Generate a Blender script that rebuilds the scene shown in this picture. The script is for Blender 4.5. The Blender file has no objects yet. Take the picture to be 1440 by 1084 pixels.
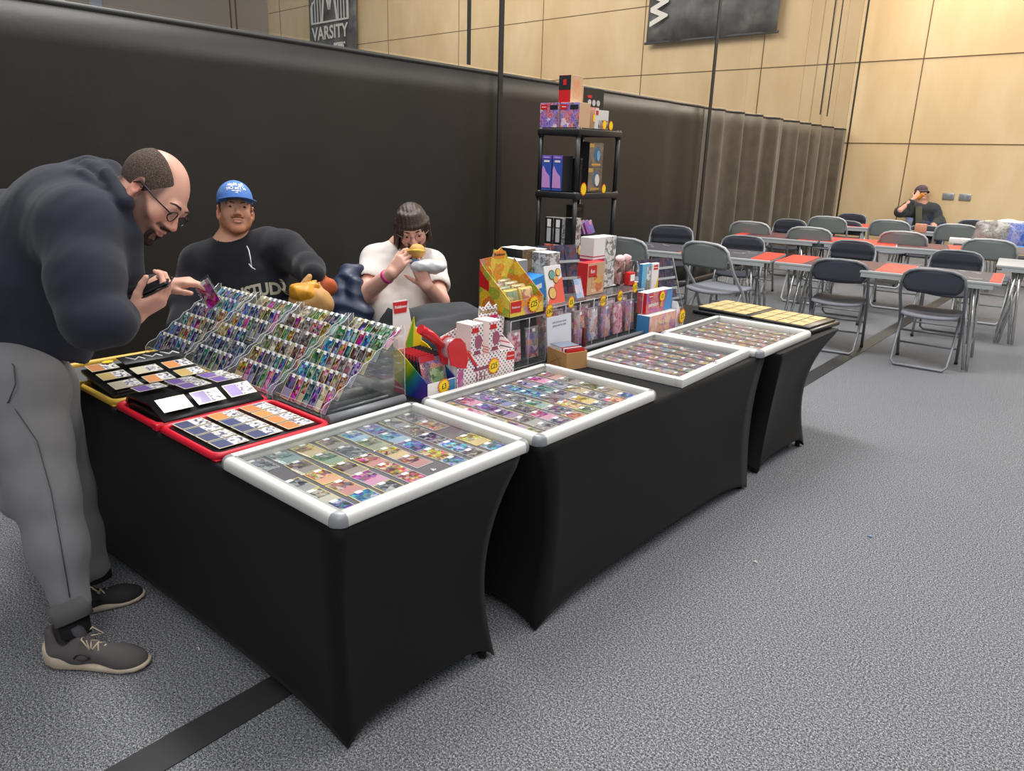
import bpy, bmesh, math, random
import numpy as np
from mathutils import Vector, Matrix, Quaternion
random.seed(7); np.random.seed(7)
S = bpy.context.scene
COL = S.collection
PI = math.pi
V = Vector

# ------------------------------------------------------------------ camera frame (measured once)
FPX, PITCH, ROLL, YAW, CAMH = 1062.48, 0.2962, 0.029, -0.7075, 1.398
_f = V((math.sin(YAW)*math.cos(PITCH), math.cos(YAW)*math.cos(PITCH), -math.sin(PITCH)))
_r0 = V((math.cos(YAW), -math.sin(YAW), 0)); _u0 = _r0.cross(_f)
CR = _r0*math.cos(ROLL) + _u0*math.sin(ROLL)
CU = -_r0*math.sin(ROLL) + _u0*math.cos(ROLL)
CD = _f
CP = V((0, 0, CAMH))
def at(px, py, D):
    "world point seen at a pixel of the photograph, D metres in front of the camera"
    return CP + (CD + CR*((px-720)/FPX) - CU*((py-542)/FPX))*D
def onp(axis, val, px, py):
    v = CD + CR*((px-720)/FPX) - CU*((py-542)/FPX)
    return CP + v*((val-CP[axis])/v[axis])

# ------------------------------------------------------------------ tagging
def tag(o, label=None, cat=None, group=None, kind=None):
    if label: o['label'] = label
    if cat: o['category'] = cat
    if group: o['group'] = group
    if kind: o['kind'] = kind
    return o
def empty(name, loc=(0,0,0), rz=0, label=None, cat=None, group=None):
    o = bpy.data.objects.new(name, None); COL.objects.link(o)
    o.empty_display_size = .05
    o.location = loc; o.rotation_euler = (0, 0, rz)
    return tag(o, label, cat, group)
def copy_tree(o, parent=None):
    c = o.copy(); COL.objects.link(c)
    if parent is not None: c.parent = parent
    for ch in list(o.children): copy_tree(ch, c)
    return c

# ------------------------------------------------------------------ materials
def srgb(c):
    if isinstance(c, str):
        c = [int(c[i:i+2], 16)/255 for i in (0, 2, 4)]
    elif max(c) > 1.001: c = [x/255 for x in c]
    return tuple((x/12.92 if x <= .04045 else ((x+.055)/1.055)**2.4) for x in c[:3]) + (1,)
class NT:
    def __init__(s, name):
        s.m = bpy.data.materials.new(name); s.m.use_nodes = True
        s.t = s.m.node_tree; s.t.nodes.clear()
        s.out = s.n('ShaderNodeOutputMaterial')
    def n(s, typ, ins=None, **kw):
        nd = s.t.nodes.new(typ)
        for k, v in kw.items(): setattr(nd, k, v)
        for k, v in (ins or {}).items(): s.i(nd, k, v)
        return nd
    def i(s, nd, k, v):
        sock = nd.inputs[k]
        if isinstance(v, bpy.types.NodeSocket): s.t.links.new(v, sock)
        elif isinstance(v, bpy.types.Node): s.t.links.new(v.outputs[0], sock)
        else: sock.default_value = v
    def math(s, op, a, b=0., c=None):
        nd = s.n('ShaderNodeMath', operation=op); s.i(nd, 0, a); s.i(nd, 1, b)
        if c is not None: s.i(nd, 2, c)
        return nd.outputs[0]
    def mix(s, f, a, b, bt='MIX'):
        nd = s.n('ShaderNodeMix', data_type='RGBA', blend_type=bt)
        s.i(nd, 0, f); s.i(nd, 6, a); s.i(nd, 7, b); return nd.outputs[2]
    def ramp(s, fac, stops, interp='LINEAR'):
        nd = s.n('ShaderNodeValToRGB'); s.i(nd, 0, fac); cr = nd.color_ramp; cr.interpolation = interp
        while len(cr.elements) < len(stops): cr.elements.new(.5)
        for e, (p, c) in zip(cr.elements, stops):
            e.position = p; e.color = c if len(c) == 4 else srgb(c)
        return nd.outputs[0]
    def coord(s, kind='Object', scale=None):
        o = s.n('ShaderNodeTexCoord').outputs[kind]
        if scale is not None:
            mp = s.n('ShaderNodeMapping'); s.i(mp, 0, o); mp.inputs['Scale'].default_value = scale if hasattr(scale, '__len__') else (scale,)*3
            o = mp.outputs[0]
        return o
    def noise(s, vec, scale, detail=3, rough=.5, out=0):
        nd = s.n('ShaderNodeTexNoise'); s.i(nd, 'Vector', vec)
        nd.inputs['Scale'].default_value = scale; nd.inputs['Detail'].default_value = detail; nd.inputs['Roughness'].default_value = rough
        return nd.outputs[out]
    def bsdf(s, col, rough=.5, metal=0., bump=None, bstr=.3, bdist=.01, spec=.5, sheen=0., coat=0., sub=0., trans=0., emit=None):
        b = s.n('ShaderNodeBsdfPrincipled')
        s.i(b, 'Base Color', col); s.i(b, 'Roughness', rough); s.i(b, 'Metallic', metal)
        b.inputs['Specular IOR Level'].default_value = spec
        b.inputs['Sheen Weight'].default_value = sheen; b.inputs['Coat Weight'].default_value = coat
        if sub: b.inputs['Subsurface Weight'].default_value = sub; b.inputs['Subsurface Scale'].default_value = .01
        if bump is not None:
            bp = s.n('ShaderNodeBump'); s.i(bp, 'Height', bump); bp.inputs['Strength'].default_value = bstr; bp.inputs['Distance'].default_value = bdist
            s.i(b, 'Normal', bp.outputs[0])
        s.i(s.out, 0, b.outputs[0]); return s.m
_M = {}
def mat(name, col, rough=.5, metal=0., var=0., vscale=20., bstr=0., bscale=200., **kw):
    if name in _M: return _M[name]
    t = NT(name); c = srgb(col)
    co = t.coord()
    cc = c
    if var:
        n = t.noise(co, vscale, 4)
        cc = t.mix(n, tuple(x*(1-var) for x in c[:3])+(1,), tuple(min(1, x*(1+var)) for x in c[:3])+(1,))
    b = t.noise(co, bscale, 3) if bstr else None
    _M[name] = t.bsdf(cc, rough, metal, b, bstr, **kw); return _M[name]
def art(name, cols, scale=30., rough=.35, soft=False, spec=.5, rnd=True):
    "busy printed packaging artwork: distorted cells coloured from a list"
    if name in _M: return _M[name]
    t = NT(name); co = t.coord()
    if rnd:
        oi = t.n('ShaderNodeObjectInfo').outputs['Random']
        va = t.n('ShaderNodeVectorMath', operation='ADD'); t.i(va, 0, co); 
        cmb = t.n('ShaderNodeCombineXYZ'); t.i(cmb, 0, t.math('MULTIPLY', oi, 7.3)); t.i(cmb, 1, t.math('MULTIPLY', oi, 3.1)); t.i(va, 1, cmb.outputs[0]); co = va.outputs[0]
    ns = t.noise(co, scale*.6, 3, .6, out=1)
    mx = t.n('ShaderNodeMix', data_type='RGBA'); mx.inputs[0].default_value = .045 if scale > 20 else .09; t.i(mx, 6, co); t.i(mx, 7, ns)
    vo = t.n('ShaderNodeTexVoronoi'); t.i(vo, 'Vector', mx.outputs[2]); vo.inputs['Scale'].default_value = scale
    sp = t.n('ShaderNodeSeparateColor'); t.i(sp, 0, vo.outputs['Color'])
    n = len(cols)
    c1 = t.ramp(sp.outputs[0], [(i/n, c) for i, c in enumerate(cols)], 'LINEAR' if soft else 'CONSTANT')
    n2 = t.noise(co, scale*2.2, 4, .7)
    c2 = t.ramp(n2, [(.3+.4*i/n, c) for i, c in enumerate(cols[::-1])], 'LINEAR')
    c = t.mix(.45, c1, c2)
    _M[name] = t.bsdf(c, rough, spec=spec); return _M[name]
def glassy(name, tint=(1,1,1), refl=.9, base=.0, rough=.02, alpha=.0, acol=(.9,.93,.95)):
    "thin clear plastic: transparent with a fresnel reflection (and a little milky body)"
    if name in _M: return _M[name]
    t = NT(name)
    tr = t.n('ShaderNodeBsdfTransparent'); tr.inputs[0].default_value = tuple(tint)+(1,)
    gl = t.n('ShaderNodeBsdfGlossy'); gl.inputs['Roughness'].default_value = rough
    gl.inputs[0].default_value = (1,1,1,1)
    lw = t.n('ShaderNodeLayerWeight'); lw.inputs[0].default_value = .35
    fac = t.math('ADD', t.math('MULTIPLY', lw.outputs['Facing'], refl*.45), base)
    fac = t.math('MINIMUM', fac, .9)
    mx = t.n('ShaderNodeMixShader'); t.i(mx, 0, fac); t.i(mx, 1, tr.outputs[0]); t.i(mx, 2, gl.outputs[0])
    o = mx.outputs[0]
    if alpha:
        df = t.n('ShaderNodeBsdfDiffuse'); df.inputs[0].default_value = tuple(acol)+(1,)
        m2 = t.n('ShaderNodeMixShader'); m2.inputs[0].default_value = alpha; t.i(m2, 1, o); t.i(m2, 2, df.outputs[0]); o = m2.outputs[0]
    t.i(t.out, 0, o); _M[name] = t.m; return t.m

# ------------------------------------------------------------------ mesh builder
class MB:
    def __init__(s): s.v = []; s.f = []; s.mi = []; s.sm = []
    def add(s, vs, fs, mi=0, sm=False):
        o = len(s.v); s.v += [tuple(v) for v in vs]
        for f in fs: s.f.append([i+o for i in f]); s.mi.append(mi); s.sm.append(sm)
        return s
    def box(s, c, d, rot=None, mi=0, mis=None):
        "mis = face materials (-x,+x,-y,+y,-z,+z)"
        hx, hy, hz = d[0]/2, d[1]/2, d[2]/2
        vs = [V((x, y, z)) for x in (-hx, hx) for y in (-hy, hy) for z in (-hz, hz)]
        if rot is not None: vs = [rot @ v for v in vs]
        vs = [v+V(c) for v in vs]
        fs = [(0,1,3,2), (4,6,7,5), (0,4,5,1), (2,3,7,6), (0,2,6,4), (1,5,7,3)]
        o = len(s.v); s.v += [tuple(v) for v in vs]
        for k, f in enumerate(fs):
            s.f.append([i+o for i in f]); s.mi.append(mis[k] if mis else mi); s.sm.append(False)
        return s
    def rbox(s, c, d, r=.005, rot=None, mi=0, n=2):
        "box with rounded edges (bevelled)"
        bm = bmesh.new(); bmesh.ops.create_cube(bm, size=1)
        for v in bm.verts: v.co = V((v.co.x*d[0], v.co.y*d[1], v.co.z*d[2]))
        bmesh.ops.bevel(bm, geom=bm.edges[:], offset=r, segments=n, profile=.5, affect='EDGES')
        bm.verts.ensure_lookup_table(); bm.verts.index_update()
        vs = [(rot @ v.co if rot is not None else v.co)+V(c) for v in bm.verts]
        fs = [[v.index for v in f.verts] for f in bm.faces]; bm.free()
        return s.add(vs, fs, mi, True)
    def tube(s, pts, r, n=10, mi=0, closed=False, sm=True, cap=True, rb=None):
        pts = [V(p) for p in pts]; m = len(pts)
        rs = r if hasattr(r, '__len__') else [r]*m
        rings = []; prev = None
        for i in range(m):
            a = pts[i-1] if (i > 0 or closed) else pts[i]; b = pts[(i+1) % m] if (i < m-1 or closed) else pts[i]
            t = (b-a).normalized() if (b-a).length > 1e-9 else V((0,0,1))
            if prev is None:
                x = t.orthogonal().normalized()
            else:
                x = (prev - t*prev.dot(t)); x = x.normalized() if x.length > 1e-6 else t.orthogonal().normalized()
            prev = x; y = t.cross(x)
            rings.append([pts[i]+(x*math.cos(2*PI*k/n)+y*math.sin(2*PI*k/n)*(rb or 1.))*rs[i] for k in range(n)])
        o = len(s.v)
        for rg in rings: s.v += [tuple(p) for p in rg]
        lim = m if closed else m-1
        for i in range(lim):
            j = (i+1) % m
            for k in range(n):
                s.f.append([o+i*n+k, o+i*n+(k+1) % n, o+j*n+(k+1) % n, o+j*n+k]); s.mi.append(mi); s.sm.append(sm)
        if cap and not closed:
            s.f.append([o+k for k in range(n)][::-1]); s.mi.append(mi); s.sm.append(False)
            s.f.append([o+(m-1)*n+k for k in range(n)]); s.mi.append(mi); s.sm.append(False)
        return s
    def prism(s, poly, h, M=None, mi=0, mis=None, sm=False):
        "polygon in local xy extruded h along local z, placed by matrix M"
        n = len(poly); M = M or Matrix()
        vs = [M @ V((p[0], p[1], 0)) for p in poly]+[M @ V((p[0], p[1], h)) for p in poly]
        o = len(s.v); s.v += [tuple(v) for v in vs]
        mm = mis or (mi, mi, mi)   # bottom, top, side
        s.f.append([o+i for i in range(n)][::-1]); s.mi.append(mm[0]); s.sm.append(False)
        s.f.append([o+n+i for i in range(n)]); s.mi.append(mm[1]); s.sm.append(False)
        for i in range(n):
            j = (i+1) % n
            s.f.append([o+i, o+j, o+n+j, o+n+i]); s.mi.append(mm[2]); s.sm.append(sm)
        return s
    def lathe(s, prof, c=(0,0,0), n=24, mi=0, rot=None):
        o = len(s.v); m = len(prof)
        for (r, z) in prof:
            for k in range(n):
                p = V((r*math.cos(2*PI*k/n), r*math.sin(2*PI*k/n), z))
                if rot is not None: p = rot @ p
                s.v.append(tuple(p+V(c)))
        for i in range(m-1):
            for k in range(n):
                s.f.append([o+i*n+k, o+i*n+(k+1) % n, o+(i+1)*n+(k+1) % n, o+(i+1)*n+k]); s.mi.append(mi); s.sm.append(True)
        s.f.append([o+k for k in range(n)][::-1]); s.mi.append(mi); s.sm.append(False)
        s.f.append([o+(m-1)*n+k for k in range(n)]); s.mi.append(mi); s.sm.append(False)
        return s
    def grid(s, P, mi=0, sm=True, closed_u=False):
        "P[i][j] array of points"
        m = len(P); n = len(P[0]); o = len(s.v)
        for row in P: s.v += [tuple(p) for p in row]
        for i in range(m-1):
            for j in range(n if closed_u else n-1):
                k = (j+1) % n
                s.f.append([o+i*n+j, o+i*n+k, o+(i+1)*n+k, o+(i+1)*n+j]); s.mi.append(mi); s.sm.append(sm)
        return s
    def xf(s, M):
        s.v = [tuple(M @ V(v)) for v in s.v]; return s
    def mesh(s, name, mats):
        me = bpy.data.meshes.new(name)
        me.from_pydata(s.v, [], s.f)
        for m in (mats if isinstance(mats, (list, tuple)) else [mats]): me.materials.append(m)
        me.polygons.foreach_set('material_index', s.mi)
        me.polygons.foreach_set('use_smooth', s.sm)
        me.update(); return me
    def build(s, name, mats, parent=None, loc=None, rz=0):
        o = bpy.data.objects.new(name, s.mesh(name, mats)); COL.objects.link(o)
        if parent is not None: o.parent = parent
        if loc is not None: o.location = loc
        if rz: o.rotation_euler = (0, 0, rz)
        return o
def solidify(o, t, off=0):
    m = o.modifiers.new('Solidify', 'SOLIDIFY'); m.thickness = t; m.offset = off; return o
def bevel(o, w, n=2):
    m = o.modifiers.new('Bevel', 'BEVEL'); m.width = w; m.segments = n; m.limit_method = 'ANGLE'; return o
def Rx(a): return Matrix.Rotation(a, 3, 'X')
def Ry(a): return Matrix.Rotation(a, 3, 'Y')
def Rz(a): return Matrix.Rotation(a, 3, 'Z')
def frame(o, x, y, z):
    "4x4 with columns x,y,z and origin o"
    x, y, z, o = V(x), V(y), V(z), V(o)
    return Matrix(((x.x, y.x, z.x, o.x), (x.y, y.y, z.y, o.y), (x.z, y.z, z.z, o.z), (0, 0, 0, 1)))
def text(body, size, M, m, parent=None, name='lettering', depth=.0006, align='CENTER', squash=1., bold=0., space=1., curve=None):
    "lettering as a real mesh; M places it: local x along the line, y up the letters, z out of the surface"
    cu = bpy.data.curves.new(name, 'FONT'); cu.body = body; cu.size = size; cu.align_x = align; cu.align_y = 'CENTER'
    cu.extrude = depth/2; cu.offset = bold; cu.space_character = space; cu.resolution_u = 3
    tmp = bpy.data.objects.new(name, cu); COL.objects.link(tmp)
    bpy.context.view_layer.update()
    me = bpy.data.meshes.new_from_object(tmp.evaluated_get(bpy.context.evaluated_depsgraph_get()))
    bpy.data.objects.remove(tmp); bpy.data.curves.remove(cu)
    me.materials.clear(); me.materials.append(m)
    for v in me.vertices:
        x, y, z = v.co; x *= squash
        if curve: y = y + curve(x)
        v.co = M @ V((x, y, z))
    me.update()
    o = bpy.data.objects.new(name, me); COL.objects.link(o)
    if parent is not None: o.parent = parent
    return o

# ------------------------------------------------------------------ shared materials
def carpet():
    t = NT('carpet'); co = t.coord()
    n1 = t.noise(co, 430, 2, .85); n2 = t.noise(co, 170, 2, .6); n3 = t.noise(co, 1.2, 3)
    a = t.math('ADD', t.math('MULTIPLY', n1, .65), t.math('MULTIPLY', n2, .35))
    c = t.ramp(a, [(.40, (.012,.013,.015,1)), (.5, (.118,.122,.134,1)), (.60, (.62,.63,.66,1))])
    c = t.mix(t.math('MULTIPLY', n3, .22), c, (.10,.10,.105,1))
    return t.bsdf(c, .95, bump=a, bstr=.25, bdist=.003, spec=.12)
M_CARPET = carpet()
M_CLOTH = mat('stretch_fabric', (17,17,18), .66, sheen=.04, bstr=.06, bscale=900, spec=.2)
M_TABLETOP = mat('table_laminate', (150,150,150), .5)
M_STEEL = mat('grey_painted_steel', (176,179,180), .38, .15)
M_DSTEEL = mat('dark_grey_painted_steel', (128,131,136), .38, .15)
M_CHROME = mat('bright_chrome', (205,206,205), .22, .9)
M_SHELL = mat('grey_back_shell', (112,118,116), .45)
M_CUSH = mat('dark_chair_fabric', (56,58,68), .85, bstr=.2, bscale=700)
M_BLACKP = mat('black_plastic', (30,30,32), .45)
M_ALU = mat('white_aluminium', (222,221,216), .42, .12)
M_ALUG = mat('silver_grey_plastic', (150,152,156), .4, .2)
M_SEATG = mat('grey_moulded_seat', (138,139,148), .75, spec=.2)
M_RED = mat('red_print', (205,30,35), .45)
M_WHITE = mat('white_card', (238,236,232), .55)
M_PINKWHITE = mat('pale_pink_card', (240,226,222), .5)
M_YEL = mat('yellow_star_paper', (252,214,22), .5)
M_ORED = mat('red_star_rim', (222,80,24), .5)
M_INK = mat('black_ink', (28,24,30), .5)
M_ACR = glassy('clear_acrylic', tint=(.965,.975,.975), refl=.6, base=.03, alpha=.035)
M_ACRE = glassy('acrylic_edge', tint=(.9,.93,.93), refl=1., base=.25, alpha=.38, acol=(.85,.88,.9))
M_GLASS = glassy('case_window', tint=(.98,.985,.98), refl=.25, base=.008, rough=.03)
def card_face():
    t = NT('trading_card_print'); co = t.coord()
    sp = t.n('ShaderNodeSeparateXYZ'); t.i(sp, 0, co)
    x, y = sp.outputs[0], sp.outputs[1]
    oi = t.n('ShaderNodeObjectInfo'); rnd = oi.outputs['Random']; oc = oi.outputs['Color']
    cmb = t.n('ShaderNodeCombineXYZ'); t.i(cmb, 0, t.math('MULTIPLY', rnd, 5.7)); t.i(cmb, 1, t.math('MULTIPLY', rnd, 2.9))
    va = t.n('ShaderNodeVectorMath', operation='ADD'); t.i(va, 0, co); t.i(va, 1, cmb.outputs[0]); cv = va.outputs[0]
    n1 = t.noise(cv, 55, 3, .6, out=1)
    hs = t.n('ShaderNodeSeparateColor'); t.i(hs, 0, n1)
    # colours around the object's own colour
    hsv = t.n('ShaderNodeHueSaturation'); t.i(hsv, 'Color', oc)
    t.i(hsv, 'Hue', t.math('ADD', t.math('MULTIPLY', t.math('SUBTRACT', hs.outputs[0], .5), .95), .5))
    hsv.inputs['Saturation'].default_value = 1.3
    t.i(hsv, 'Value', t.math('ADD', t.math('MULTIPLY', hs.outputs[1], 4.2), -1.5))
    vo = t.n('ShaderNodeTexVoronoi'); t.i(vo, 'Vector', cv); vo.inputs['Scale'].default_value = 85.
    vs = t.n('ShaderNodeSeparateColor'); t.i(vs, 0, vo.outputs['Color'])
    fine = t.ramp(vs.outputs[0], [(0, (.02,.02,.03,1)), (.4, (.25,.25,.28,1)), (.78, (.7,.68,.64,1)), (.93, (.95,.95,.9,1))], 'CONSTANT')
    art_ = t.mix(.38, hsv.outputs[0], fine, 'MIX')
    # lower text block on most cards
    lines = t.math('GREATER_THAN', t.math('FRACT', t.math('MULTIPLY', y, 190.)), .55)
    pale = t.mix(.35, oc, (.75,.74,.7,1)); txt = t.mix(t.math('MULTIPLY', lines, .55), pale, (.12,.11,.13,1))
    low = t.math('MULTIPLY', t.math('LESS_THAN', y, -.006), t.math('GREATER_THAN', rnd, .45))
    c = t.mix(low, art_, txt)
    # silver or yellow border
    bx = t.math('GREATER_THAN', t.math('ABSOLUTE', x), .0287); by = t.math('GREATER_THAN', t.math('ABSOLUTE', y), .0412)
    bd = t.math('MAXIMUM', bx, by)
    bc = t.mix(t.math('GREATER_THAN', rnd, .7), (.42,.43,.46,1), (.72,.6,.2,1))
    c = t.mix(bd, c, bc)
    return t.bsdf(c, .35, spec=.35, coat=.1)
M_CARD = card_face()
M_CARDBACK = mat('card_back_blue', (40,60,120), .4)
M_STICK = mat('price_sticker_paper', (246,247,248), .6)
# ================================================================== SETTING
mb = MB(); mb.box((-8, 6, -.05), (44, 36, .1)); o = mb.build('floor', M_CARPET); tag(o, kind='structure')

def wall_y(x): return 14.15 - .06*(x+4.65)
def plywood():
    t = NT('plywood_panels'); co = t.coord()
    mp = t.n('ShaderNodeMapping'); t.i(mp, 0, co); mp.inputs['Scale'].default_value = (1.2, 1, .5)
    n = t.noise(mp.outputs[0], 1.6, 5, .55); n2 = t.noise(mp.outputs[0], 9, 4, .6)
    c = t.ramp(n, [(.3, srgb((214,184,138))), (.5, srgb((222,194,150))), (.72, srgb((230,206,166)))])
    c = t.mix(t.math('MULTIPLY', n2, .25), c, srgb((204,172,124)))
    return t.bsdf(c, .45, bump=n, bstr=.25, bdist=.02, spec=.4)
M_PLY = plywood()
M_JOINT = mat('panel_joint_gap', (104,80,54), .9)
M_GREYW = mat('pale_grey_wall_paint', (172,160,142), .7, var=.04, vscale=1)
ang = math.atan(-.06)
mb = MB()
def wbox(x0, x1, z0, z1, off, mi):
    xm = (x0+x1)/2; L = (x1-x0)/math.cos(ang)
    mb.box((xm, wall_y(xm)-off, (z0+z1)/2), (L, .02, z1-z0), Rz(ang), mi)
xm = -10; mb.box((-9.1, wall_y(-9.1)+.13, 4.5), (30.3, .25, 9), Rz(ang), 0)
for z in (1.755, 3.045, 4.335, 5.62, 6.91): wbox(-24.1, 6, z-.006, z+.006, -.007, 1)
for x in (2.2, -.7, -3.63, -6.4, -9.06, -11.86, -14.72, -17.65, -20.5, -23.4): wbox(x-.006, x+.006, 0, 9, -.0068, 1)
o = mb.build('wall_back', [M_PLY, M_JOINT]); tag(o, kind='structure')
mb = MB(); mb.box((-34, wall_y(-34)+.13, 4.5), (19.7, .3, 9), Rz(ang), 0)
for x, w in ((-26.3, .05), (-26.7, .05)): mb.box((x, wall_y(x)-.03, 4.5), (w, .04, 9), Rz(ang), 1)
for x, w in ((-39.6, 1.6),): mb.box((x, wall_y(x)-.04, 4.5), (w, .04, 9), Rz(ang), 2)
o = mb.build('wall_left', [M_GREYW, M_JOINT, mat('pale_blue_grey_panel', (178,182,190), .6)]); tag(o, kind='structure')
mb = MB()
xm = -9; mb.box((xm, wall_y(xm)-.012, .05), (30, .02, .1), Rz(ang)); o = mb.build('baseboard_back', mat('baseboard_wood', (186,150,100), .5)); tag(o, kind='structure')

# socket plates on the wall
for k, x in enumerate((-2.90, -2.66)):
    t = empty('wall_socket', (x, wall_y(x)-.0, .955), ang, 'metal wall socket plate right of the distant man, %s of the pair' % ('left one' if k == 0 else 'right one'), 'socket', 'metal sockets on the plywood wall')
    MB().rbox((0, -.008, 0), (.17, .014, .10), .004).build('plate', mat('brushed_socket_metal', (168,172,176), .35, .6), t)
    mb = MB()
    for sx in (-.042, .042): mb.box((sx, -.016, 0), (.04, .004, .05))
    mb.build('outlet', mat('socket_insert', (120,126,134), .5), t)

# division curtain: opaque vinyl below, fine netting above, hanging straps at the seams
def cur_x(y): return -3.79 - .0655*(y-.8)
def fold(y):
    a = max(0, min(1, (y-7.9)/1.6)); b = max(0, min(1, (y-5.2)/1.5))
    f = a*(.085*math.sin(y*9.7+.9*math.sin(y*2.1)) + .022*math.sin(y*21.1+1.3)) + b*(1-a)*.012*math.sin(y*9.0) + .01*math.sin(y*1.3)
    return f
CT = 1.96
def vinyl():
    t = NT('black_curtain_vinyl'); co = t.coord()
    n = t.noise(co, 3.2, 4, .6); n2 = t.noise(co, 22, 5, .7)
    mp = t.n('ShaderNodeMapping'); t.i(mp, 0, co); mp.inputs['Scale'].default_value = (30, 30, 3.)
    mp.inputs['Rotation'].default_value = (.5, 0, 0)
    n3 = t.noise(mp.outputs[0], 1.0, 2, .3)
    c = t.ramp(n, [(.3, (.016,.0145,.013,1)), (.7, (.024,.0215,.019,1))])
    scr = t.math('GREATER_THAN', t.math('MULTIPLY', n3, t.math('ADD', n, .35)), .80)
    c = t.mix(t.math('MULTIPLY', scr, .5), c, (.09,.09,.085,1))
    t.bsdf(c, .46, bump=n2, bstr=.10, bdist=.01, spec=.5, sheen=.05)
    pb = t.out.inputs[0].links[0].from_socket; tl = t.n('ShaderNodeBsdfTranslucent'); tl.inputs[0].default_value = (.30,.24,.16,1)
    mx = t.n('ShaderNodeMixShader'); mx.inputs[0].default_value = .22; t.i(mx, 1, pb); t.i(mx, 2, tl.outputs[0]); t.i(t.out, 0, mx.outputs[0])
    return t.m
cur = empty('division_curtain', (cur_x(6), 6, 0), 0, 'long black hall divider curtain hanging behind the stall, pleated at its far end', 'curtain')
ys = [-1.8+.5*i for i in range(19)]; y = ys[-1]
while y < 14.1: y += .035; ys.append(min(y, 14.1))
zs = [.02, .3, .7, 1.1, 1.5, 1.8, CT]
P_ = [[(cur_x(y)-cur.location.x+fold(y)*(1-.35*z/CT), y-6, z) for y in ys if y <= 8.21] for z in zs]
o = MB().grid(P_).build('curtain_sheet', vinyl(), cur); solidify(o, .006)
def warm_lit_m():  # far end of the same curtain: warm light on the pleats painted into its colour
    t = NT('curtain_warm_light_tint'); co = t.coord(); n = t.noise(co, 5, 4, .6); n2 = t.noise(co, 400, 2)
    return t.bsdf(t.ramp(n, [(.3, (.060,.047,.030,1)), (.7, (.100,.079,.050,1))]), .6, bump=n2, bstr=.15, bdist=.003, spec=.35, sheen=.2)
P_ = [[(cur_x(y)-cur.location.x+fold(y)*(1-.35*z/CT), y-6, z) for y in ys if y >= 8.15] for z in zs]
o = MB().grid(P_).build('warm_lit_pleats', warm_lit_m(), cur); solidify(o, .006)
P_ = [[(cur_x(y)-cur.location.x+fold(y)*.65, y-6, z) for y in ys] for z in (CT-.008, CT+.018)]
o = MB().grid(P_).build('top_hem', mat('curtain_hem_band', (48,48,48), .5), cur); solidify(o, .009)
MB().box((0, 0, 0), (.1, .1, .1))
o = MB().tube([(cur_x(y)-cur.location.x+.06, y-6, .035) for y in (-1.8, 3, 7, 9, 11, 14)], .035, 8).build('weight_bar', mat('dark_weight_tube', (40,36,32), .5), cur)
def netm():
    t = NT('fine_netting'); co = t.coord()
    tr = t.n('ShaderNodeBsdfTransparent'); tr.inputs[0].default_value = (.97,.96,.95,1)
    df = t.n('ShaderNodeBsdfDiffuse'); df.inputs[0].default_value = (.11,.10,.09,1)
    n = t.noise(co, 1.1, 2)
    mx = t.n('ShaderNodeMixShader'); t.i(mx, 0, t.math('ADD', t.math('MULTIPLY', n, .08), .13)); t.i(mx, 1, tr.outputs[0]); t.i(mx, 2, df.outputs[0])
    t.i(t.out, 0, mx.outputs[0]); return t.m
P_ = [[(cur_x(y)-cur.location.x+fold(y)*.4, y-6, z) for y in ys[::3]+[14.1]] for z in (CT+.03, 4.0, 7.5)]
MB().grid(P_).build('netting', netm(), cur)
M_STRAP = mat('black_strap_webbing', (26,27,30), .6)
for i, (y, w, z0) in enumerate(((4.42, .045, 0.05), (8.17, .055, 0.05), (13.98, .06, .05), (12.05, .03, 2.1), (12.5, .02, 2.1))):
    x = cur_x(y)-cur.location.x+.045+abs(fold(y))
    MB().box((x, y-6, (z0+7.5)/2), (.012, w, 7.5-z0)).build('strap', M_STRAP, cur)
MB().box((cur_x(4.15)-cur.location.x-.03, 4.15-6, 4.75), (.01, .03, 5.5)).build('strap', M_STRAP, cur)

# banners on the far wall
def banner_m():
    t = NT('grey_banner_print'); co = t.coord()
    n = t.noise(co, 2.2, 3, .5)
    c = t.ramp(n, [(.32, (.045,.045,.05,1)), (.55, (.12,.12,.12,1)), (.75, (.25,.24,.22,1))])
    return t.bsdf(c, .6)
M_BAN = banner_m()
def banner(x0, x1, z0, z1, lab):
    xm = (x0+x1)/2
    b = empty('hanging_banner', (xm, wall_y(xm)-.12, z0), ang, lab, 'banner', 'banners on the plywood wall')
    n = 14
    P_ = [[((x1-x0)*(i/n-.5)+.0*k, .03*math.sin(i*1.3+k*.4), k*(z1-z0)/8) for i in range(n+1)] for k in range(9)]
    o = MB().grid(P_).build('banner_cloth', M_BAN, b); solidify(o, .008)
    MB().tube([(-(x1-x0)/2-.03, 0, 0), ((x1-x0)/2+.03, 0, 0)], .025, 8).build('bottom_rod', mat('banner_rod', (70,72,75), .5), b)
    return b
b1 = banner(-21.5, -18.98, 4.0, 8.0, 'tall dark grey banner with the white word VARSITY and a bridge emblem')
MW = mat('white_banner_print', (225,222,212), .6)
F = Matrix.Translation((-.05, -.06, .72)) @ frame((0,0,0), (1,0,0), (0,0,1), (0,-1,0))
text('VARSITY', .5, F, MW, b1, 'printed_word', bold=.012, squash=1.0)
text('HOTELS', .16, Matrix.Translation((.45, -.06, .35)) @ frame((0,0,0), (1,0,0), (0,0,1), (0,-1,0)), MW, b1, 'printed_line', bold=.02)
mb = MB()
def strip(p, q, w):
    p, q = V((p[0], -.065, p[1])), V((q[0], -.065, q[1])); dd = (q-p).normalized(); s_ = V((dd.z, 0, -dd.x))*w/2
    mb.add([p-s_, p+s_, q+s_, q-s_], [(0, 1, 2, 3)])
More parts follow.
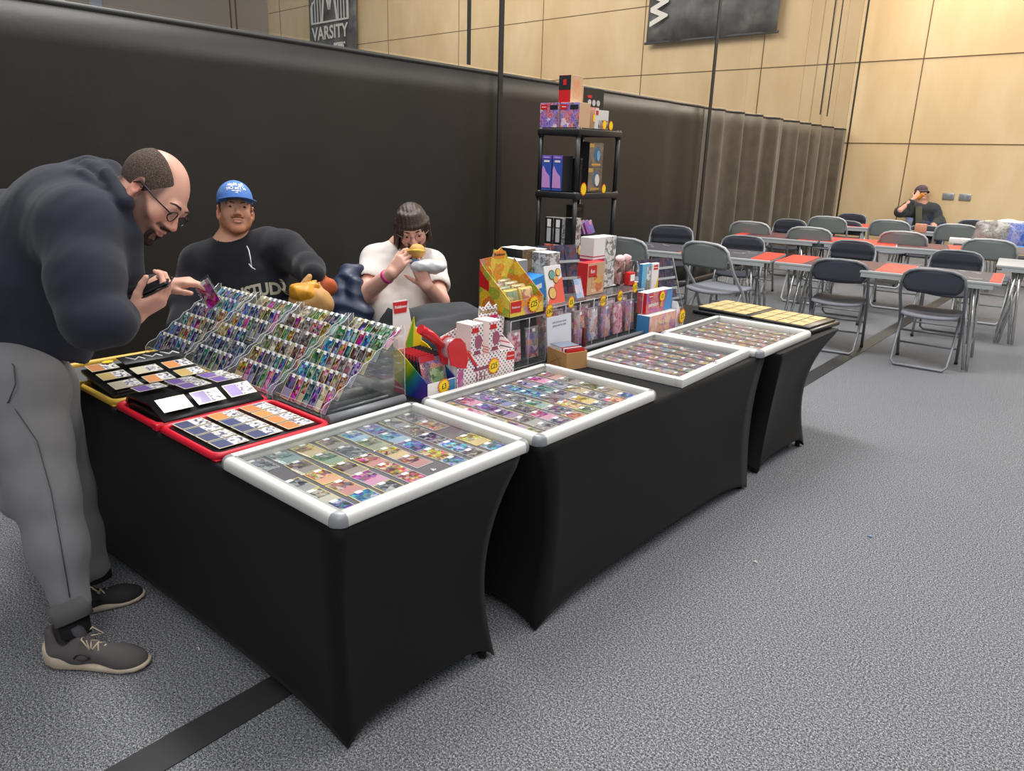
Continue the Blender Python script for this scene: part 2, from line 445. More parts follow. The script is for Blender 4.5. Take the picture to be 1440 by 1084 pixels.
strip((-.42, 1.05), (-.25, 2.05), .10); strip((-.25, 2.05), (-.02, 1.35), .12); strip((-.02, 1.35), (.2, 2.05), .12); strip((.2, 2.05), (.38, 1.05), .10)
for sx in (-1, 1):
    for k in range(4):
        xx = (.47+.15*k)*sx-.02; strip((xx, 1.05), (xx, 1.95-.17*k+.02*k*k), .05)
    strip((sx*.30-.02, 2.02), (sx*.98-.02, 1.50), .06); strip((sx*.98-.02, 1.5), (sx*.98-.02, 1.02), .06)
strip((-1.02, 1.03), (.98, 1.03), .05)
mb.build('bridge_emblem', MW, b1)
b2 = banner(-8.92, -6.12, 3.62, 7.6, 'wide dark grey banner showing a sideways white letter W')
text('W', .54, Matrix.Translation((-1.08, -.06, .60)) @ frame((0,0,0), (0,0,1), (-1,0,0), (0,-1,0)), MW, b2, 'printed_letter', bold=.02)
mb = MB()
rr = random.Random(4)
for k in range(34):
    a, q = rr.gauss(.75, .22), rr.gauss(.95, .1)
    mb.box((a, -.062, q), (.03+.04*rr.random(), .004, .012+.03*rr.random()), Ry(rr.random()*3))
mb.build('pale_spatter', mat('pale_spatter_print', (185,180,170), .6), b2)

# floor tape
mb = MB(); P0, P1 = V((-1.56, .25, 0)), V((-1.80, 9.6, 0)); dd = (P1-P0).normalized(); s_ = V((dd.y, -dd.x, 0))*.052
n = 20
mb.grid([[P0+dd*((P1-P0).length*i/n)+s_*k+V((0, 0, .0022)) for k in (-1, 1)] for i in range(n+1)], sm=False)
def tape_m():
    t = NT('black_carpet_tape'); co = t.coord(); n = t.noise(co, 500, 3)
    return t.bsdf(t.mix(n, (.018,.018,.019,1), (.045,.046,.048,1)), .55, bump=n, bstr=.4, bdist=.002)
o = mb.build('floor_tape', tape_m()); tag(o, 'strip of dark gaffer tape stuck along the grey carpet', 'tape'); solidify(o, .0016, 1)
# scraps on the carpet
for (px, py, c, lab) in ((1062, 792, (225,222,215), 'tiny cream paper scrap on the carpet in front of the stall'), (278, 914, (230,228,222), 'small curled white thread on the carpet beside the grey trainer'), (1223, 756, (120,150,190), 'tiny blue scrap on the open carpet at right')):
    p = onp(2, 0, px, py); mb = MB()
    mb.tube([p+V((-.008, 0, .004)), p+V((-.002, .004, .006)), p+V((.007, .001, .004))], .0016 if c[0] > 225 else .003, 6)
    o = mb.build('carpet_scrap', mat('scrap_%d' % px, c, .6)); tag(o, lab, 'scrap')

# ================================================================== STALL TABLES in stretch covers
TH = .607
def stretch_cover(name, x0, x1, y0, y1, feet, bow, hem, lab, top=None):
    """feet: four foot points (xy) for corners (x0,y0),(x1,y0),(x1,y1),(x0,y1); bow: how far each corner edge is pulled in at mid height"""
    cs = [V((x0, y0, 0)), V((x1, y0, 0)), V((x1, y1, 0)), V((x0, y1, 0))]
    ft = [V((f[0], f[1], 0)) for f in feet]
    root = empty(name, (0, 0, 0), 0, lab, 'table', 'stall tables under black stretch covers')
    ctr = V(((x0+x1)/2, (y0+y1)/2, 0)); root.location = (ctr.x, ctr.y, 0)
    NTT, NU = 26, 22
    rows = []
    for it in range(NTT+1):
        t = it/NTT; row = []
        s = 1-(1-t)**2.2
        cc = []
        for k in range(4):
            p = cs[k].lerp(ft[k], s); e = bow[k]*math.sin(PI*min(1, t**.8))
            dirv = (ft[(k+1) % 4]+ft[(k-1) % 4]-ft[k]*2); dirv.normalize()
            # pull along the dominant shrink direction
            p = p + V((e[0] if hasattr(e, '__len__') else 0, 0, 0))
            p = p + V((bow[k+4][0], bow[k+4][1], 0))*math.sin(PI*min(1, t**.75))
            cc.append(p)
        for k in range(4):
            a, b = cc[k], cc[(k+1) % 4]; L = (b-a).length
            nrm = V((-(b-a).y, (b-a).x, 0)).normalized()     # inward
            for j in range(NU):
                u = j/NU; g = 1-abs(2*u-1)**3.2
                p = a.lerp(b, u) + nrm*(.030*min(1, L)*g*math.sin(PI*t))
                z = TH - t*(TH-.004) + (hem[k]*(1-abs(2*u-1)**5))*t**3
                # gathered foot pockets and a rolled top edge
                if it == 0: p = p + (V((ctr.x, ctr.y, 0))-p).normalized()*.008
                if it > 0: z -= .006*(1-t)
                row.append((p.x-ctr.x, p.y-ctr.y, z))
        rows.append(row)
    o = MB().grid(rows[::-1], closed_u=True).build('stretch_cover', M_CLOTH, root); solidify(o, .003)
    r = rows[0]
    mb = MB(); mb.add([(p[0], p[1], p[2]) for p in r]+[(p[0]*.98, p[1]*.98, TH+.001) for p in r]+[(0, 0, TH+.001)],
                      [(i, (i+1) % len(r), len(r)+(i+1) % len(r), len(r)+i) for i in range(len(r))]+[(len(r)+i, len(r)+(i+1) % len(r), 2*len(r)) for i in range(len(r))], 0, True)
    mb.build('table_top', M_CLOTH, root)
    for k in range(4):
        f = ft[k]; c0 = cs[k]; ins = V((math.copysign(.055, ctr.x-f.x), math.copysign(.055, ctr.y-f.y), 0)); q = f+ins-ctr+V(((bow[k][0] if hasattr(bow[k], '__len__') else 0), 0, 0))
        MB().tube([(q.x+math.copysign(.06, ctr.x-f.x), q.y+math.copysign(.05, ctr.y-f.y), TH-.02), (q.x, q.y, .0)], .012, 10).build('leg', M_STEEL, root)
        g = f-ctr
        MB().lathe([(.010, 0), (.013, .002), (.013, .02), (.011, .04), (.008, .06)], (g.x+ins.x*.45, g.y+ins.y*.45, 0), 14).build('foot_pocket', M_CLOTH, root)
    return root
Z4 = [0]*4
stretch_cover('stall_table', -2.86, -1.232, .877, 1.497, [(-2.77, .862), (-1.257, .896), (-1.240, 1.405), (-2.74, 1.45)],
              Z4+[(.02, .0), (-.012, .0), (0, -.075), (0, 0)], [.05, .062, .05, .05],
              'nearest black covered stall table carrying the binders, sloping card racks and first card case')
stretch_cover('stall_table', -1.86, -1.225, 1.56, 3.11, [(-1.83, 1.60), (-1.228, 1.578), (-1.215, 3.055), (-1.83, 3.07)],
              Z4+[(.0, .03), (0, .05), (0, -.06), (0, 0)], [.05, .066, .05, .05],
              'long black covered stall table in the middle carrying two framed card cases')
stretch_cover('stall_table', -2.75, -1.175, 3.15, 3.90, [(-2.6, 3.2), (-1.245, 3.235), (-1.225, 3.765), (-2.6, 3.8)],
              Z4+[(.0, .0), (-.01, .06), (-.05, -.05), (0, 0)], [.06, .06, .05, .05],
              'farthest black covered stall table with the black binder of gold cards at its end')
stretch_cover('stall_table', -2.36, -1.87, 1.58, 3.13, [(-2.33, 1.65), (-1.90, 1.65), (-1.90, 3.0), (-2.33, 3.0)],
              Z4+[(0, .02), (0, .02), (0, -.02), (0, 0)], [.05]*4,
              'black covered back table in front of the white t-shirt man')

# ================================================================== FOLDING TABLES AND CHAIRS
def folding_table(P0, P1, dep, lab, mats_, TZ=.70):
    "P0->P1 front edge (xy), dep towards +n; mats_ = (u0,u1,material) game mats; returns root"
    P0, P1 = V(P0+(0,)), V(P1+(0,)); L = (P1-P0).length; a = math.atan2((P1-P0).y, (P1-P0).x)
    root = empty('folding_table', P0, a, lab, 'table', 'folding tables in the seating area')
    MB().rbox((L/2, dep/2, TZ-.012), (L-.01, dep, .024), .006).build('table_top', mat('grey_table_top', (168,170,170), .5), root)
    mb = MB()
    for yy in (.012, dep-.012): mb.box((L/2, yy, TZ-.035), (L-.1, .02, .03))
    mb.build('apron_rail', M_STEEL, root)
    for sx, dx in ((.16, 1), (L-.16, -1)):
        for yy in (.05, dep-.05):
            MB().tube([(sx, yy, TZ-.025), (sx-dx*.055, yy, .01)], .011, 8).build('leg', M_CHROME, root)
            MB().tube([(sx+dx*.05, yy+(.06 if yy < .2 else -.06), TZ-.025), (sx-dx*.03, yy+(.02 if yy < .2 else -.02), .01)], .010, 8).build('leg', M_CHROME, root)
        MB().tube([(sx-dx*.035, .06, .16), (sx-dx*.035, dep-.06, .16)], .009, 8).build('leg_brace', M_CHROME, root)
    return root, L, a
M_MATK = mat('black_game_mat', (72,72,82), .6, var=.2, vscale=9)
M_MATR = mat('red_game_mat', (232,62,44), .55)
M_MATB = mat('maroon_game_mat', (88,52,56), .6, var=.35, vscale=14)
M_MATW = mat('mat_white_print', (190,190,196), .6)
def game_mat(root, L, a, dep, u0, u1, kind, lab, TZ=.70, v0=.02, v1=None):
    v1 = v1 or dep-.02
    mt = empty('game_mat', root.matrix_world @ V((0,0,0)), 0)
    mt.location = root.location + V((math.cos(a)*(u0+u1)/2-math.sin(a)*(v0+v1)/2, math.sin(a)*(u0+u1)/2+math.cos(a)*(v0+v1)/2, TZ)); mt.rotation_euler = (0, 0, a)
    tag(mt, lab, 'mat', 'printed mats on the folding tables')
    w = u1-u0; m1 = {'k': M_MATK, 'b': M_MATB, 'r': M_MATR}
    x = -w/2
    for seg, fr in kind:
        MB().box((x+fr*w/2, 0, .0015), (fr*w, v1-v0, .003)).build({'k': 'dark_panel', 'b': 'maroon_panel', 'r': 'red_end_panel'}[seg], m1[seg], mt)
        if seg in 'kb':
            mb = MB(); rr = random.Random(int(u0*100)+int(w*10))
            for k in range(9):
                mb.box((x+fr*w*rr.uniform(.1, .9), (v1-v0)*rr.uniform(-.42, .42), .0036), (rr.uniform(.02, .12), rr.uniform(.006, .014), .0008), Rz(rr.uniform(-.6, .6)))
            mb.build('printed_marks', M_MATW if seg == 'k' else M_MATR, mt)
        x += fr*w
    return mt

def folding_chair(style, lab, group):
    root = empty('folding_chair', (0,0,0), 0, lab, 'chair', group)
    fm = M_STEEL if style == 'steel' else M_DSTEEL
    # main frame: one bent tube, front feet up and over the back
    pts = []
    L = [(-.215, .20, .012), (-.222, .02, .41), (-.222, -.12, .56), (-.218, -.175, .66)]
    arc = []
    for k in range(9):
        t = PI*k/8; ca, sa = math.cos(t), math.sin(t)
        arc.append((-.215*(1 if ca > 0 else -1)*abs(ca)**.62, -.18-.02*sa, .665+.105*abs(sa)**.75))
    R = [(-p[0], p[1], p[2]) for p in L[::-1]]
    MB().tube(L+arc+R, .0115, 10).build('frame_tube', fm, root)
    # rear legs: U loop on the floor
    pts = [(-.198, .04, .39), (-.200, -.10, .16), (-.196, -.175, .04), (-.17, -.19, .014), (.17, -.19, .014), (.196, -.175, .04), (.200, -.10, .16), (.198, .04, .39)]
    MB().tube(pts, .0105, 10).build('rear_leg_loop', fm, root)
    for z, y in ((.13, .145), (.24, .09)): MB().tube([(-.218, y, z), (.218, y, z)], .008, 8).build('stretcher', fm, root)
    for sx in (-1, 1): MB().lathe([(.013, 0), (.014, .02), (.012, .03)], (sx*.215, .20, 0), 10).build('rubber_foot', M_BLACKP, root)
    # seat
    n = 9; P_ = []
    for i in range(n+1):
        v = i/n; y = -.17+.40*v; hw = .188+.012*math.sin(PI*v) - (.03 if i in (0, n) else 0)
        P_.append([(hw*(j/4-1), y + (-.018*(1-abs(j/4-1)**2) if i == 0 else (.018*(1-abs(j/4-1)**2) if i == n else 0)), .415-.010*(1-(j/4-1)**2)+.008*(v-.5)) for j in range(9)])
    o = MB().grid(P_).build('seat', M_SEATG if style != 'cush' else M_CUSH, root); solidify(o, .022)
    # back panel
    z0, z1 = (.585, .765)
    if style == 'dark': z0 = .60
    def back(yoff, ins, dz=0, bow=.022):
        P_ = []
        for i in range(9):
            v = i/8; z = z0+dz+(z1-ins*.6-dz-z0)*v
            zz = (z-.665)/.105
            hw = .209-ins if zz < 0 else max(.05, (.215*max(0, 1-min(1, zz)**2.9)**.42)-ins)
            if i == 0: hw -= .012 if style != 'dark' else .04
            if i == 1 and style == 'dark': hw -= .012
            P_.append([(hw*(j/6-1), -.182+.06*(.66-z) if z < .66 else -.182 + yoff, z) for j in range(13)])
            P_[-1] = [(p[0], p[1]+yoff-bow*(1-(p[0]/.22)**2), p[2]-(.012*(1-(p[0]/.22)**2) if (i == 0 and style == 'dark') else 0)) for p in P_[-1]]
        return P_
    o = MB().grid(back(0, .004)).build('back_shell', M_SHELL if style != 'dark' else M_CUSH, root); solidify(o, .008)
    o = MB().grid(back(.014, .014, .008)).build('back_cushion', M_CUSH, root); solidify(o, .012)
    return root
protos = {s: folding_chair(s, '', '') for s in ('steel', 'dark', 'cush')}
used = set()
def chair(style, x, y, rz, lab, group, s=1.):
    o = protos[style] if style not in used else copy_tree(protos[style])
    used.add(style); o.location = (x, y, 0); o.rotation_euler = (0, 0, rz); o['label'] = lab; o['group'] = group; o['category'] = 'chair'
    o.scale = (s, s, s); return o
RG = 'grey folding chairs around the seating tables'
row = .12; CS = .93
def chair_at(style, px, py, rz, lab, z=.722):
    p = onp(2, z, px, py); q = CS*z/.722
    return chair(style, p.x-math.sin(rz)*.18*q, p.y+math.cos(rz)*.18*q, rz, lab, RG, q)
chair('dark', -1.225, 6.085, row-.05, 'dark-framed folding chair, back to the stall, right end of the first table row', RG, CS)
chair('dark', -1.885, 6.09, row+.05, 'dark-framed folding chair, back to the stall, second from the right end', RG, CS)
chair_at('steel', 994, 340, row-.30, 'grey-backed folding chair turned slightly, just behind the far end of the stall', .80)
chair_at('steel', 872, 333, row+.25, 'grey-backed folding chair half hidden by white boxes beside the black shelving', .80)
F1 = 'dark cushioned chair facing the stall, first table row, '
chair_at('cush', 1348, 352, PI+row, F1+'rightmost of four')
chair_at('cush', 1201, 338, PI+row, F1+'second from the right')
chair_at('cush', 1046, 331, PI+.3, F1+'behind the turned chair')
chair('cush', -3.80, 6.80, PI+.45, F1+'leftmost against the curtain', RG, .98)
F2 = 'grey-backed chair, near side of second table row, '
chair_at('steel', 1394, 336, row, F2+'in front of the big bag', .785)
chair_at('steel', 1272, 325, row, F2+'in front of the seated man', .785)
chair_at('steel', 1140, 319, row, F2+'third from the right', .785)
chair_at('steel', 1056, 311, row, F2+'leftmost by pleated curtain', .785)
F3 = 'dark cushioned chair, far side of second table row, '
chair_at('cush', 1303, 317, PI+row, F3+'just in front of the seated man')
chair_at('cush', 1190, 310, PI+row, F3+'middle one')
chair_at('cush', 1112, 308, PI+row, F3+'left one by the curtain')
F4 = 'grey-backed folding chair at the third table row, '
chair_at('steel', 1348, 315, row, F4+'behind the white box', .795)
chair_at('steel', 1253, 309, row, F4+'left of the seated man', .795)
chair_at('steel', 1165, 304, row, F4+'by the curtain end', .795)
chair_at('cush', 1199, 300, PI+row, 'dark cushioned folding chair farthest back by the curtain end')
chair_at('cush', 1371, 309, PI+row, 'dark cushioned folding chair farthest back, half hidden by the big bag')
chair_at('cush', 1439, 320, PI+row, 'dark cushioned folding chair at the right edge behind the blue bag')

GT = 'grey folding table, '
TZ = .655
def ft(px0, py0, px1, py1, dep, lab, ext0=0, ext1=0):
    p, q = onp(2, TZ, px0, py0), onp(2, TZ, px1, py1); d_ = (q-p).normalized(); p = p-d_*ext0; q = q+d_*ext1
    return folding_table((p.x, p.y), (q.x, q.y), dep, lab, [], TZ)
t1, L1, a1 = ft(1088, 367.5, 1410, 399, .60, GT+'right half of the first row')
f = lambda px: (px-1088)/322.
u = lambda px: L1*(f(px)*(1+.30*(1-f(px))))      # along the front edge
game_mat(t1, L1, a1, .60, .005, u(1265)-.01, (('r', .22), ('b', .55), ('r', .23)), 'red and maroon printed mat, left half of the right table in the first row', TZ)
game_mat(t1, L1, a1, .60, u(1265), L1-.01, (('k', .88), ('r', .12)), 'black mat with a narrow red end, right end of the first table row', TZ)
t2, L2, a2 = ft(896, 350, 1084, 367, .60, GT+'left half of the first row beside the black shelving', .25)
game_mat(t2, L2, a2, .60, .02, L2*.57, (('k', .78), ('r', .22)), 'black and red mat on the first row, closest to the black shelving', TZ)
game_mat(t2, L2, a2, .60, L2*.58, L2-.005, (('k', .72), ('r', .28)), 'black and red mat on the first table row, behind the turned chair', TZ)
t3, L3, a3 = ft(1029, 330, 1150, 339.5, .60, GT+'left part of the second row')
game_mat(t3, L3, a3, .60, .02, L3-.01, (('r', .12), ('b', .66), ('r', .22)), 'maroon and red mat on the left part of the second table row', TZ)
t4, L4, a4 = ft(1152, 339.5, 1386, 356, .60, GT+'middle of the second row before the seated man')
game_mat(t4, L4, a4, .60, .01, L4*.48, (('r', 1.),), 'plain red mat in the middle of the second table row', TZ)
game_mat(t4, L4, a4, .60, L4*.49, L4-.01, (('b', .62), ('r', .38)), 'maroon and red mat at the right end of the second row table', TZ)
t5, L5, a5 = ft(1400, 372, 1470, 378, .60, GT+'at the right edge of the second row under the big bag')
t6, L6, a6 = ft(1134, 315, 1236, 321, .60, GT+'left end of the third row')
game_mat(t6, L6, a6, .60, .02, L6-.02, (('r', 1.),), 'plain red mat on the left end of the third table row', TZ)
t7, L7, a7 = ft(1240, 321, 1420, 334, .60, 'bare grey folding table directly in front of the distant seated man')

# ================================================================== CAMERA AND LIGHT
cam = bpy.data.cameras.new('camera'); co_ = bpy.data.objects.new('camera', cam); COL.objects.link(co_)
cam.sensor_fit = 'HORIZONTAL'; cam.sensor_width = 36; cam.lens = 36*FPX/1440; cam.clip_start = .05; cam.clip_end = 200
co_.matrix_world = frame(CP, CR, CU, -CD); S.camera = co_
def area(name, loc, target, size, power, col=(1,1,1), sy=None):
    l = bpy.data.lights.new(name, 'AREA'); l.energy = power; l.color = col; l.shape = 'RECTANGLE'; l.size = size; l.size_y = sy or size
    o = bpy.data.objects.new(name, l); COL.objects.link(o); o.location = loc
    d_ = (V(target)-V(loc)).normalized(); o.rotation_euler = d_.to_track_quat('-Z', 'Y').to_euler(); return o
area('hall_or_fill_lamp', (-.2, 1.5, 6.5), (-.6, 2.5, 0), 4.0, 150, (1, .98, .96), 4)
area('hall_or_fill_lamp', (1.5, 8, 6.5), (-.5, 8, 0), 5.0, 350, (1, .965, .92), 4)
area('hall_or_fill_lamp', (-3.9, 3.3, 6.4), (-3.3, 3.2, 0), .9, 370, (1, .985, .96), 3.4)
area('hall_or_fill_lamp', (-7.5, 3.0, 5.5), (-3.0, 2.5, 0), 2.0, 110, (1, .98, .95), 4)
area('wall_washer', (-2.0, 9.5, 6.5), (-2.6, 14, 1.8), 2.2, 140, (1, .92, .80), 1.5)
area('hall_or_fill_lamp', (-12, 9, 7.5), (-12, 14.5, 3), 9.0, 560, (1, .96, .90), 3)
area('hall_or_fill_lamp', (-3.0, 13.2, 5.5), (-4.5, 9.8, 1.0), 1.2, 170, (1, .90, .76), 2)  # added unseen lamp grazing the curtain to bring out its pleats
area('hall_or_fill_lamp', (1.8, -1.8, 4.6), (-3.0, 2.4, .9), 1.6, 80, (1, .98, .96), 1.6)  # added unseen front fill to brighten the sellers' faces
W = bpy.data.worlds.new('world'); S.world = W; W.use_nodes = True
W.node_tree.nodes['Background'].inputs[0].default_value = (.92,.95,1,1); W.node_tree.nodes['Background'].inputs[1].default_value = .40
S.view_settings.view_transform = 'Standard'; S.view_settings.look = 'None'; S.view_settings.gamma = 1; S.view_settings.use_curve_mapping = False
S.view_settings.exposure = .0
# ================================================================== CARDS, RACKS, CASES, BINDERS
def stick_mesh():
    return MB().box((.004, .0395, .0011), (.019, .013, .0006)).mesh('price_sticker', M_STICK)
CARD_ME = MB().box((0, 0, 0), (.063, .088, .0009), mis=(0,0,0,0,1,0)).mesh('trading_card', [M_CARD, M_CARDBACK])
STICK_ME = stick_mesh()
def two_tone():
    t = NT('half_picture_card_print'); co = t.coord(); sp = t.n('ShaderNodeSeparateXYZ'); t.i(sp, 0, co)
    oi = t.n('ShaderNodeObjectInfo'); oc = oi.outputs['Color']; x, y = sp.outputs[0], sp.outputs[1]
    cmb = t.n('ShaderNodeCombineXYZ'); t.i(cmb, 0, t.math('MULTIPLY', oi.outputs['Random'], 9.)); va = t.n('ShaderNodeVectorMath', operation='ADD'); t.i(va, 0, co); t.i(va, 1, cmb.outputs[0])
    n = t.noise(va.outputs[0], 75, 4, .6)
    top = t.ramp(n, [(.40, (.06,.06,.12,1)), (.47, (.45,.42,.5,1)), (.52, (.86,.85,.82,1))])
    ln = t.math('GREATER_THAN', t.math('FRACT', t.math('MULTIPLY', y, 210.)), .72)
    low = t.mix(t.math('MULTIPLY', ln, .35), oc, (.7,.7,.7,1))
    c = t.mix(t.math('LESS_THAN', y, 0.), top, low)
    bd = t.math('MAXIMUM', t.math('GREATER_THAN', t.math('ABSOLUTE', x), .0285), t.math('GREATER_THAN', t.math('ABSOLUTE', y), .041))
    c = t.mix(bd, c, (.70,.66,.48,1))
    return t.bsdf(c, .3, coat=.3)
BCARD_ME = MB().box((0, 0, 0), (.063, .088, .0008)).mesh('sleeved_card', [two_tone()])
TONES = dict(blue=(58,98,190), navy=(34,52,110), sky=(110,180,225), teal=(40,140,140), purple=(110,72,170), pink=(225,105,175), orange=(230,140,50), gold=(205,170,80), olive=(120,130,70), green=(80,150,80), brown=(110,80,65), red=(205,55,50), cream=(220,210,180), grey=(120,124,138), mint=(120,210,190), yellow=(240,205,70))
ORD = ['first', 'second', 'third', 'fourth', 'fifth', 'sixth', 'seventh', 'eighth', 'ninth', 'tenth', 'eleventh']
ncard = [0]
def card(loc, M3, tone, lab, group, sticker=True, me=None, s=1., parent=None):
    o = bpy.data.objects.new('trading_card', me or CARD_ME); COL.objects.link(o)
    o.matrix_world = Matrix.Translation(loc) @ M3.to_4x4() @ Matrix.Scale(s, 4)
    c = srgb(TONES[tone]); j = random.uniform(.75, 1.2); o.color = (min(1, c[0]*j), min(1, c[1]*j), min(1, c[2]*j), 1)
    tag(o, lab, 'card', group); ncard[0] += 1
    if sticker:
        k = bpy.data.objects.new('price_sticker', STICK_ME); COL.objects.link(k); k.parent = o
        k.location = (random.uniform(-.008, .006), 0, 0)
    return o

# ---- clear tiered racks on the nearest table
RW = .272
def rack(x1, y0, idx):
    "x1 = right side; rack faces -Y"
    nm = ['far-left', 'second', 'third', 'right-hand'][idx]
    t = empty('card_rack', (x1-RW/2, y0, TH), 0, {0: 'leftmost clear acrylic tiered rack of bluish cards, nearest the man in the hoodie', 1: 'clear acrylic tiered rack of dark blue cards, second from the left', 2: 'clear acrylic tiered rack of olive and pink cards, third from the left', 3: 'rightmost clear acrylic tiered card rack beside the rainbow pack box'}[idx], 'rack', 'clear tiered card racks')
    NTI = 6
    Y = lambda i: .012+i*.050
    Zt = lambda i: .012+i*.0325
    # side panels with a stepped front edge
    prof = [(0, 0), (0, .035)]
    for i in range(NTI):
        prof += [(Y(i)+.004, Zt(i)+.040), (Y(i)+.034, Zt(i)+.050)]
    prof += [(.325, .250), (.335, .250), (.335, 0)]
    for sx in (-RW/2+.0015, RW/2-.0045):
        F_ = frame((sx, 0, 0), (0,1,0), (0,0,1), (1,0,0))
        MB().prism(prof, .003, F_).build('side_panel', M_ACR, t)
        MB().tube([(sx+.0015, p[0], p[1]) for p in prof[:-2]], .0014, 5).build('polished_edge', M_ACRE, t)
        MB().tube([(sx+.0015, .335, .250), (sx+.0015, .335, 0), (sx+.0015, 0, 0.001)], .0012, 5).build('polished_edge', M_ACRE, t)
    for i in range(NTI):
        mb = MB(); mb.box((0, Y(i)+.022, Zt(i)-.001), (RW-.01, .052, .002)); mb.build('tier_shelf', M_ACR, t)
        MB().box((0, Y(i)-.003, Zt(i)+.010), (RW-.01, .002, .024)).build('tier_lip', M_ACR, t)
        MB().tube([(-RW/2+.006, Y(i)-.003, Zt(i)+.022), (RW/2-.006, Y(i)-.003, Zt(i)+.022)], .0009, 5).build('lip_edge', M_ACRE, t)
        MB().box((0, Y(i)+.047, Zt(i)+.015), (RW-.012, .002, .032)).build('tier_riser', M_ACR, t)
    MB().tube([(RW/2-.05, .06, .006), (RW/2-.05, .30, .006)], .004, 6).build('base_bar', M_ACRE, t)
    pal = [
        [['blue','navy','purple','blue','sky','blue','navy'], ['blue','purple','gold','orange','sky','blue','grey'], ['teal','orange','purple','pink','gold','grey','navy'], ['navy','purple','pink','blue','grey','sky','orange'], ['teal','mint','sky','mint','sky','blue','sky'], ['sky','blue','grey','sky','blue','grey','navy']],
        [['navy','teal','navy','green','navy','blue','navy'], ['navy','blue','navy','teal','navy','navy','blue'], ['gold','purple','grey','blue','teal','pink','orange'], ['gold','blue','pink','green','grey','navy','grey'], ['blue','blue','navy','gold','olive','blue','pink'], ['cream','cream','pink','olive','gold','green','grey']],
        [['gold','pink','blue','navy','green','pink','purple'], ['gold','purple','navy','grey','teal','blue','green'], ['olive','cream','gold','brown','cream','brown','red'], ['olive','green','gold','brown','cream','brown','green'], ['brown','pink','teal','brown','red','pink','gold'], ['cream','olive','green','gold','brown','navy','mint']],
        [['purple','pink','gold','teal','purple','cream','pink'], ['sky','green','teal','red','purple','gold','orange'], ['green','sky','brown','orange','brown','red','purple'], ['sky','blue','orange','teal','brown','brown','gold'], ['green','sky','teal','pink','sky','brown','green'], ['cream','purple','green','olive','green','green','pink']]]
    rown = ['bottom row', 'second row up', 'third row up', 'fourth row up', 'fifth row up', 'top row']
    for i in range(NTI):
        nc = 7
        lean = math.radians(30 if i < 5 else 46)
        for c in range(nc):
            if random.random() < .04 and i not in (0, 5): continue
            x = x1-RW/2 - .004 + (c-(nc-1)/2)*.0328
            # each card turned a little so that neighbours overlap like slats
            M3 = Rz(math.radians(-7)) @ Rx(PI/2-lean)
            up = M3 @ V((0, 1, 0))
            p = V((x, y0+Y(i)+.010+.002*c*0, TH+Zt(i)+.002)) + up*.044
            card(p, M3, pal[idx][i][c], 'mostly %s card, %s from left, %s of %s clear rack' % (pal[idx][i][c], ORD[c], rown[i], nm), 'cards standing in the clear racks', s=.97)
    return t
for i, x1 in enumerate((-2.675, -2.395, -2.115, -1.835)):
    rack(x1, 1.235+.01*i, i)
# wooden strip the two left racks stand behind
o = MB().rbox((-2.62, 1.226, TH+.012), (.62, .012, .022), .003).build('wooden_strip', mat('pale_timber', (206,178,118), .6, var=.1)); tag(o, 'pale wooden strip along the foot of the two left card racks', 'strip')
# grey tube lying beside the right rack (base rail)
o = MB().tube([(-1.800, 1.26, TH+.016), (-1.800, 1.56, TH+.016)], .015, 14).build('grey_tube', mat('smooth_grey_tube', (128,130,134), .4)); tag(o, 'smooth grey tube lying along the foot of the rightmost card rack', 'tube')

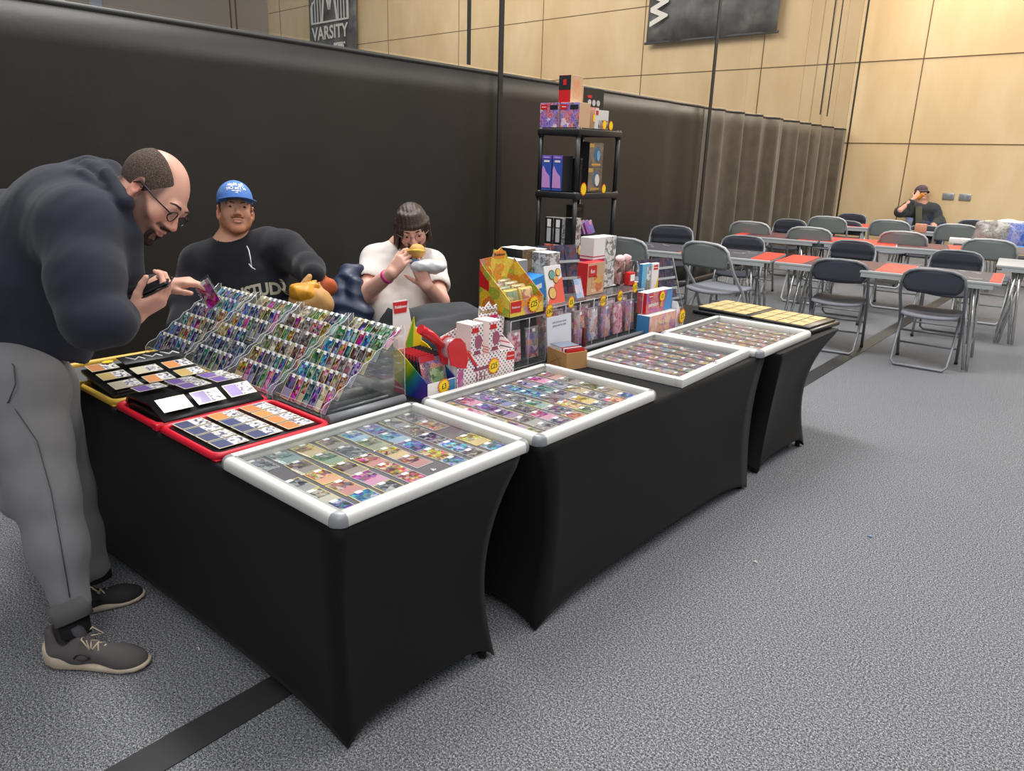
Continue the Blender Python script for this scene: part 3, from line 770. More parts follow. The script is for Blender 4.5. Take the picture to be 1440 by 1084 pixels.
# ---- display cases
def case(x0, x1, y0, y1, rz, style, lab):
    cx, cy = (x0+x1)/2, (y0+y1)/2; w, l = x1-x0, y1-y0
    t = empty('display_case', (cx, cy, TH+.0012), rz, lab, 'case', 'framed card cases along the stall front')
    bw, h = .031, .032
    MB().box((0, 0, .003), (w-.03, l-.03, .006)).build('backing_board', mat('grey_felt_backing', (100,97,104), .9), t)
    if style == 'round':
        def bar(p, q, n):
            # profile: rounded outside
            mb = MB(); p, q = V(p), V(q); d_ = (q-p).normalized(); rows = []
            pr_ = [(0, 0), (.010, -.0), (.010, .004), (.0, .004)]
            prf = [(bw*.5-.031, 0), (bw*.5-.031, h-.004), (bw*.5-.027, h)] + [(bw*.5-.014+.014*math.sin(a), h-.016+.016*math.cos(a)) for a in [PI/2*k/6 for k in range(7)]] + [(bw*.5, .004), (bw*.5-.003, 0)]
            P_ = [[e+n*(u-bw*.5)+V((0, 0, z)) for (u, z) in prf+[prf[0]]] for e in (p, q)]
            return mb.grid(P_)
        e = .0
        W2, L2 = w/2, l/2
        bar((W2, -L2+.03, 0), (W2, L2-.03, 0), V((1,0,0))).build('frame_bar', M_ALU, t)
        bar((-W2, L2-.03, 0), (-W2, -L2+.03, 0), V((-1,0,0))).build('frame_bar', M_ALU, t)
        bar((-W2+.03, -L2, 0), (W2-.03, -L2, 0), V((0,-1,0))).build('frame_bar', M_ALU, t)
        bar((W2-.03, L2, 0), (-W2+.03, L2, 0), V((0,1,0))).build('frame_bar', M_ALU, t)
        for sx in (-1, 1):
            for sy in (-1, 1):
                cxx, cyy = sx*(W2-.0305), sy*(L2-.0305)
                prf = [(.0005, h+.0006), (.017, h+.0006), (.024, h-.002), (.029, h-.008), (.0312, h-.016), (.0312, .004), (.029, 0)]
                a0 = {(1,1): 0, (-1,1): PI/2, (-1,-1): PI, (1,-1): 3*PI/2}[(sx, sy)]
                P_ = [[V((cxx+r_*math.cos(a0+PI/2*k/8), cyy+r_*math.sin(a0+PI/2*k/8), z)) for k in range(9)] for (r_, z) in prf]
                MB().grid(P_[::-1]).build('corner_cap', M_ALUG, t)
    else:
        for (c, d_) in (((w/2-bw/2, 0), (bw, l)), ((-w/2+bw/2, 0), (bw, l)), ((0, l/2-bw/2), (w-2*bw, bw)), ((0, -l/2+bw/2), (w-2*bw, bw))):
            MB().rbox((c[0], c[1], h/2), (d_[0], d_[1], h), .002).build('frame_bar', M_ALU, t)
    iw, il = w-2*bw, l-2*bw
    MB().box((0, 0, h-.007), (iw+.004, il+.004, .003)).build('window_pane', M_GLASS, t)
    mb = MB()
    for sx, d_ in ((-1, 1), (1, 1)): mb.box((sx*(iw/2), 0, h-.003), (.003, il, .003))
    o_ = MB().box((-iw/2+.002, 0, h-.004), (.006, il, .004)).build('inner_bead', mat('clear_bead', (168,170,168), .3), t)
    MB().box((0, -il/2+.002, h-.004), (iw, .005, .004)).build('inner_bead', mat('clear_bead', (168,170,168), .3), t)
    lk = MB().lathe([(.0085, 0), (.0085, .003), (.006, .0045), (.001, .0046)], (iw/2-(.022 if style == 'round' else -.014), 0, h-(.005 if style == 'round' else .0)), 16).build('lock', M_CHROME, t)
    return t
case(-1.735, -1.232, .874, 1.540, 0, 'round', 'white-framed card case at the near corner of the stall, beside the red binder')
case(-1.735, -1.225, 1.562, 2.213, 0, 'round', 'white-framed card case in the middle, second from the near corner of the stall')
case(-1.712, -1.243, 2.375, 3.000, .04, 'square', 'square-cornered white card case standing third along the stall front')
case(-1.705, -1.205, 3.012, 3.600, 0, 'round', 'farthest white-framed card case, next to the black binder of gold cards')
LIE = Rz(PI/2)         # card top towards -X, picture up
zc = TH+.0085
names = ['front row', 'second row back', 'third row back', 'fourth row back', 'back row']
tn = list(TONES)
pal1 = [['blue','sky','grey','red','navy','sky','grey','sky'], ['cream','red','pink','orange','red','gold','sky','yellow'], ['grey','orange','brown','red','gold','blue','navy','orange'], ['navy','brown','green','grey','olive','sky','brown','orange'], ['grey','teal','gold','brown','sky','blue','navy','grey']]
for r_ in range(5):
    for c in range(8):
        if (r_, c) in ((0, 4), (3, 0), (2, 7)): continue
        x = -1.31-r_*.086+random.uniform(-.004, .004); y = .945+c*.0752+random.uniform(-.003, .003)
        big = (r_, c) in ((3, 2), (4, 4), (3, 4))
        o = card((x, y, zc), LIE @ Rz(random.uniform(-.04, .04)), pal1[r_][c], '%s toned card, %s from left, %s of the nearest case' % (pal1[r_][c], ORD[c], names[r_]), 'cards laid in the nearest case', s=.97)
        if big or r_ in (3, 4):
            s_ = MB().rbox((0, 0, -.001), (.072, .100, .005), .001).build('plastic_slab', M_ACR, o)
pal2 = [['olive','grey','navy','red','green','grey','orange','blue'], ['purple','grey','pink','navy','gold','yellow','grey','brown'], ['grey','purple','navy','teal','grey','navy','gold','olive'], ['pink','purple','blue','grey','sky','teal','navy','brown'], ['gold','pink','purple','navy','sky','purple','pink','red']]
for r_ in range(5):
    for c in range(8):
        x = -1.305-r_*.085+random.uniform(-.003, .003); y = 1.632+c*.0738+random.uniform(-.003, .003)
        card((x, y, zc), LIE @ Rz(random.uniform(-.03, .03)), pal2[r_][c], '%s toned card, %s from left, %s of the second case' % (pal2[r_][c], ORD[c], names[r_]), 'cards laid in the second case', s=.98)
# the remaining cards farther off: one uncounted mass
REST = MB()
def m_rest():
    return art('assorted_card_print', [(60,70,120), (170,60,60), (120,80,150), (210,190,90), (60,60,70), (90,150,170), (150,110,80), (190,190,200), (60,110,80), (220,140,170)], 60, .3, rnd=False)
def rest_card(M, s=1.):
    REST.box((M @ V((0,0,0))), (.0001,)*3) if False else None
    h = [(-.0315, -.044), (.0315, -.044), (.0315, .044), (-.0315, .044)]
    n = len(REST.v)
    top = [M @ V((a*s, b*s, .0006)) for a, b in h]; bot = [M @ V((a*s, b*s, -.0004)) for a, b in h]
    REST.add(top+bot, [(0,1,2,3), (7,6,5,4), (0,4,5,1), (1,5,6,2), (2,6,7,3), (3,7,4,0)], 0)
    st = [(-.006, .033), (.013, .033), (.013, .046), (-.006, .046)]
    REST.add([M @ V((a*s, b*s, .0016)) for a, b in st], [(0,1,2,3)], 1)
for (x0, y0, R_, C_, rz, dx, dy) in ((-1.30, 2.45, 5, 7, .04, .084, .0745), (-1.275, 3.075, 5, 7, 0, .087, .0745)):
    for r_ in range(R_):
        for c in range(C_):
            rest_card(Matrix.Translation((x0-r_*dx+(-.02*c*.1 if rz else 0), y0+c*dy, zc)) @ Rz(PI/2+random.uniform(-.03, .03)).to_4x4(), .93)

# ---- binders
def slab_page(x0, x1, y0, y1, zf, nm, parent, m, t=.004):
    "page surface following zf(u) across x"
    n = 12
    P_ = [[(x0+(x1-x0)*i/n-parent.location.x, y-parent.location.y, zf(i/n)-parent.location.z) for y in (y0, y1)] for i in range(n+1)]
    o = MB().grid(P_).build(nm, m, parent); solidify(o, t, 1); return o
def binder(name, x0, x1, y0, y1, M_COV, M_LIN, lab, z0=TH+.001, rim=.011, spine=None):
    t = empty(name, ((x0+x1)/2, (y0+y1)/2, z0), 0, lab, 'binder')
    xs = (x0+x1)/2 if spine is None else spine
    for (a, b) in ((x0, xs-.006), (xs+.006, x1)):
        MB().rbox(((a+b)/2-t.location.x, 0, .003), (b-a, y1-y0, .006), .0025).build('cover', M_COV, t)
        MB().box(((a+b)/2-t.location.x, 0, .0065), (b-a-.035, y1-y0-.035, .001)).build('cover_lining', M_LIN, t)
        loop = []
        for (cx, cy, a0) in ((b-.03, y1-.03, 0), (a+.03, y1-.03, 90), (a+.03, y0+.03, 180), (b-.03, y0+.03, 270)):
            for k in range(5):
                an = math.radians(a0+22.5*k); loop.append((cx+.026*math.cos(an)-t.location.x, cy+.026*math.sin(an)-t.location.y, .012))
        MB().tube(loop, rim, 8, closed=True).build('zip_rim', M_COV, t)
    MB().rbox((xs-t.location.x, 0, .004), (.022, y1-y0-.01, .006), .002).build('spine', M_COV, t)
    return t
M_REDC = mat('red_binder_cover', (206,18,44), .38, bstr=.1, bscale=500)
M_GOLDC = mat('gold_yellow_binder_cover', (226,184,66), .42, bstr=.1, bscale=500)
M_BLKPG = mat('black_page', (30,30,32), .35)
M_DGREY = mat('grey_lining', (92,94,98), .7)
M_SLV = glassy('page_sleeve', refl=.5, base=.03, rough=.12)
rb = binder('card_binder', -2.375, -1.765, .885, 1.245, M_REDC, M_BLKPG, 'open red zip binder of cards beside the nearest card case', spine=-2.085)
slab_page(-2.068, -1.795, .905, 1.225, lambda u: TH+.020-.004*u, 'page', M_BLKPG, None, 0) if False else None
slab_page(-2.068, -1.795, .905, 1.225, lambda u: TH+.016, 'right_page', rb, M_BLKPG, .006)
zl = lambda u: TH+.030+.030*min(1, u/.07)+.006*max(0, u-.07) if u < .66 else TH+.0636-.036*((u-.66)/.34)
slab_page(-2.345, -2.088, .905, 1.225, zl, 'page_stack', rb, M_BLKPG, .012)
MB().rbox((-2.345+.12-rb.location.x, 0, .020), (.235, .31, .024), .003).build('lower_pages', M_BLKPG, rb)
MB().rbox((-2.085-rb.location.x, -.187, .018), (.03, .012, .02), .003).build('zip_pull', M_REDC, rb)
SIDE = Rz(PI)          # card long axis along X? rotated below
def bcard(x, y, z, tilt, tone, lab, group, rot=PI/2):
    M3 = Ry(tilt) @ Rz(-PI+rot+PI/2)
    return card((x, y, z), M3, tone, lab, group, sticker=False, me=BCARD_ME)
for r_ in range(4):
    for c in range(3):
        tone = 'orange' if (c == 2 or (c == 1 and r_ < 1)) else 'navy'
        bcard(-2.033+r_*.0685, .958+c*.105, TH+.0235, 0, tone, '%s and white card, %s row from spine, %s pocket, red binder right page' % (tone, ORD[r_], ORD[c]), 'cards on the right page of the red binder')
for r_ in range(3):
    u = (.21, .50, .83)[r_]; x = -2.345+.257*u; tl = (-.02, -.02, .39)[r_]
    for c in range(3):
        if (r_, c) == (1, 0): continue
        tone = 'purple' if (r_, c) != (2, 0) else 'cream'
        bcard(x, .958+c*.105, zl(u)+.0145+.002*(r_ == 1), tl, tone, '%s and white card, %s row, %s pocket, red binder raised page' % (tone, ORD[r_], ORD[c]), 'cards on the raised page of the red binder')
yb = binder('card_binder', -2.93, -2.395, .885, 1.26, M_GOLDC, M_DGREY, 'open gold-yellow zip binder of cards, farther along towards the standing man', spine=-2.66)
zy = lambda u: TH+.060-.032*u
slab_page(-2.68, -2.425, .905, 1.235, zy, 'page_stack', yb, M_BLKPG, .012)
MB().rbox((-2.555-yb.location.x, 0, .022), (.24, .31, .026), .003).build('lower_pages', M_BLKPG, yb)
mb = MB()
for k in range(30): mb.tube([(-2.428-yb.location.x, .912-yb.location.y+k*.0108, .020), (-2.424-yb.location.x, .912-yb.location.y+k*.0108, .030)], .0018, 5)
for r_ in range(3):
    u = (.16, .5, .84)[r_]; x = -2.68+.255*u
    for c in range(3):
        if r_ == 0 and c > 0: continue
        tone = ['orange', 'gold', 'cream'][(r_+c) % 3]
        bcard(x, .958+c*.108, zy(u)+.0145, .125, tone, '%s and white card, %s row, %s pocket, gold-yellow binder page' % (tone, ORD[r_], ORD[c]), 'cards on the page of the gold-yellow binder')
# black leaflet with white brush lettering tucked on the gold binder
lf = empty('black_leaflet', (-2.642, 1.125, TH+.076), 0, 'black leaflet with white brush marks lying on the gold-yellow binder', 'leaflet'); lf.rotation_euler = (0, .125, 0)
MB().rbox((0, 0, 0), (.075, .21, .0015), .0005).build('leaflet_sheet', mat('black_gloss_print', (30,30,34), .3), lf)
for i_, (a_, b_, w_) in enumerate(((-.06, .0, .05), (.0, .01, .06), (.06, -.005, .055))):
    mb = MB(); mb.tube([(-.02, a_-.02, .0012), (.01, a_, .0012), (-.008, a_+.02, .0012), (.02, a_+.03, .0012)], .0028, 5); mb.build('brush_mark', mat('white_brush_ink', (240,240,240), .5), lf)
ys_ = MB().prism([(.02*(1 if k % 2 else .8)*math.cos(PI*k/9), .012*(1 if k % 2 else .8)*math.sin(PI*k/9)) for k in range(18)], .001, Matrix.Translation((-2.66, .985, TH+.0775)) @ Ry(.125).to_4x4() @ Rz(PI/2).to_4x4()).build('price_star', M_YEL); tag(ys_, 'small yellow star tag lying on the gold-yellow binder', 'price tag')
# black binder of gold cards at the far end
kb = empty('card_binder', (-1.545, 3.83, TH+.0125), -.06, 'black binder lying open with pale gold cards at the far end of the stall', 'binder')
MB().rbox((0, 0, .0), (.66, .34, .02), .006).build('cover', M_BLKPG, kb)
MB().rbox((-.155, 0, .018), (.30, .31, .016), .004).build('page_stack', M_BLKPG, kb)
MB().rbox((.160, 0, .014), (.30, .31, .012), .004).build('page_stack', M_BLKPG, kb)
M_GC = art('gold_card_print', [(214,190,130), (200,176,118), (226,208,160), (180,150,100), (215,185,120)], 60, .4)
mb = MB()
for r_ in range(8):
    for c in range(3):
        x = -.275+r_*.0705 + (.02 if r_ > 3 else 0); mb.box((x, -.1+c*.1, .0275 if r_ < 4 else .0215), (.064, .092, .0012))
mb.build('gold_cards', M_GC, kb)['kind'] = 'stuff'
# ================================================================== PEOPLE (implicit surfaces meshed once)
class SDF:
    def __init__(s, lo, hi, h):
        s.h = h; s.lo = np.array(lo, float); n = np.ceil((np.array(hi)-s.lo)/h).astype(int)+1
        s.n = n; s.F = np.full(n, .06, np.float32)
        s.ax = [s.lo[i]+h*np.arange(n[i]) for i in range(3)]
    def region(s, lo, hi):
        i0 = np.maximum(0, np.floor((np.array(lo)-s.lo)/s.h).astype(int)); i1 = np.minimum(s.n, np.ceil((np.array(hi)-s.lo)/s.h).astype(int)+1)
        if (i1 <= i0).any(): return None
        sl = tuple(slice(a, b) for a, b in zip(i0, i1))
        g = np.meshgrid(*[s.ax[k][sl[k]] for k in range(3)], indexing='ij')
        return sl, np.stack(g, -1)
    def comb(s, sl, d, k, op):
        F = s.F[sl]
        if op == 'sub': d = -d; h_ = np.maximum(k-np.abs(F-d), 0)/max(k, 1e-6); s.F[sl] = np.maximum(F, d)+h_*h_*k*.25
        elif op == 'int': s.F[sl] = np.maximum(F, d)
        else: h_ = np.maximum(k-np.abs(F-d), 0)/max(k, 1e-6); s.F[sl] = np.minimum(F, d)-h_*h_*k*.25
    def cone(s, a, b, ra, rb, k=.02, op='add', flat=None, wob=None):
        "tapered capsule; flat=(axis vector, factor) squeezes the section along an axis"
        a = np.array(a, float); b = np.array(b, float); m = max(ra, rb)*1.35+k+.02
        r_ = s.region(np.minimum(a, b)-m, np.maximum(a, b)+m)
        if r_ is None: return s
        sl, P_ = r_; ab = b-a; L2 = (ab@ab)+1e-12
        t = np.clip(((P_-a)@ab)/L2, 0, 1)
        q = P_-a-t[..., None]*ab
        if flat is not None:
            f = np.array(flat[0], float); f /= np.linalg.norm(f); q = q+(q@f)[..., None]*f*(flat[1]-1)
        d = np.sqrt((q*q).sum(-1))-(ra+(rb-ra)*t)
        if wob is not None:
            amp, fr, ph = wob; x = t*math.sqrt(L2)
            d = d+amp*np.sin(fr*x+ph+2.2*np.sin(9*(P_[..., 0]+P_[..., 1]*.7)+ph*2)+6*P_[..., 2])*np.clip(1.2-.4*np.abs(t-.5), 0, 1)
        s.comb(sl, d, k, op); return s
    def ell(s, c, r, M3=None, k=.01, op='add'):
        c = np.array(c, float); R_ = np.array(M3) if M3 is not None else np.eye(3); m = max(r)+k+.02
        g = s.region(c-m, c+m)
        if g is None: return s
        sl, P_ = g; q = (P_-c)@R_        # local coordinates (columns of M3 are the local axes)
        r = np.array(r, float); k0 = np.sqrt(((q/r)**2).sum(-1)); k1 = np.sqrt(((q/r**2)**2).sum(-1))+1e-9
        s.comb(sl, k0*(k0-1)/k1, k, op); return s
    def plane(s, p, n, op='int'):
        sl = tuple(slice(0, v) for v in s.n); g = np.stack(np.meshgrid(*s.ax, indexing='ij'), -1)
        d = (g-np.array(p, float))@np.array(n, float); s.comb(sl, d, 1e-4, op); return s
    def warp(s, fn):
        g = np.stack(np.meshgrid(*s.ax, indexing='ij'), -1); s.F = (s.F+fn(g)).astype(np.float32); return s
    def surf(s):
        F = s.F; h = s.h; nx, ny, nz = F.shape; I = F < 0
        c = I[:-1, :-1, :-1].astype(np.int8)
        cnt = sum(I[i:nx-1+i, j:ny-1+j, k:nz-1+k].astype(np.int8) for i in (0,1) for j in (0,1) for k in (0,1))
        act = (cnt > 0) & (cnt < 8); idx = np.argwhere(act); vid = -np.ones(act.shape, np.int64); vid[act] = np.arange(len(idx))
        acc = np.zeros((len(idx), 3)); num = np.zeros(len(idx))
        cor = [(i, j, k) for i in (0,1) for j in (0,1) for k in (0,1)]
        for a in cor:
            for ax in range(3):
                if a[ax]: continue
                b = list(a); b[ax] = 1
                fa = F[idx[:,0]+a[0], idx[:,1]+a[1], idx[:,2]+a[2]]; fb = F[idx[:,0]+b[0], idx[:,1]+b[1], idx[:,2]+b[2]]
                cr = (fa < 0) != (fb < 0); t = np.where(cr, fa/(fa-fb+1e-12), 0)
                p = np.tile(np.array(a, float), (len(idx), 1)); p[:, ax] += t
                acc[cr] += p[cr]; num[cr] += 1
        vs = (idx+acc/num[:, None])*h+s.lo
        fs = []
        for ax in range(3):
            o1, o2 = [(1, 2), (2, 0), (0, 1)][ax]
            sa = [slice(None)]*3; sb = [slice(None)]*3; sa[ax] = slice(0, -1); sb[ax] = slice(1, None)
            A = I[tuple(sa)]; B = I[tuple(sb)]; e = np.argwhere(A != B)
            m = (e[:, o1] > 0) & (e[:, o2] > 0) & (e[:, o1] < F.shape[o1]-1) & (e[:, o2] < F.shape[o2]-1); e = e[m]
            ins = A[e[:,0], e[:,1], e[:,2]]
            def V_(d1, d2):
                q = e.copy(); q[:, o1] -= d1; q[:, o2] -= d2; return vid[q[:,0], q[:,1], q[:,2]]
            quad = np.stack([V_(1,1), V_(0,1), V_(0,0), V_(1,0)], 1)
            quad[~ins] = quad[~ins][:, ::-1]; fs.append(quad)
        fs = np.concatenate(fs); fs = fs[(fs >= 0).all(1)]
        return vs, fs
    def mesh(s, name, m, parent=None, smooth=2, color=None, shrink=0.):
        vs, fs = s.surf(); n = len(vs)
        E = np.concatenate([fs[:, [0,1]], fs[:, [1,2]], fs[:, [2,3]], fs[:, [3,0]]]); 
        deg = np.bincount(E.ravel(), minlength=n).astype(float); deg[deg == 0] = 1
        for it in range(smooth*2):
            av = np.stack([np.bincount(E[:,0], vs[E[:,1], k], n)+np.bincount(E[:,1], vs[E[:,0], k], n) for k in range(3)], 1)/deg[:, None]
            vs = vs+(av-vs)*(.55 if it % 2 == 0 else -.56)
        me = bpy.data.meshes.new(name); me.from_pydata(vs.tolist(), [], fs.tolist()); me.materials.append(m)
        me.polygons.foreach_set('use_smooth', [True]*len(fs)); me.update()
        if color is not None:
            at_ = me.color_attributes.new('tint', 'FLOAT_COLOR', 'POINT'); cc = color(vs); at_.data.foreach_set('color', np.concatenate([cc, np.ones((n, 1))], 1).astype(np.float32).ravel())
        o = bpy.data.objects.new(name, me); COL.objects.link(o)
        if parent is not None: o.parent = parent; o.matrix_parent_inverse = Matrix.Translation(-parent.location)
        return o
def skin_m():
    t = NT('skin'); a = t.n('ShaderNodeAttribute', attribute_name='tint'); co = t.coord()
    n = t.noise(co, 60, 3, .6); c = t.mix(.10, a.outputs[0], t.ramp(n, [(.3, (190,120,100)), (.7, (245,205,185))]), 'SOFT_LIGHT')
    n2 = t.noise(co, 900, 2)
    return t.bsdf(c, .5, bump=n2, bstr=.08, bdist=.001, sub=.06, spec=.4)
M_SKIN = skin_m()
def tint_m(name, rough=.9, fuzz=600, bs=.5):
    t = NT(name); a = t.n('ShaderNodeAttribute', attribute_name='tint'); co = t.coord(); n = t.noise(co, fuzz, 3, .7)
    c = t.mix(.5, a.outputs[0], t.ramp(n, [(.35, (60,55,52)), (.65, (225,205,190))]), 'OVERLAY')
    return t.bsdf(c, rough, bump=n, bstr=bs, bdist=.002)
def cloth(name, col, rough=.9, bs=.25, sc=900, sheen=.15, var=.12, vs=12):
    return mat(name, col, rough, var=var, vscale=vs, bstr=bs, bscale=sc, sheen=sheen, spec=.25)
def lin(c): return np.array(srgb(c)[:3])
def smooth01(x): x = np.clip(x, 0, 1); return x*x*(3-2*x)

def head(S_, c, M3, s=1., neck=None, nr=.055, brow=.0, jawopen=0.):
    "adds a head to the sdf; M3 columns = right, forward, up; c = centre"
    M3 = np.array(M3); L = lambda x, y, z: np.array(c)+M3@(np.array([x, y, z])*s)
    E = lambda p, r, k=.01, op='add', R=None: S_.ell(L(*p), [q*s for q in r], M3 if R is None else M3@R, k*s, op)
    K = lambda a, b, ra, rb, k=.01, op='add': S_.cone(L(*a), L(*b), ra*s, rb*s, k*s, op)
    E((0, -.018, .030), (.074, .094, .088)); E((0, .030, -.010), (.062, .064, .090), .02)
    E((0, .008, -.045), (.060, .065, .060), .02)
    for sx in (-1, 1):
        K((sx*.052, -.005, -.050), (sx*.020, .068, -.098-jawopen), .020, .016, .03)
        E((sx*.038, .058, -.030), (.024, .024, .022), .018)
        E((sx*.0315, .094, .003), (.018, .011, .0115), .012, 'sub')
        E((sx*.032, .0800, .003), (.0145, .0135, .0132), .004)
        E((sx*.032, .0975, .0015), (.0125, .0085, .0037), .001, 'sub')
        E((sx*.0115, .101, -.036), (.0085, .009, .007), .006)
        R_ = np.array(Ry(.0)@Rz(-sx*.35))
        E((sx*.079, -.008, -.008), (.0075, .021, .033), .006, 'add', R_)
        E((sx*.084, -.002, -.002), (.006, .011, .017), .004, 'sub', R_)
        E((sx*.080, -.001, -.036), (.006, .009, .010), .006)
    K((-.034, .084, .022), (.034, .084, .022), .0105, .0105, .016)
    K((0, .090, .004), (0, .110, -.030), .0075, .0115, .010)
    E((0, .066, -.104-jawopen), (.024, .024, .018), .02)
    E((0, .082, -.058), (.028, .018, .018), .014)
    if jawopen: E((0, .098, -.066), (.018, .022, .010+jawopen*.4), .004, 'sub')
    E((0, .0975, -.0585), (.023, .0075, .0052), .003); E((0, .0965, -.0715-jawopen), (.020, .0075, .0055), .003)
    if not jawopen: E((0, .108, -.0645), (.024, .009, .0014), .002, 'sub')
    if neck is not None: S_.cone(L(0, -.030, -.060), neck, nr*s, nr*1.08*s, .03)
    return L
def head_color(c, M3, s, base, lips=(178,98,92), beard=None, stubble=0., scalp=None, ruddy=(214,130,112), hairfn=None, blim=-.012):
    M3 = np.array(M3); c = np.array(c)
    def fn(vs):
        q = ((vs-c)@M3)/s; x, y, z = q.T; ax = np.abs(x)
        col = np.tile(lin(base), (len(vs), 1))
        def mixc(w, cc): nonlocal col; w = np.clip(w, 0, 1)[:, None]; col = col*(1-w)+lin(cc)*w
        inh = (np.linalg.norm(q, axis=1) < .17)
        mixc(inh*.45*np.exp(-(((ax-.04)/.02)**2+((z+.03)/.02)**2))*(y > .03), ruddy)
        mixc(inh*.45*np.exp(-((x/.014)**2+((z+.03)/.016)**2))*(y > .09), ruddy)
        mixc(inh*.6*(ax > .071)*np.exp(-((z)/.04)**2), ruddy)
        if beard is not None:
            w = smooth01((blim-.85*np.maximum(0, y-.018)-z)/.020)*smooth01((y+.002)/.018)*smooth01((z+.128+.9*np.maximum(0, .04-y)*-1+.02)/.02)
            mus = np.exp(-((z+.045)/.008)**4)*(ax < .034)*(y > .07)
            mixc(inh*np.maximum(w*(1-.6*np.exp(-((ax-.03)/.014)**2-((z+.05)/.013)**2)), mus)*stubble, beard)
        mixc(inh*np.exp(-((x/.022)**4+((z+.0645)/.0085)**4))*(y > .085)*.65, lips)
        if scalp is not None:
            w = scalp(x, y, z); mixc(inh*w, hairfn)
        return col
    return fn
def eyes(L, M3, s, parent, iris=(70,80,70), brow_c=(120,80,50), look=(0,0), browz=.026, lid=True):
    M = frame((0,0,0), *[V(np.array(M3)[:, k]) for k in range(3)])
    for sx in (-1, 1):
        mb = MB(); c_ = V(L(sx*.032, .0812, .002)); R_ = M.to_3x3()
        mb.lathe([(.0115*s*math.sin(a), .0115*s*math.cos(a)) for a in [PI*k/10 for k in range(1, 10)]], c_, 14, 0, R_ @ Rx(-PI/2))
        o = mb.build('eyeball', mat('eye_white', (222,214,208), .25), parent); o.matrix_parent_inverse = Matrix.Translation(-parent.location)
        d_ = (R_ @ V((look[0], 1, look[1]))).normalized()
        R2 = d_.to_track_quat('Z', 'Y').to_matrix()
        mb = MB().lathe([(.0070*s, .0096*s), (.0064*s, .0108*s), (.0026*s, .0120*s), (.0024*s, .0121*s)], c_, 14, 0, R2)
        o2 = mb.build('iris', mat('iris_%d' % iris[0], iris, .2), o)
        mb = MB().lathe([(.0024*s, .0112*s), (.0024*s, .01215*s), (.0003*s, .0123*s)], c_, 10, 0, R2); mb.build('pupil', mat('pupil_black', (12,10,10), .2), o)
        pts = [L(sx*.014, .096, browz-.002), L(sx*.026, .0975, browz+.003), L(sx*.040, .0885, browz+.003), L(sx*.050, .077, browz-.003)]
        o3 = MB().tube(pts, [.0022*s, .0034*s, .0030*s, .0012*s], 7).build('eyebrow', mat('brow_%d' % brow_c[0], brow_c, .9), parent); o3.matrix_parent_inverse = Matrix.Translation(-parent.location)

def hand(S_, wrist, fwd, nrm, side, curls, s=1., thumb=(.6, .6), tcurl=.5, spread=.10, wr=.026):
    """fwd: wrist->knuckles, nrm: back of the hand, side: towards the thumb. curls: four (index..little) radians per joint"""
    w = np.array(wrist, float); f = np.array(V(fwd).normalized()); n0 = V(nrm); n0 = (n0-V(f)*n0.dot(V(f))).normalized(); n = np.array(n0)
    sd = np.cross(f, n); sd = sd*(1 if sd@np.array(side) > 0 else -1)
    P_ = lambda a, b, c: w+f*a*s+sd*b*s+n*c*s
    kx = [.092, .095, .090, .082]; ky = [.028, .009, -.010, -.028]; ln = [(.042, .026, .021), (.046, .029, .022), (.043, .027, .021), (.034, .021, .019)]
    for i in range(4):
        S_.cone(P_(.0, ky[i]*.55, 0), P_(kx[i]-.008, ky[i]*.92, 0), .0150*s, .0118*s, .012)
    S_.ell(P_(.05, 0, -.004), (.046*s, .036*s, .0135*s), np.stack([f, sd, n], 1), .012)
    tips = []
    for i in range(4):
        p = P_(kx[i]-.006, ky[i], 0); ang = 0.; dirx = f+sd*(spread*(1.5-i)/1.5); dirx /= np.linalg.norm(dirx)
        cl = curls[i] if hasattr(curls[i], '__len__') else (curls[i],)*3
        for j in range(3):
            ang += cl[j]; d_ = dirx*math.cos(ang)-n*math.sin(ang); q = p+d_*ln[i][j]*s
            r0 = (.0094, .0084, .0076)[j]*s*(.9 if i == 3 else 1); r1 = (.0086, .0078, .0066)[j]*s*(.9 if i == 3 else 1)
            S_.cone(p, q, r0, r1, .0035); p = q
        tips.append(p)
    # thumb from the side of the palm near its base
    p = P_(.018, .026, -.006); a_, b_ = thumb
    d_ = f*math.cos(a_)+sd*math.sin(a_); d_ = d_*math.cos(b_)-n*math.sin(b_); 
    q = p+d_*.042*s; S_.cone(p, q, .0150*s, .0110*s, .012)
    d2 = d_*math.cos(tcurl*.5)+f*math.sin(tcurl*.5); d2 /= np.linalg.norm(d2); q2 = q+d2*.032*s; S_.cone(q, q2, .0105*s, .0092*s, .005)
    d3 = d2*math.cos(tcurl*.6)+f*math.sin(tcurl*.6); d3 /= np.linalg.norm(d3); q3 = q2+d3*.024*s; S_.cone(q2, q3, .0094*s, .0074*s, .004)
    tips.append(q3); return tips
def limb(S_, pts, rs, k=.02, flat=None, wob=None):
    for i in range(len(pts)-1): S_.cone(pts[i], pts[i+1], rs[i], rs[i+1], k, flat=flat, wob=wob)
def wav(amp, seed, f=40):
    rs = np.random.RandomState(seed); ds = rs.normal(size=(7, 3)); ds /= np.linalg.norm(ds, axis=1)[:, None]; ph = rs.uniform(0, 6, 7)
    def fn(g):
        o = 0
        for i in range(7): o = o+np.sin((g@ds[i])*f*(.5+.25*i)+ph[i]+1.5*np.sin((g@ds[(i+2) % 7])*f*.4))/(1+.5*i)
        return (amp*o/2.4).astype(np.float32)
    return fn
def clothpart(S_, nm, m, parent, smooth=2, t=None):
    o = S_.mesh(nm, m, parent, smooth); return o
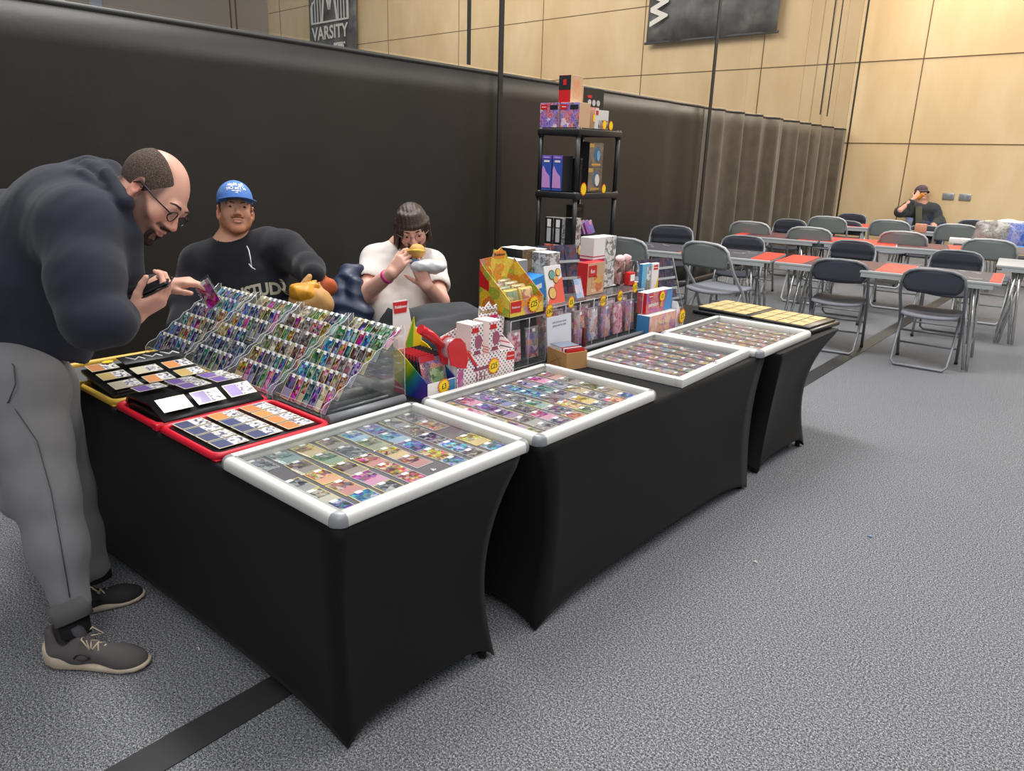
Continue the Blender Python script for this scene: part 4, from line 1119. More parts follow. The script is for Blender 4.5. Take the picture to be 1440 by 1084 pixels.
def crease(amp, seed, f, around=None, rad=.15):
    rs = np.random.RandomState(seed); ds = rs.normal(size=(5, 3)); ds /= np.linalg.norm(ds, axis=1)[:, None]; ph = rs.uniform(0, 6, 5)
    def fn(g):
        o = 0
        for i in range(5):
            o = o+(np.abs(np.sin((g@ds[i])*f*(.6+.3*i)+ph[i]+1.1*np.sin((g@ds[(i+1) % 5])*f*.5)))-.6)/(1+.4*i)
        w = 1.
        if around is not None:
            w = 0
            for a in around: w = np.maximum(w, np.exp(-(((g-np.array(a))**2).sum(-1))/rad**2))
        return (amp*o/2*w).astype(np.float32)
    return fn
def bb(pts, m): a = np.array([list(p) for p in pts]); return a.min(0)-m, a.max(0)+m
def PX(x, y, D): return np.array(at(x, y, D))
def shoe(parent, heel, toe, up=.0, col=None, colm=None, detail=True, side=1):
    "running shoe between heel and toe points on the floor"
    h_, t_ = V(heel), V(toe); L = (t_-h_).length; f = (t_-h_).normalized(); r = V((f.y, -f.x, 0)); z = V((0,0,1)); s = L/.30
    Lp = lambda x, y, zz: h_+f*x*s+r*y*s+z*zz*s
    # midsole lofted from sections
    secs = [(-.004, .014, .030, .080), (.004, .030, .010, .086), (.03, .037, .0, .066), (.06, .037, .0, .050), (.11, .034, .0, .034), (.17, .040, .0, .028), (.23, .046, .0, .025), (.27, .040, .005, .025), (.293, .026, .012, .027), (.300, .008, .018, .026)]
    P_ = []
    for (x, w, z0, z1) in secs:
        ring = []
        for k in range(16):
            a = 2*PI*k/16; c_, s_ = math.cos(a), math.sin(a)
            ring.append(Lp(x, w*(abs(c_)**.7)*(1 if c_ > 0 else -1)*(1.0 if s_ > 0 else .96), (z0+z1)/2+(z1-z0)/2*(abs(s_)**.6)*(1 if s_ > 0 else -1)))
        P_.append(ring)
    mb = MB().grid(P_, closed_u=True); mb.add(P_[0], [list(range(16))]); mb.add(P_[-1], [list(range(16))[::-1]])
    obj_ = []
    o = mb.build('midsole', colm or mat('dusty_white_midsole', (196,180,158), .7, var=.12, vscale=60), parent); obj_.append(o)
    lo, hi = bb([h_, t_], .08); hi[2] = .2*s; lo[2] = -.02
    S_ = SDF(lo, hi, .0035)
    A = lambda *p: np.array(Lp(*p)); M_ = np.stack([np.array(f), np.array(r), np.array(z)], 1)
    S_.cone(A(.035, 0, .055), A(.10, 0, .048), .030*s, .031*s, .02)
    S_.cone(A(.10, 0, .05), A(.21, 0, .038), .033*s, .031*s, .03)
    S_.ell(A(.235, 0, .030), (.058*s, .042*s, .034*s), M_, .03)
    S_.cone(A(.034, 0, .06), A(.026, 0, .112), .030*s, .023*s, .02)
    S_.cone(A(.085, 0, .06), A(.105, 0, .095), .026*s, .021*s, .03)
    S_.cone(A(.056, 0, .15), A(.062, 0, .095), .030*s, .024*s, .006, 'sub')
    S_.ell(A(.16, 0, .0), (.2*s, .07*s, .024*s), M_, .002, 'sub')
    o = S_.mesh('upper', col or mat('grey_mesh_upper', (98,92,92), .85, bstr=.5, bscale=1500, var=.1), parent, 1); obj_.append(o)
    if detail:
        mb = MB()
        o = MB().tube([Lp(.118, 0, .085), Lp(.100, 0, .118), Lp(.092, 0, .135)], [.014*s, .020*s, .016*s], 12).build('tongue', mat('shoe_tongue', (74,72,76), .8), parent); obj_.append(o)
        for k in range(5):
            x = .125+.021*k; zz = .083-.0065*k
            for sg in (-1, 1):
                o = MB().tube([Lp(x, -sg*.020, zz-.006), Lp(x+.008, 0, zz+.004), Lp(x+.018, sg*.020, zz-.010)], .0026*s, 6).build('lace', mat('beige_lace', (190,178,150), .8), parent); obj_.append(o)
        for sg in (-1, 1):
            o = MB().tube([Lp(.115, 0, .100), Lp(.125, sg*.030, .112), Lp(.150, sg*.040, .085), Lp(.128, sg*.012, .095)], .0022*s, 6).build('lace_loop', mat('beige_lace', (190,178,150), .8), parent); obj_.append(o)
        # curved crossed emblem on the outer side
        for q in (-1, 1):
            pts = [Lp(.125+.024*math.sin(a)+.0*q, side*(.0400-q*.0015), .056+q*(.012-.022*(1-math.cos(a)))*-1.) for a in (-1.2, -.8, -.4, 0, .4, .8, 1.2)]
            o = MB().tube(pts, [.0030*s, .0022*s, .0016*s, .0014*s, .0016*s, .0022*s, .0030*s], 5).build('side_emblem', mat('black_shoe_emblem', (30,28,30), .5), parent); obj_.append(o)
    for o in obj_:
        if o.parent is parent: o.matrix_parent_inverse = Matrix.Translation(-parent.location)
    return obj_
def fixp(o, parent): o.matrix_parent_inverse = Matrix.Translation(-parent.location); return o

# ------------------------------------------------------------------ MAN 1: bending customer in dark hoodie
pA = onp(2, 0, 140, 905)
man = empty('person', (pA.x, pA.y, 0), 0, 'person in navy hoodie and grey joggers bending over the card racks with a phone', 'person')
r_, u_, d_ = np.array(CR), np.array(CU), np.array(CD)
HF = r_*.70-u_*.715; HU = r_*.715+u_*.70; HR = -d_
HM = np.stack([HR, HF, HU], 1)
hc = PX(216, 272, 2.14)
neckb = PX(150, 292, 2.16)
sh_n, el_n, wr_n = PX(114, 322, 2.06), PX(128, 452, 1.95), PX(188, 442, 2.03)
sh_f, el_f, wr_f = PX(148, 330, 2.34), PX(160, 420, 2.42), PX(231, 401, 2.46)
pel = PX(8, 505, 2.28); chest = PX(78, 352, 2.20)
lo, hi = bb([hc, neckb, sh_n, el_n, wr_n, sh_f, el_f, wr_f, pel, PX(305, 395, 2.5)], .22)
B = SDF(lo, hi, .004)
Lh = head(B, hc, HM, .98, neckb, .062)
B.cone(neckb, pel, .075, .10, .05); limb(B, [sh_n, el_n, wr_n], [.05, .042, .030]); limb(B, [sh_f, el_f, wr_f], [.05, .042, .030]); B.cone(sh_n, sh_f, .06, .06, .05)
# near hand holds the phone: palm up, thumb over
t1_ = hand(B, wr_n, r_*.84+u_*.50+d_*.05, r_*.55-u_*.80-d_*.15, -d_*.9+u_*.2, [(.5,.9,.7), (.55,.95,.7), (.6,1.0,.7), (.7,1.0,.7)], .96, thumb=(.55, .42), tcurl=.4)
# far hand pinches a card
t2_ = hand(B, wr_f, r_*.98+u_*.12-d_*.05, u_*.80-d_*.35, -u_*.3-d_*.9, [(.18,.45,.25), (.32,.55,.3), (.48,.65,.4), (.62,.8,.5)], .98, thumb=(.40, .22), tcurl=.35)
B.cone(wr_f, wr_f-r_*.06, .027, .030, .02)
def scalpA(x, y, z):
    a = smooth01((.085-np.abs(z-.02))/.03)
    side = smooth01((np.abs(x)-.040)/.022); back = smooth01((-.045-y)/.03)
    front = 1-smooth01((y-.040)/.022)
    low = smooth01((z+.010+.35*np.minimum(0, y+.03)*-1-.0)/.016)
    lowb = smooth01((z+.055)/.02)
    return np.maximum(side*front*low, back*lowb*smooth01((.105-z)/.02))*.82*front
B.mesh('body', M_SKIN, man, 1, head_color(hc, HM, .98, (222,170,150), beard=(80,58,50), stubble=.88, scalp=scalpA, hairfn=(74,62,56), ruddy=(226,140,122), blim=.008))
# cropped hair as thin shell
Hh = SDF(*bb([hc], .15), .003)
L0 = lambda x, y, z: hc+HM@(np.array([x, y, z])*.98)
Hh.ell(L0(0, -.020, .030), (.0775*.98, .097*.98, .0895*.98), HM, .001)
Hh.ell(L0(0, .030, .105), (.046*.98, .110*.98, .070*.98), HM, .012, 'sub')
Hh.ell(L0(0, .112, .0), (.10*.98, .062*.98, .12*.98), HM, .008, 'sub')
Hh.ell(L0(0, .035, -.085), (.12*.98, .090*.98, .075*.98), HM, .008, 'sub')
Hh.ell(L0(0, -.02, -.075), (.12*.98, .13*.98, .045*.98), HM, .008, 'sub')
hm = NT('cropped_brown_hair'); co_h = hm.coord(); nh = hm.noise(co_h, 420, 4, .75); hm.bsdf(hm.ramp(nh, [(.38, (40,34,31)), (.55, (92,76,66)), (.68, (168,138,120))]), .9, bump=nh, bstr=.8, bdist=.003)
Hh.mesh('hair', hm.m, man, 1)
# goatee
Gb = SDF(*bb([hc], .16), .003)
Gb.ell(L0(0, .078, -.108), (.022, .022, .016), HM, .01); Gb.cone(L0(-.03, .088, -.072), L0(-.022, .078, -.10), .006, .010, .01); Gb.cone(L0(.03, .088, -.072), L0(.022, .078, -.10), .006, .010, .01)
Gb.cone(L0(-.026, .098, -.049), L0(.026, .098, -.049), .0045, .0045, .006)
bm_ = mat('dark_brown_beard', (62,46,40), .95, bstr=.9, bscale=900)
Gb.mesh('beard', bm_, man, 1)
eyes(L0, HM, .98, man, (60,50,45), (60,46,40), look=(0, -.4))
# glasses
gm = mat('black_spectacle_frame', (24,22,22), .35)
gl = empty('spectacles', man.location, 0); gl.parent = man; gl.matrix_parent_inverse = Matrix.Translation(-man.location)
for sx in (-1, 1):
    ring = [L0(sx*(.034+.023*math.cos(a)), .106-.006*abs(math.cos(a)), -.002+.0165*math.sin(a)) for a in [2*PI*k/18 for k in range(18)]]
    fixp(MB().tube(ring, .0018, 6, closed=True).build('rim', gm, gl), gl)
    fixp(MB().tube([L0(sx*.056, .101, .004), L0(sx*.074, .060, .006), L0(sx*.084, -.005, .012), L0(sx*.082, -.020, -.004)], .0021, 6).build('temple_arm', gm, gl), gl)
fixp(MB().tube([L0(-.011, .108, .002), L0(0, .112, .005), L0(.011, .108, .002)], .0016, 6).build('bridge', gm, gl), gl)
# hoodie
lo, hi = bb([neckb, sh_n, el_n, wr_n, sh_f, el_f, wr_f, pel, PX(-60, 300, 2.3)], .26)
H = SDF(lo, hi, .0065)
H.cone(PX(98, 312, 2.20), PX(62, 395, 2.22), .150, .165, .06)
H.cone(PX(62, 395, 2.22), PX(28, 455, 2.26), .168, .165, .06)
H.cone(PX(20, 350, 2.24), PX(-22, 430, 2.28), .170, .185, .06)
H.cone(PX(92, 440, 2.20), PX(70, 475, 2.22), .075, .06, .08)
H.cone(PX(95, 300, 2.20), PX(140, 300, 2.18), .120, .075, .06)
limb(H, [sh_n, PX(121, 390, 1.99), el_n], [.088, .082, .071], .07)
H.cone(PX(98, 318, 2.14), sh_n, .125, .092, .09)
limb(H, [el_n, PX(160, 452, 1.96), wr_n-r_*.012], [.066, .056, .036], .03, wob=(.0025, 95, 2.))
limb(H, [sh_f, el_f, wr_f-r_*.035], [.080, .062, .040], .04, wob=(.0035, 80, .4))
H.cone(sh_n, sh_f, .095, .095, .06)
# hem ribbing
H.cone(PX(-30, 470, 2.30), PX(70, 478, 2.24), .155, .120, .05)
H.plane(PX(50, 497, 2.2), (-r_*.26-u_*.96)) 
# hood folds behind the neck
for (a, b, ra, k) in ((PX(95, 248, 2.22), PX(125, 236, 2.20), .040, .02), (PX(125, 238, 2.16), PX(160, 262, 2.12), .030, .012), (PX(110, 252, 2.12), PX(152, 290, 2.06), .032, .012), (PX(128, 262, 2.10), PX(172, 300, 2.08), .028, .010), (PX(160, 240, 2.22), PX(180, 282, 2.18), .026, .012), (PX(150, 238, 2.20), PX(122, 236, 2.26), .030, .02), (PX(172, 288, 2.08), PX(182, 335, 2.10), .022, .02), (PX(176, 300, 2.2), PX(184, 340, 2.16), .022, .02), (PX(90, 252, 2.16), PX(112, 268, 2.12), .030, .015), (PX(150, 246, 2.10), PX(176, 284, 2.06), .024, .008), (PX(146, 262, 2.24), PX(172, 300, 2.22), .04, .02), (PX(140, 250, 2.17), PX(158, 282, 2.15), .045, .02), (PX(118, 246, 2.10), PX(146, 268, 2.07), .020, .006), (PX(100, 250, 2.14), PX(130, 262, 2.09), .020, .006)):
    H.cone(a, b, ra, ra*.92, k)
H.cone(PX(182, 335, 2.10), PX(178, 380, 2.12), .030, .05, .04)
H.warp(wav(.0026, 5, 30)); H.warp(wav(.0016, 15, 85)); H.warp(crease(.006, 16, 20, [el_n, PX(170, 445, 2.0), PX(150, 350, 2.1), PX(90, 470, 2.2)], .11))
fab = cloth('navy_sweatshirt_fabric', (40,43,54), .92)
H.mesh('hoodie', fab, man, 2)
fixp(MB().tube([PX(232, 397, 2.435), PX(232, 402, 2.42), PX(233, 408, 2.44), PX(233, 408, 2.48), PX(232, 397, 2.48)], .006, 8).build('watch_strap', mat('grey_watch_strap', (120,126,130), .5), man), man)
# joggers
hipN, knN, anN = PX(28, 545, 2.15), PX(62, 692, 2.12), PX(100, 846, 2.10)
hipF, knF, anF = PX(52, 545, 2.38), PX(92, 692, 2.36), PX(130, 800, 2.36)
lo, hi = bb([hipN, hipF, anN, anF, pel, PX(-70, 560, 2.3)], .16); lo[2] = max(lo[2], .03)
T = SDF(lo, hi, .0065)
limb(T, [PX(12, 520, 2.22), hipN, PX(44, 620, 2.14), knN], [.135, .120, .098, .080], .04)
limb(T, [knN, PX(82, 770, 2.11), anN], [.080, .070, .050], .05)
limb(T, [PX(30, 520, 2.34), hipF, knF, PX(108, 755, 2.36), anF], [.125, .108, .078, .068, .05], .04)
limb(T, [PX(-20, 510, 2.30), PX(-10, 600, 2.26), PX(30, 700, 2.16)], [.14, .10, .06], .06)
T.plane(PX(96, 870, 2.10), (-u_*.97+r_*.15))
T.warp(wav(.0030, 9, 34)); T.warp(wav(.0018, 19, 90)); T.warp(crease(.005, 20, 18, [knN, PX(80, 800, 2.1), hipN], .14))
jog = cloth('grey_marl_jersey', (126,125,127), .92, .35, 1100)
T.mesh('joggers', jog, man, 2)
fixp(MB().tube([PX(94, 845, 2.09), PX(105, 872, 2.09)], [.052, .049], 20).build('ankle_cuff', cloth('dark_grey_ribbing', (98,97,98), .92, .5, 1500), man), man)
fixp(MB().tube([hipN+np.array([0,0,.0])-d_*.11+r_*.02, PX(52, 620, 2.045), PX(72, 692, 2.04), PX(86, 770, 2.038), PX(98, 840, 2.05)], .0016, 5).build('side_seam', mat('seam_thread', (70,70,72), .9), man), man)
fixp(MB().tube([PX(103, 868, 2.10), PX(108, 893, 2.10)], [.040, .038], 18).build('sock', mat('black_sock', (18,20,22), .9), man), man)
fixp(MB().tube([PX(133, 796, 2.36), PX(140, 815, 2.37)], [.042, .038], 18).build('sock', mat('black_sock', (18,20,22), .9), man), man)
h1 = onp(2, 0, 70, 934); tt = onp(2, 0, 212, 938)
shoe(man, h1, tt, side=1)
h2 = onp(2, 0, 78, 872); t2s = onp(2, 0, 205, 838)
shoe(man, h2, t2s, detail=True, side=1, col=mat('dark_mesh_upper', (44,42,44), .85))
# phone and wallet case in the near hand, card in the far hand
ph = empty('phone', PX(205, 412, 2.02), 0, 'black phone in a folding case held in the near hand of the bending person', 'phone')
Mp = frame((0,0,0), (r_*.93+u_*.36), (-u_*.30+r_*.12-d_*.94), (u_*.9-r_*.35-d_*.3)).to_3x3()
Xp = (V(r_)*.90+V(u_)*.40).normalized(); Zp = (V(u_)*.80-V(r_)*.36-V(d_)*.48); Zp = (Zp-Xp*Zp.dot(Xp)).normalized(); Yp = Zp.cross(Xp)
ph.matrix_world = frame(PX(202, 411, 2.03)+np.array(Zp)*.004, Xp, Yp, Zp)
MB().rbox((0, 0, 0), (.155, .074, .009), .004).build('phone_body', mat('phone_black', (20,20,22), .25), ph)
MB().box((0, 0, .0048), (.146, .067, .0006)).build('screen', mat('phone_screen', (8,8,10), .05), ph)
MB().rbox((0, -.002, -.007), (.160, .080, .003), .001).build('case_flap', mat('wallet_case_black', (28,26,26), .6), ph)
tip = (V(t2_[0])+V(t2_[4]))/2
cy = (V(u_)*.86-V(r_)*.5).normalized(); cz = (-V(d_)*.75-V(r_)*.45); cz = (cz-cy*cz.dot(cy)).normalized()
o = card(tip+V(r_)*.022-cy*.004, frame((0,0,0), cy.cross(cz), cy, cz).to_3x3(), 'pink', 'pinkish card in a clear sleeve pinched by the bending person above the racks', 'cards held in a hand', sticker=True)
MB().rbox((0, 0, 0), (.074, .102, .003), .001).build('clear_sleeve', M_SLV, o)

o = fixp(MB().tube([PX(2, 492, 2.16), PX(20, 515, 2.03), PX(22, 540, 2.02), PX(12, 565, 2.03), PX(-5, 578, 2.08)], .002, 5).build('pocket_seam', mat('seam_thread', (70,70,72), .9), man), man)
# ------------------------------------------------------------------ MAN 2: seller in blue cap
def Mat3(F_, up=(0,0,1)):
    F_ = V(F_).normalized(); up = V(up); up = (up-F_*up.dot(F_)).normalized(); R_ = F_.cross(up)
    return np.stack([np.array(R_), np.array(F_), np.array(up)], 1)
pc = at(345, 400, 3.4)
cap_man = empty('person', (pc.x, pc.y, 0), 0, 'seated person in blue cap and black printed sweatshirt behind the card racks', 'person')
hc = PX(331, 296, 3.4)
HM = Mat3(-d_*.90+r_*.42-u_*.02, u_-r_*.04)
s_ = .93
nb = PX(322, 352, 3.45)
shR, elR, wrR = PX(283, 372, 3.42), PX(262, 460, 3.30), PX(300, 500, 3.1)
shL, elL, wrL = PX(378, 348, 3.50), PX(424, 368, 3.38), PX(441, 392, 3.20)
pel = PX(345, 560, 3.5)
lo, hi = bb([hc, nb, shR, elR, wrR, shL, elL, wrL, pel], .17)
B = SDF(lo, hi, .0045)
L2_ = head(B, hc, HM, s_, nb, .060)
B.cone(nb, pel, .08, .12, .05); limb(B, [shR, elR, wrR], [.05,.042,.03]); limb(B, [shL, elL, wrL], [.05,.042,.031]); B.cone(shR, shL, .06, .06, .05)
hand(B, wrL, -u_*.92+r_*.10-d_*.25, -d_*.8-u_*.2, -r_*.9, [(.35,.6,.4)]*4, .95, thumb=(.5,.4))
hand(B, wrR, r_*.5-d_*.6-u_*.3, u_, r_, [(.35,.5,.4)]*4, .95)
B.mesh('body', M_SKIN, cap_man, 1, head_color(hc, HM, s_, (220,168,142), beard=(176,104,62), stubble=.62, lips=(190,112,100), ruddy=(222,140,116)))
L0 = lambda x, y, z, hc=hc, HM=HM, s_=s_: hc+HM@(np.array([x, y, z])*s_)
eyes(L0, HM, s_, cap_man, (70,58,48), (138,92,60), look=(-.12, 0), browz=.0185)
Hh = SDF(*bb([hc], .14), .0035)
Hh.ell(L0(0, -.022, .024), (.0775*s_, .0965*s_, .088*s_), HM, .001)
Hh.ell(L0(0, .085, .0), (.11*s_, .072*s_, .12*s_), HM, .005, 'sub'); Hh.ell(L0(0, 0, -.08), (.12*s_, .16*s_, .062*s_), HM, .005, 'sub')
Hh.mesh('hair', mat('short_sandy_hair', (104,78,58), .9, bstr=.8, bscale=700), cap_man, 1)
# moustache
Gb = SDF(*bb([hc], .15), .003)
Gb.cone(L0(-.026, .096, -.051), L0(0, .105, -.046), .004, .0048, .004); Gb.cone(L0(.026, .096, -.051), L0(0, .105, -.046), .004, .0048, .004)
Gb.mesh('moustache', mat('ginger_moustache', (176,110,72), .9, bstr=.8, bscale=900), cap_man, 1)
# cap
Cp = SDF(*bb([hc], .20), .0035)
Cp.ell(L0(0, -.016, .052), (.084*s_, .104*s_, .094*s_), HM, .001)
Cp.plane(L0(0, 0, .034), HM@np.array([0, -.12, -1.])/1.007)
cm = mat('blue_cap_cotton', (92,136,206), .85, var=.08, bstr=.3, bscale=900)
capo = Cp.mesh('baseball_cap', cm, cap_man, 2)
n = 14; P_ = []
for i in range(9):
    v = i/8; row_ = []
    for j in range(n+1):
        a = math.radians(-66+132*j/n); bx = .084*math.sin(a); by = -.016+.100*math.cos(a)
        ex = .094*math.sin(a)*.98; ey = .085+.092*math.cos(a)**.8
        x = bx+(ex-bx)*v; y = by+(ey-by)*v; z = .040-.010*v+.012*v*(1-v)-.30*x*x*8*(.3+.7*v)*.45
        row_.append(L0(x, y, z))
    P_.append(row_)
o = fixp(MB().grid(P_).build('cap_peak', cm, capo), cap_man); o.matrix_parent_inverse = Matrix(); solidify(o, .004)
capo.matrix_parent_inverse = Matrix.Translation(-cap_man.location)
M_WP = mat('white_embroidery', (238,240,244), .6)
def wrap_text(body, size, cz, par, sp=1.):
    cu = text(body, size, Matrix(), M_WP, None, 'cap_lettering', depth=.0012, bold=.0006, space=sp)
    for v in cu.data.vertices:
        x, y, z = v.co; a = x/.088; zz = cz+y
        rr = 1-((zz-.052)/.094)**2; rr = math.sqrt(max(.05, rr))
        p = L0((.0845+.001+z)*math.sin(a)*rr, -.016+(.1045+.001+z)*math.cos(a)*rr, zz); v.co = p
    cu.parent = par; return cu
wrap_text('The Music', .026, .112, capo); wrap_text('of The City', .023, .092, capo); wrap_text('on the radio', .009, .078, capo); wrap_text('live', .009, .069, capo)
MB().lathe([(.006, 0), (.006, .003), (.002, .0045)], L0(0, -.016, .1445), 12, 0, Matrix([list(r) for r in HM])).build('cap_button', cm, capo)
# sweatshirt
lo, hi = bb([nb, shR, elR, wrR, shL, elL, wrL, pel], .20)
H = SDF(lo, hi, .0065)
H.cone(PX(328, 385, 3.48), PX(340, 450, 3.48), .155, .165, .05, flat=(d_, 1.25)); H.cone(PX(340, 450, 3.48), PX(345, 560, 3.5), .165, .17, .05)
H.cone(PX(322, 362, 3.46), PX(330, 400, 3.48), .085, .12, .06); H.cone(PX(372, 392, 3.47), PX(384, 470, 3.46), .105, .125, .06)
H.cone(shR, shL, .080, .080, .07)
limb(H, [shR, PX(268, 420, 3.38), elR, wrR], [.086, .078, .068, .05], .05)
limb(H, [shL, PX(402, 352, 3.44), elL], [.088, .082, .072], .05); limb(H, [elL, PX(436, 378, 3.28), wrL+u_*.02], [.072, .062, .048], .03)
H.cone(nb+u_*.02, nb-u_*.03, .062, .070, .02); H.cone(nb+u_*.10, nb+u_*.012-d_*.02, .062, .058, .006, 'sub')
H.warp(wav(.0035, 21, 30)); H.warp(wav(.0022, 22, 75)); H.warp(crease(.005, 23, 26, [elL, wrL], .13))
blk = cloth('black_sweatshirt_fabric', (28,29,36), .9)
sw = H.mesh('sweatshirt', blk, cap_man, 2)
M_PR = mat('cream_print', (214,208,186), .7)
def proj_text(body, size, px, py, D, rot, par, m, arc=0., squash=1., bold=.003, name='chest_lettering'):
    "lettering laid on the surface of a garment: projected onto it along the surface normal direction"
    cr_, sr_ = math.cos(rot), math.sin(rot)
    xd = V(r_)*cr_-V(u_)*sr_; yd = V(u_)*cr_+V(r_)*sr_
    o = text(body, size, Matrix(), m, None, name, depth=.0001, bold=bold, squash=squash)
    from mathutils.bvhtree import BVHTree
    me = par.data; bvh = BVHTree.FromPolygons([v.co.copy() for v in me.vertices], [list(p.vertices) for p in me.polygons])
    c_ = V(at(px, py, D))
    for v in o.data.vertices:
        x, y, z = v.co; y -= arc*x*x
        p = c_+xd*x+yd*y-V(d_)*.5
        hit = bvh.ray_cast(p, V(d_), 1.2)
        v.co = (hit[0]-V(d_)*.003) if hit[0] is not None else p+V(d_)*.5
    o.parent = par; return o
tx = proj_text('JUSTUDO', .076, 361, 406, 3.3, -.20, sw, M_PR, arc=.9, squash=.78, bold=.003)
for bdy, sz, x_, y_ in (('(   )', .045, 368, 425),):
    tx = proj_text(bdy, sz, x_, y_, 3.3, -.18, sw, M_PR, bold=.003)
# chain / cord hanging from the neckline
fixp(MB().tube([PX(347, 346, 3.31), PX(350, 352, 3.29), PX(352, 362, 3.28), PX(354, 376, 3.275)], .0024, 6).build('neck_cord', mat('white_cord', (222,224,226), .5), cap_man), cap_man)
fixp(MB().tube([PX(350, 371, 3.265), PX(354, 376, 3.262), PX(359, 379, 3.262)], .0022, 6).build('cord_end', mat('white_cord', (222,224,226), .5), cap_man), cap_man)
fixp(MB().tube([PX(398, 335, 3.40), PX(403, 341, 3.37), PX(402, 347, 3.355)], .0022, 6).build('shoulder_thread', mat('white_cord', (222,224,226), .5), cap_man), cap_man)
# legs, seat (mostly hidden by the stall)
def seated_legs(parent, pelvis, fwd, m, spread=.10, seat=.40, shoes=True):
    p = V((pelvis[0], pelvis[1], seat+.09)); f = V((fwd[0], fwd[1], 0)).normalized(); r__ = V((f.y, -f.x, 0))
    k1, k2 = p+f*.36+r__*spread, p+f*.36-r__*spread; a1_, a2_ = V((k1.x, k1.y, .09))+f*.02, V((k2.x, k2.y, .09))+f*.02
    T = SDF(*bb([p, k1, k2, a1_, a2_], .18), .010)
    for k_, a_, sg in ((k1, a1_, 1), (k2, a2_, -1)):
        T.cone(p+r__*sg*spread*.8, k_, .095, .072, .04); T.cone(k_, a_, .072, .052, .03)
    T.cone(p+V((0,0,.03)), p+V((0,0,.10)), .14, .14, .05); T.warp(wav(.003, 3, 40))
    T.mesh('trousers', m, parent, 2)
    if shoes:
        for a_ in (a1_, a2_):
            shoe(parent, V((a_.x, a_.y, 0))-f*.06, V((a_.x, a_.y, 0))+f*.22, detail=False, col=mat('dark_mesh_upper', (44,42,44), .85))
fdir = -(d_*np.array([1,1,0]))+r_*.3
seated_legs(cap_man, (pel[0], pel[1]), fdir, cloth('dark_denim', (44,48,60), .9))
def stool(p, rz, lab):
    c = copy_tree(protos['steel']); c.location = (p[0], p[1], 0); c.rotation_euler = (0, 0, rz); tag(c, lab, 'chair'); c.scale = (.93,)*3
    if 'group' in c: del c['group']
    return c
stool(pel-np.array([fdir[0], fdir[1], 0])*.05/np.linalg.norm(fdir[:2]), math.atan2(fdir[1], fdir[0])-PI/2, 'grey folding chair the seller in the blue cap sits on')
# paper bag his hand is in
def crumple(nm, lo_, hi_, build, m, lab, cat, seed, h=.005, amp=.006, parent=None, fr=70):
    S_ = SDF(lo_, hi_, h); build(S_); S_.warp(wav(amp, seed, fr)); o = S_.mesh(nm, m, parent, 1)
    if lab: tag(o, lab, cat)
    return o
bagc = PX(433, 424, 3.02)
pb = empty('paper_bag', bagc, 0, 'crumpled brown paper food bag open on the table under the capped seller\'s hand', 'bag')
def bg(S_):
    S_.ell(bagc, (.075, .075, .07), None, .02); S_.ell(bagc+r_*.05-u_*.01, (.05, .06, .06), None, .02)
    S_.ell(bagc+u_*.085+r_*.01, (.055, .05, .055), None, .01, 'sub'); S_.cone(bagc+u_*.04-r_*.03, bagc+u_*.10+r_*.005, .016, .01, .01); S_.cone(bagc+u_*.04+r_*.055, bagc+u_*.075+r_*.045, .014, .01, .01)
S_ = SDF(bagc-.17, bagc+.17, .005); bg(S_); S_.warp(wav(.007, 31, 60)); S_.warp(crease(.009, 32, 30)); S_.mesh('bag_paper', mat('kraft_paper', (196,150,92), .8, var=.12, vscale=30), pb, 1)
S_ = SDF(bagc-.17, bagc+.2, .005); S_.ell(bagc+u_*.025-r_*.015-d_*.035, (.06, .05, .045), None, .02); S_.cone(bagc+u_*.045-d_*.02-r_*.04, bagc+u_*.062+r_*.035-d_*.02, .020, .016, .02); S_.cone(bagc+u_*.06+r_*.01, bagc+u_*.085+r_*.035, .014, .009, .015); S_.warp(wav(.006, 33, 70)); S_.warp(crease(.010, 34, 34)); S_.mesh('greasy_wrapper', mat('yellow_grease_paper', (214,150,40), .45, var=.15, vscale=25), pb, 1)
oc_ = PX(459, 405, 3.22)
S_ = SDF(oc_-.12, oc_+.12, .005); S_.ell(oc_, (.05, .05, .045), None, .02); S_.cone(oc_-u_*.01, oc_+u_*.05-r_*.02, .022, .02, .02); S_.warp(wav(.007, 35, 60)); S_.warp(crease(.006, 36, 40)); o = S_.mesh('knitted_scarf', mat('rust_orange_wool', (176,86,46), .9, var=.2), None, 1); tag(o, 'rust orange cloth bundled behind the brown paper bag', 'cloth')

# ------------------------------------------------------------------ MAN 3: eating, white t-shirt
pc = at(570, 420, 3.75)
eat = empty('person', (pc.x, pc.y, 0), 0, 'seated person in white t-shirt with dark hair eating a bun behind the stall', 'person')
hc = PX(580, 322, 3.68)
HM = Mat3(-d_*.84-u_*.60+r_*.14, u_*.84-d_*.5-r_*.06)
s_ = .93
nb = PX(566, 352, 3.80)
shR, elR, wrR = PX(528, 366, 3.80), PX(514, 413, 3.62), PX(551, 384, 3.50)
shL, elL, wrL = PX(606, 372, 3.82), PX(619, 424, 3.66), PX(600, 402, 3.52)
pel = PX(562, 470, 3.82)
lo, hi = bb([hc, nb, shR, elR, wrR, shL, elL, wrL, pel], .16)
B = SDF(lo, hi, .0042)
L0 = lambda x, y, z, hc=hc, HM=HM, s_=s_: hc+HM@(np.array([x, y, z])*s_)
head(B, hc, HM, s_, nb, .058, jawopen=.012)
B.cone(nb, pel, .08, .12, .05); limb(B, [shR, elR], [.050, .044]); limb(B, [elR, wrR], [.044, .029]); limb(B, [shL, elL], [.050, .043]); limb(B, [elL, wrL], [.043, .029]); B.cone(shR, shL, .06, .06, .05)
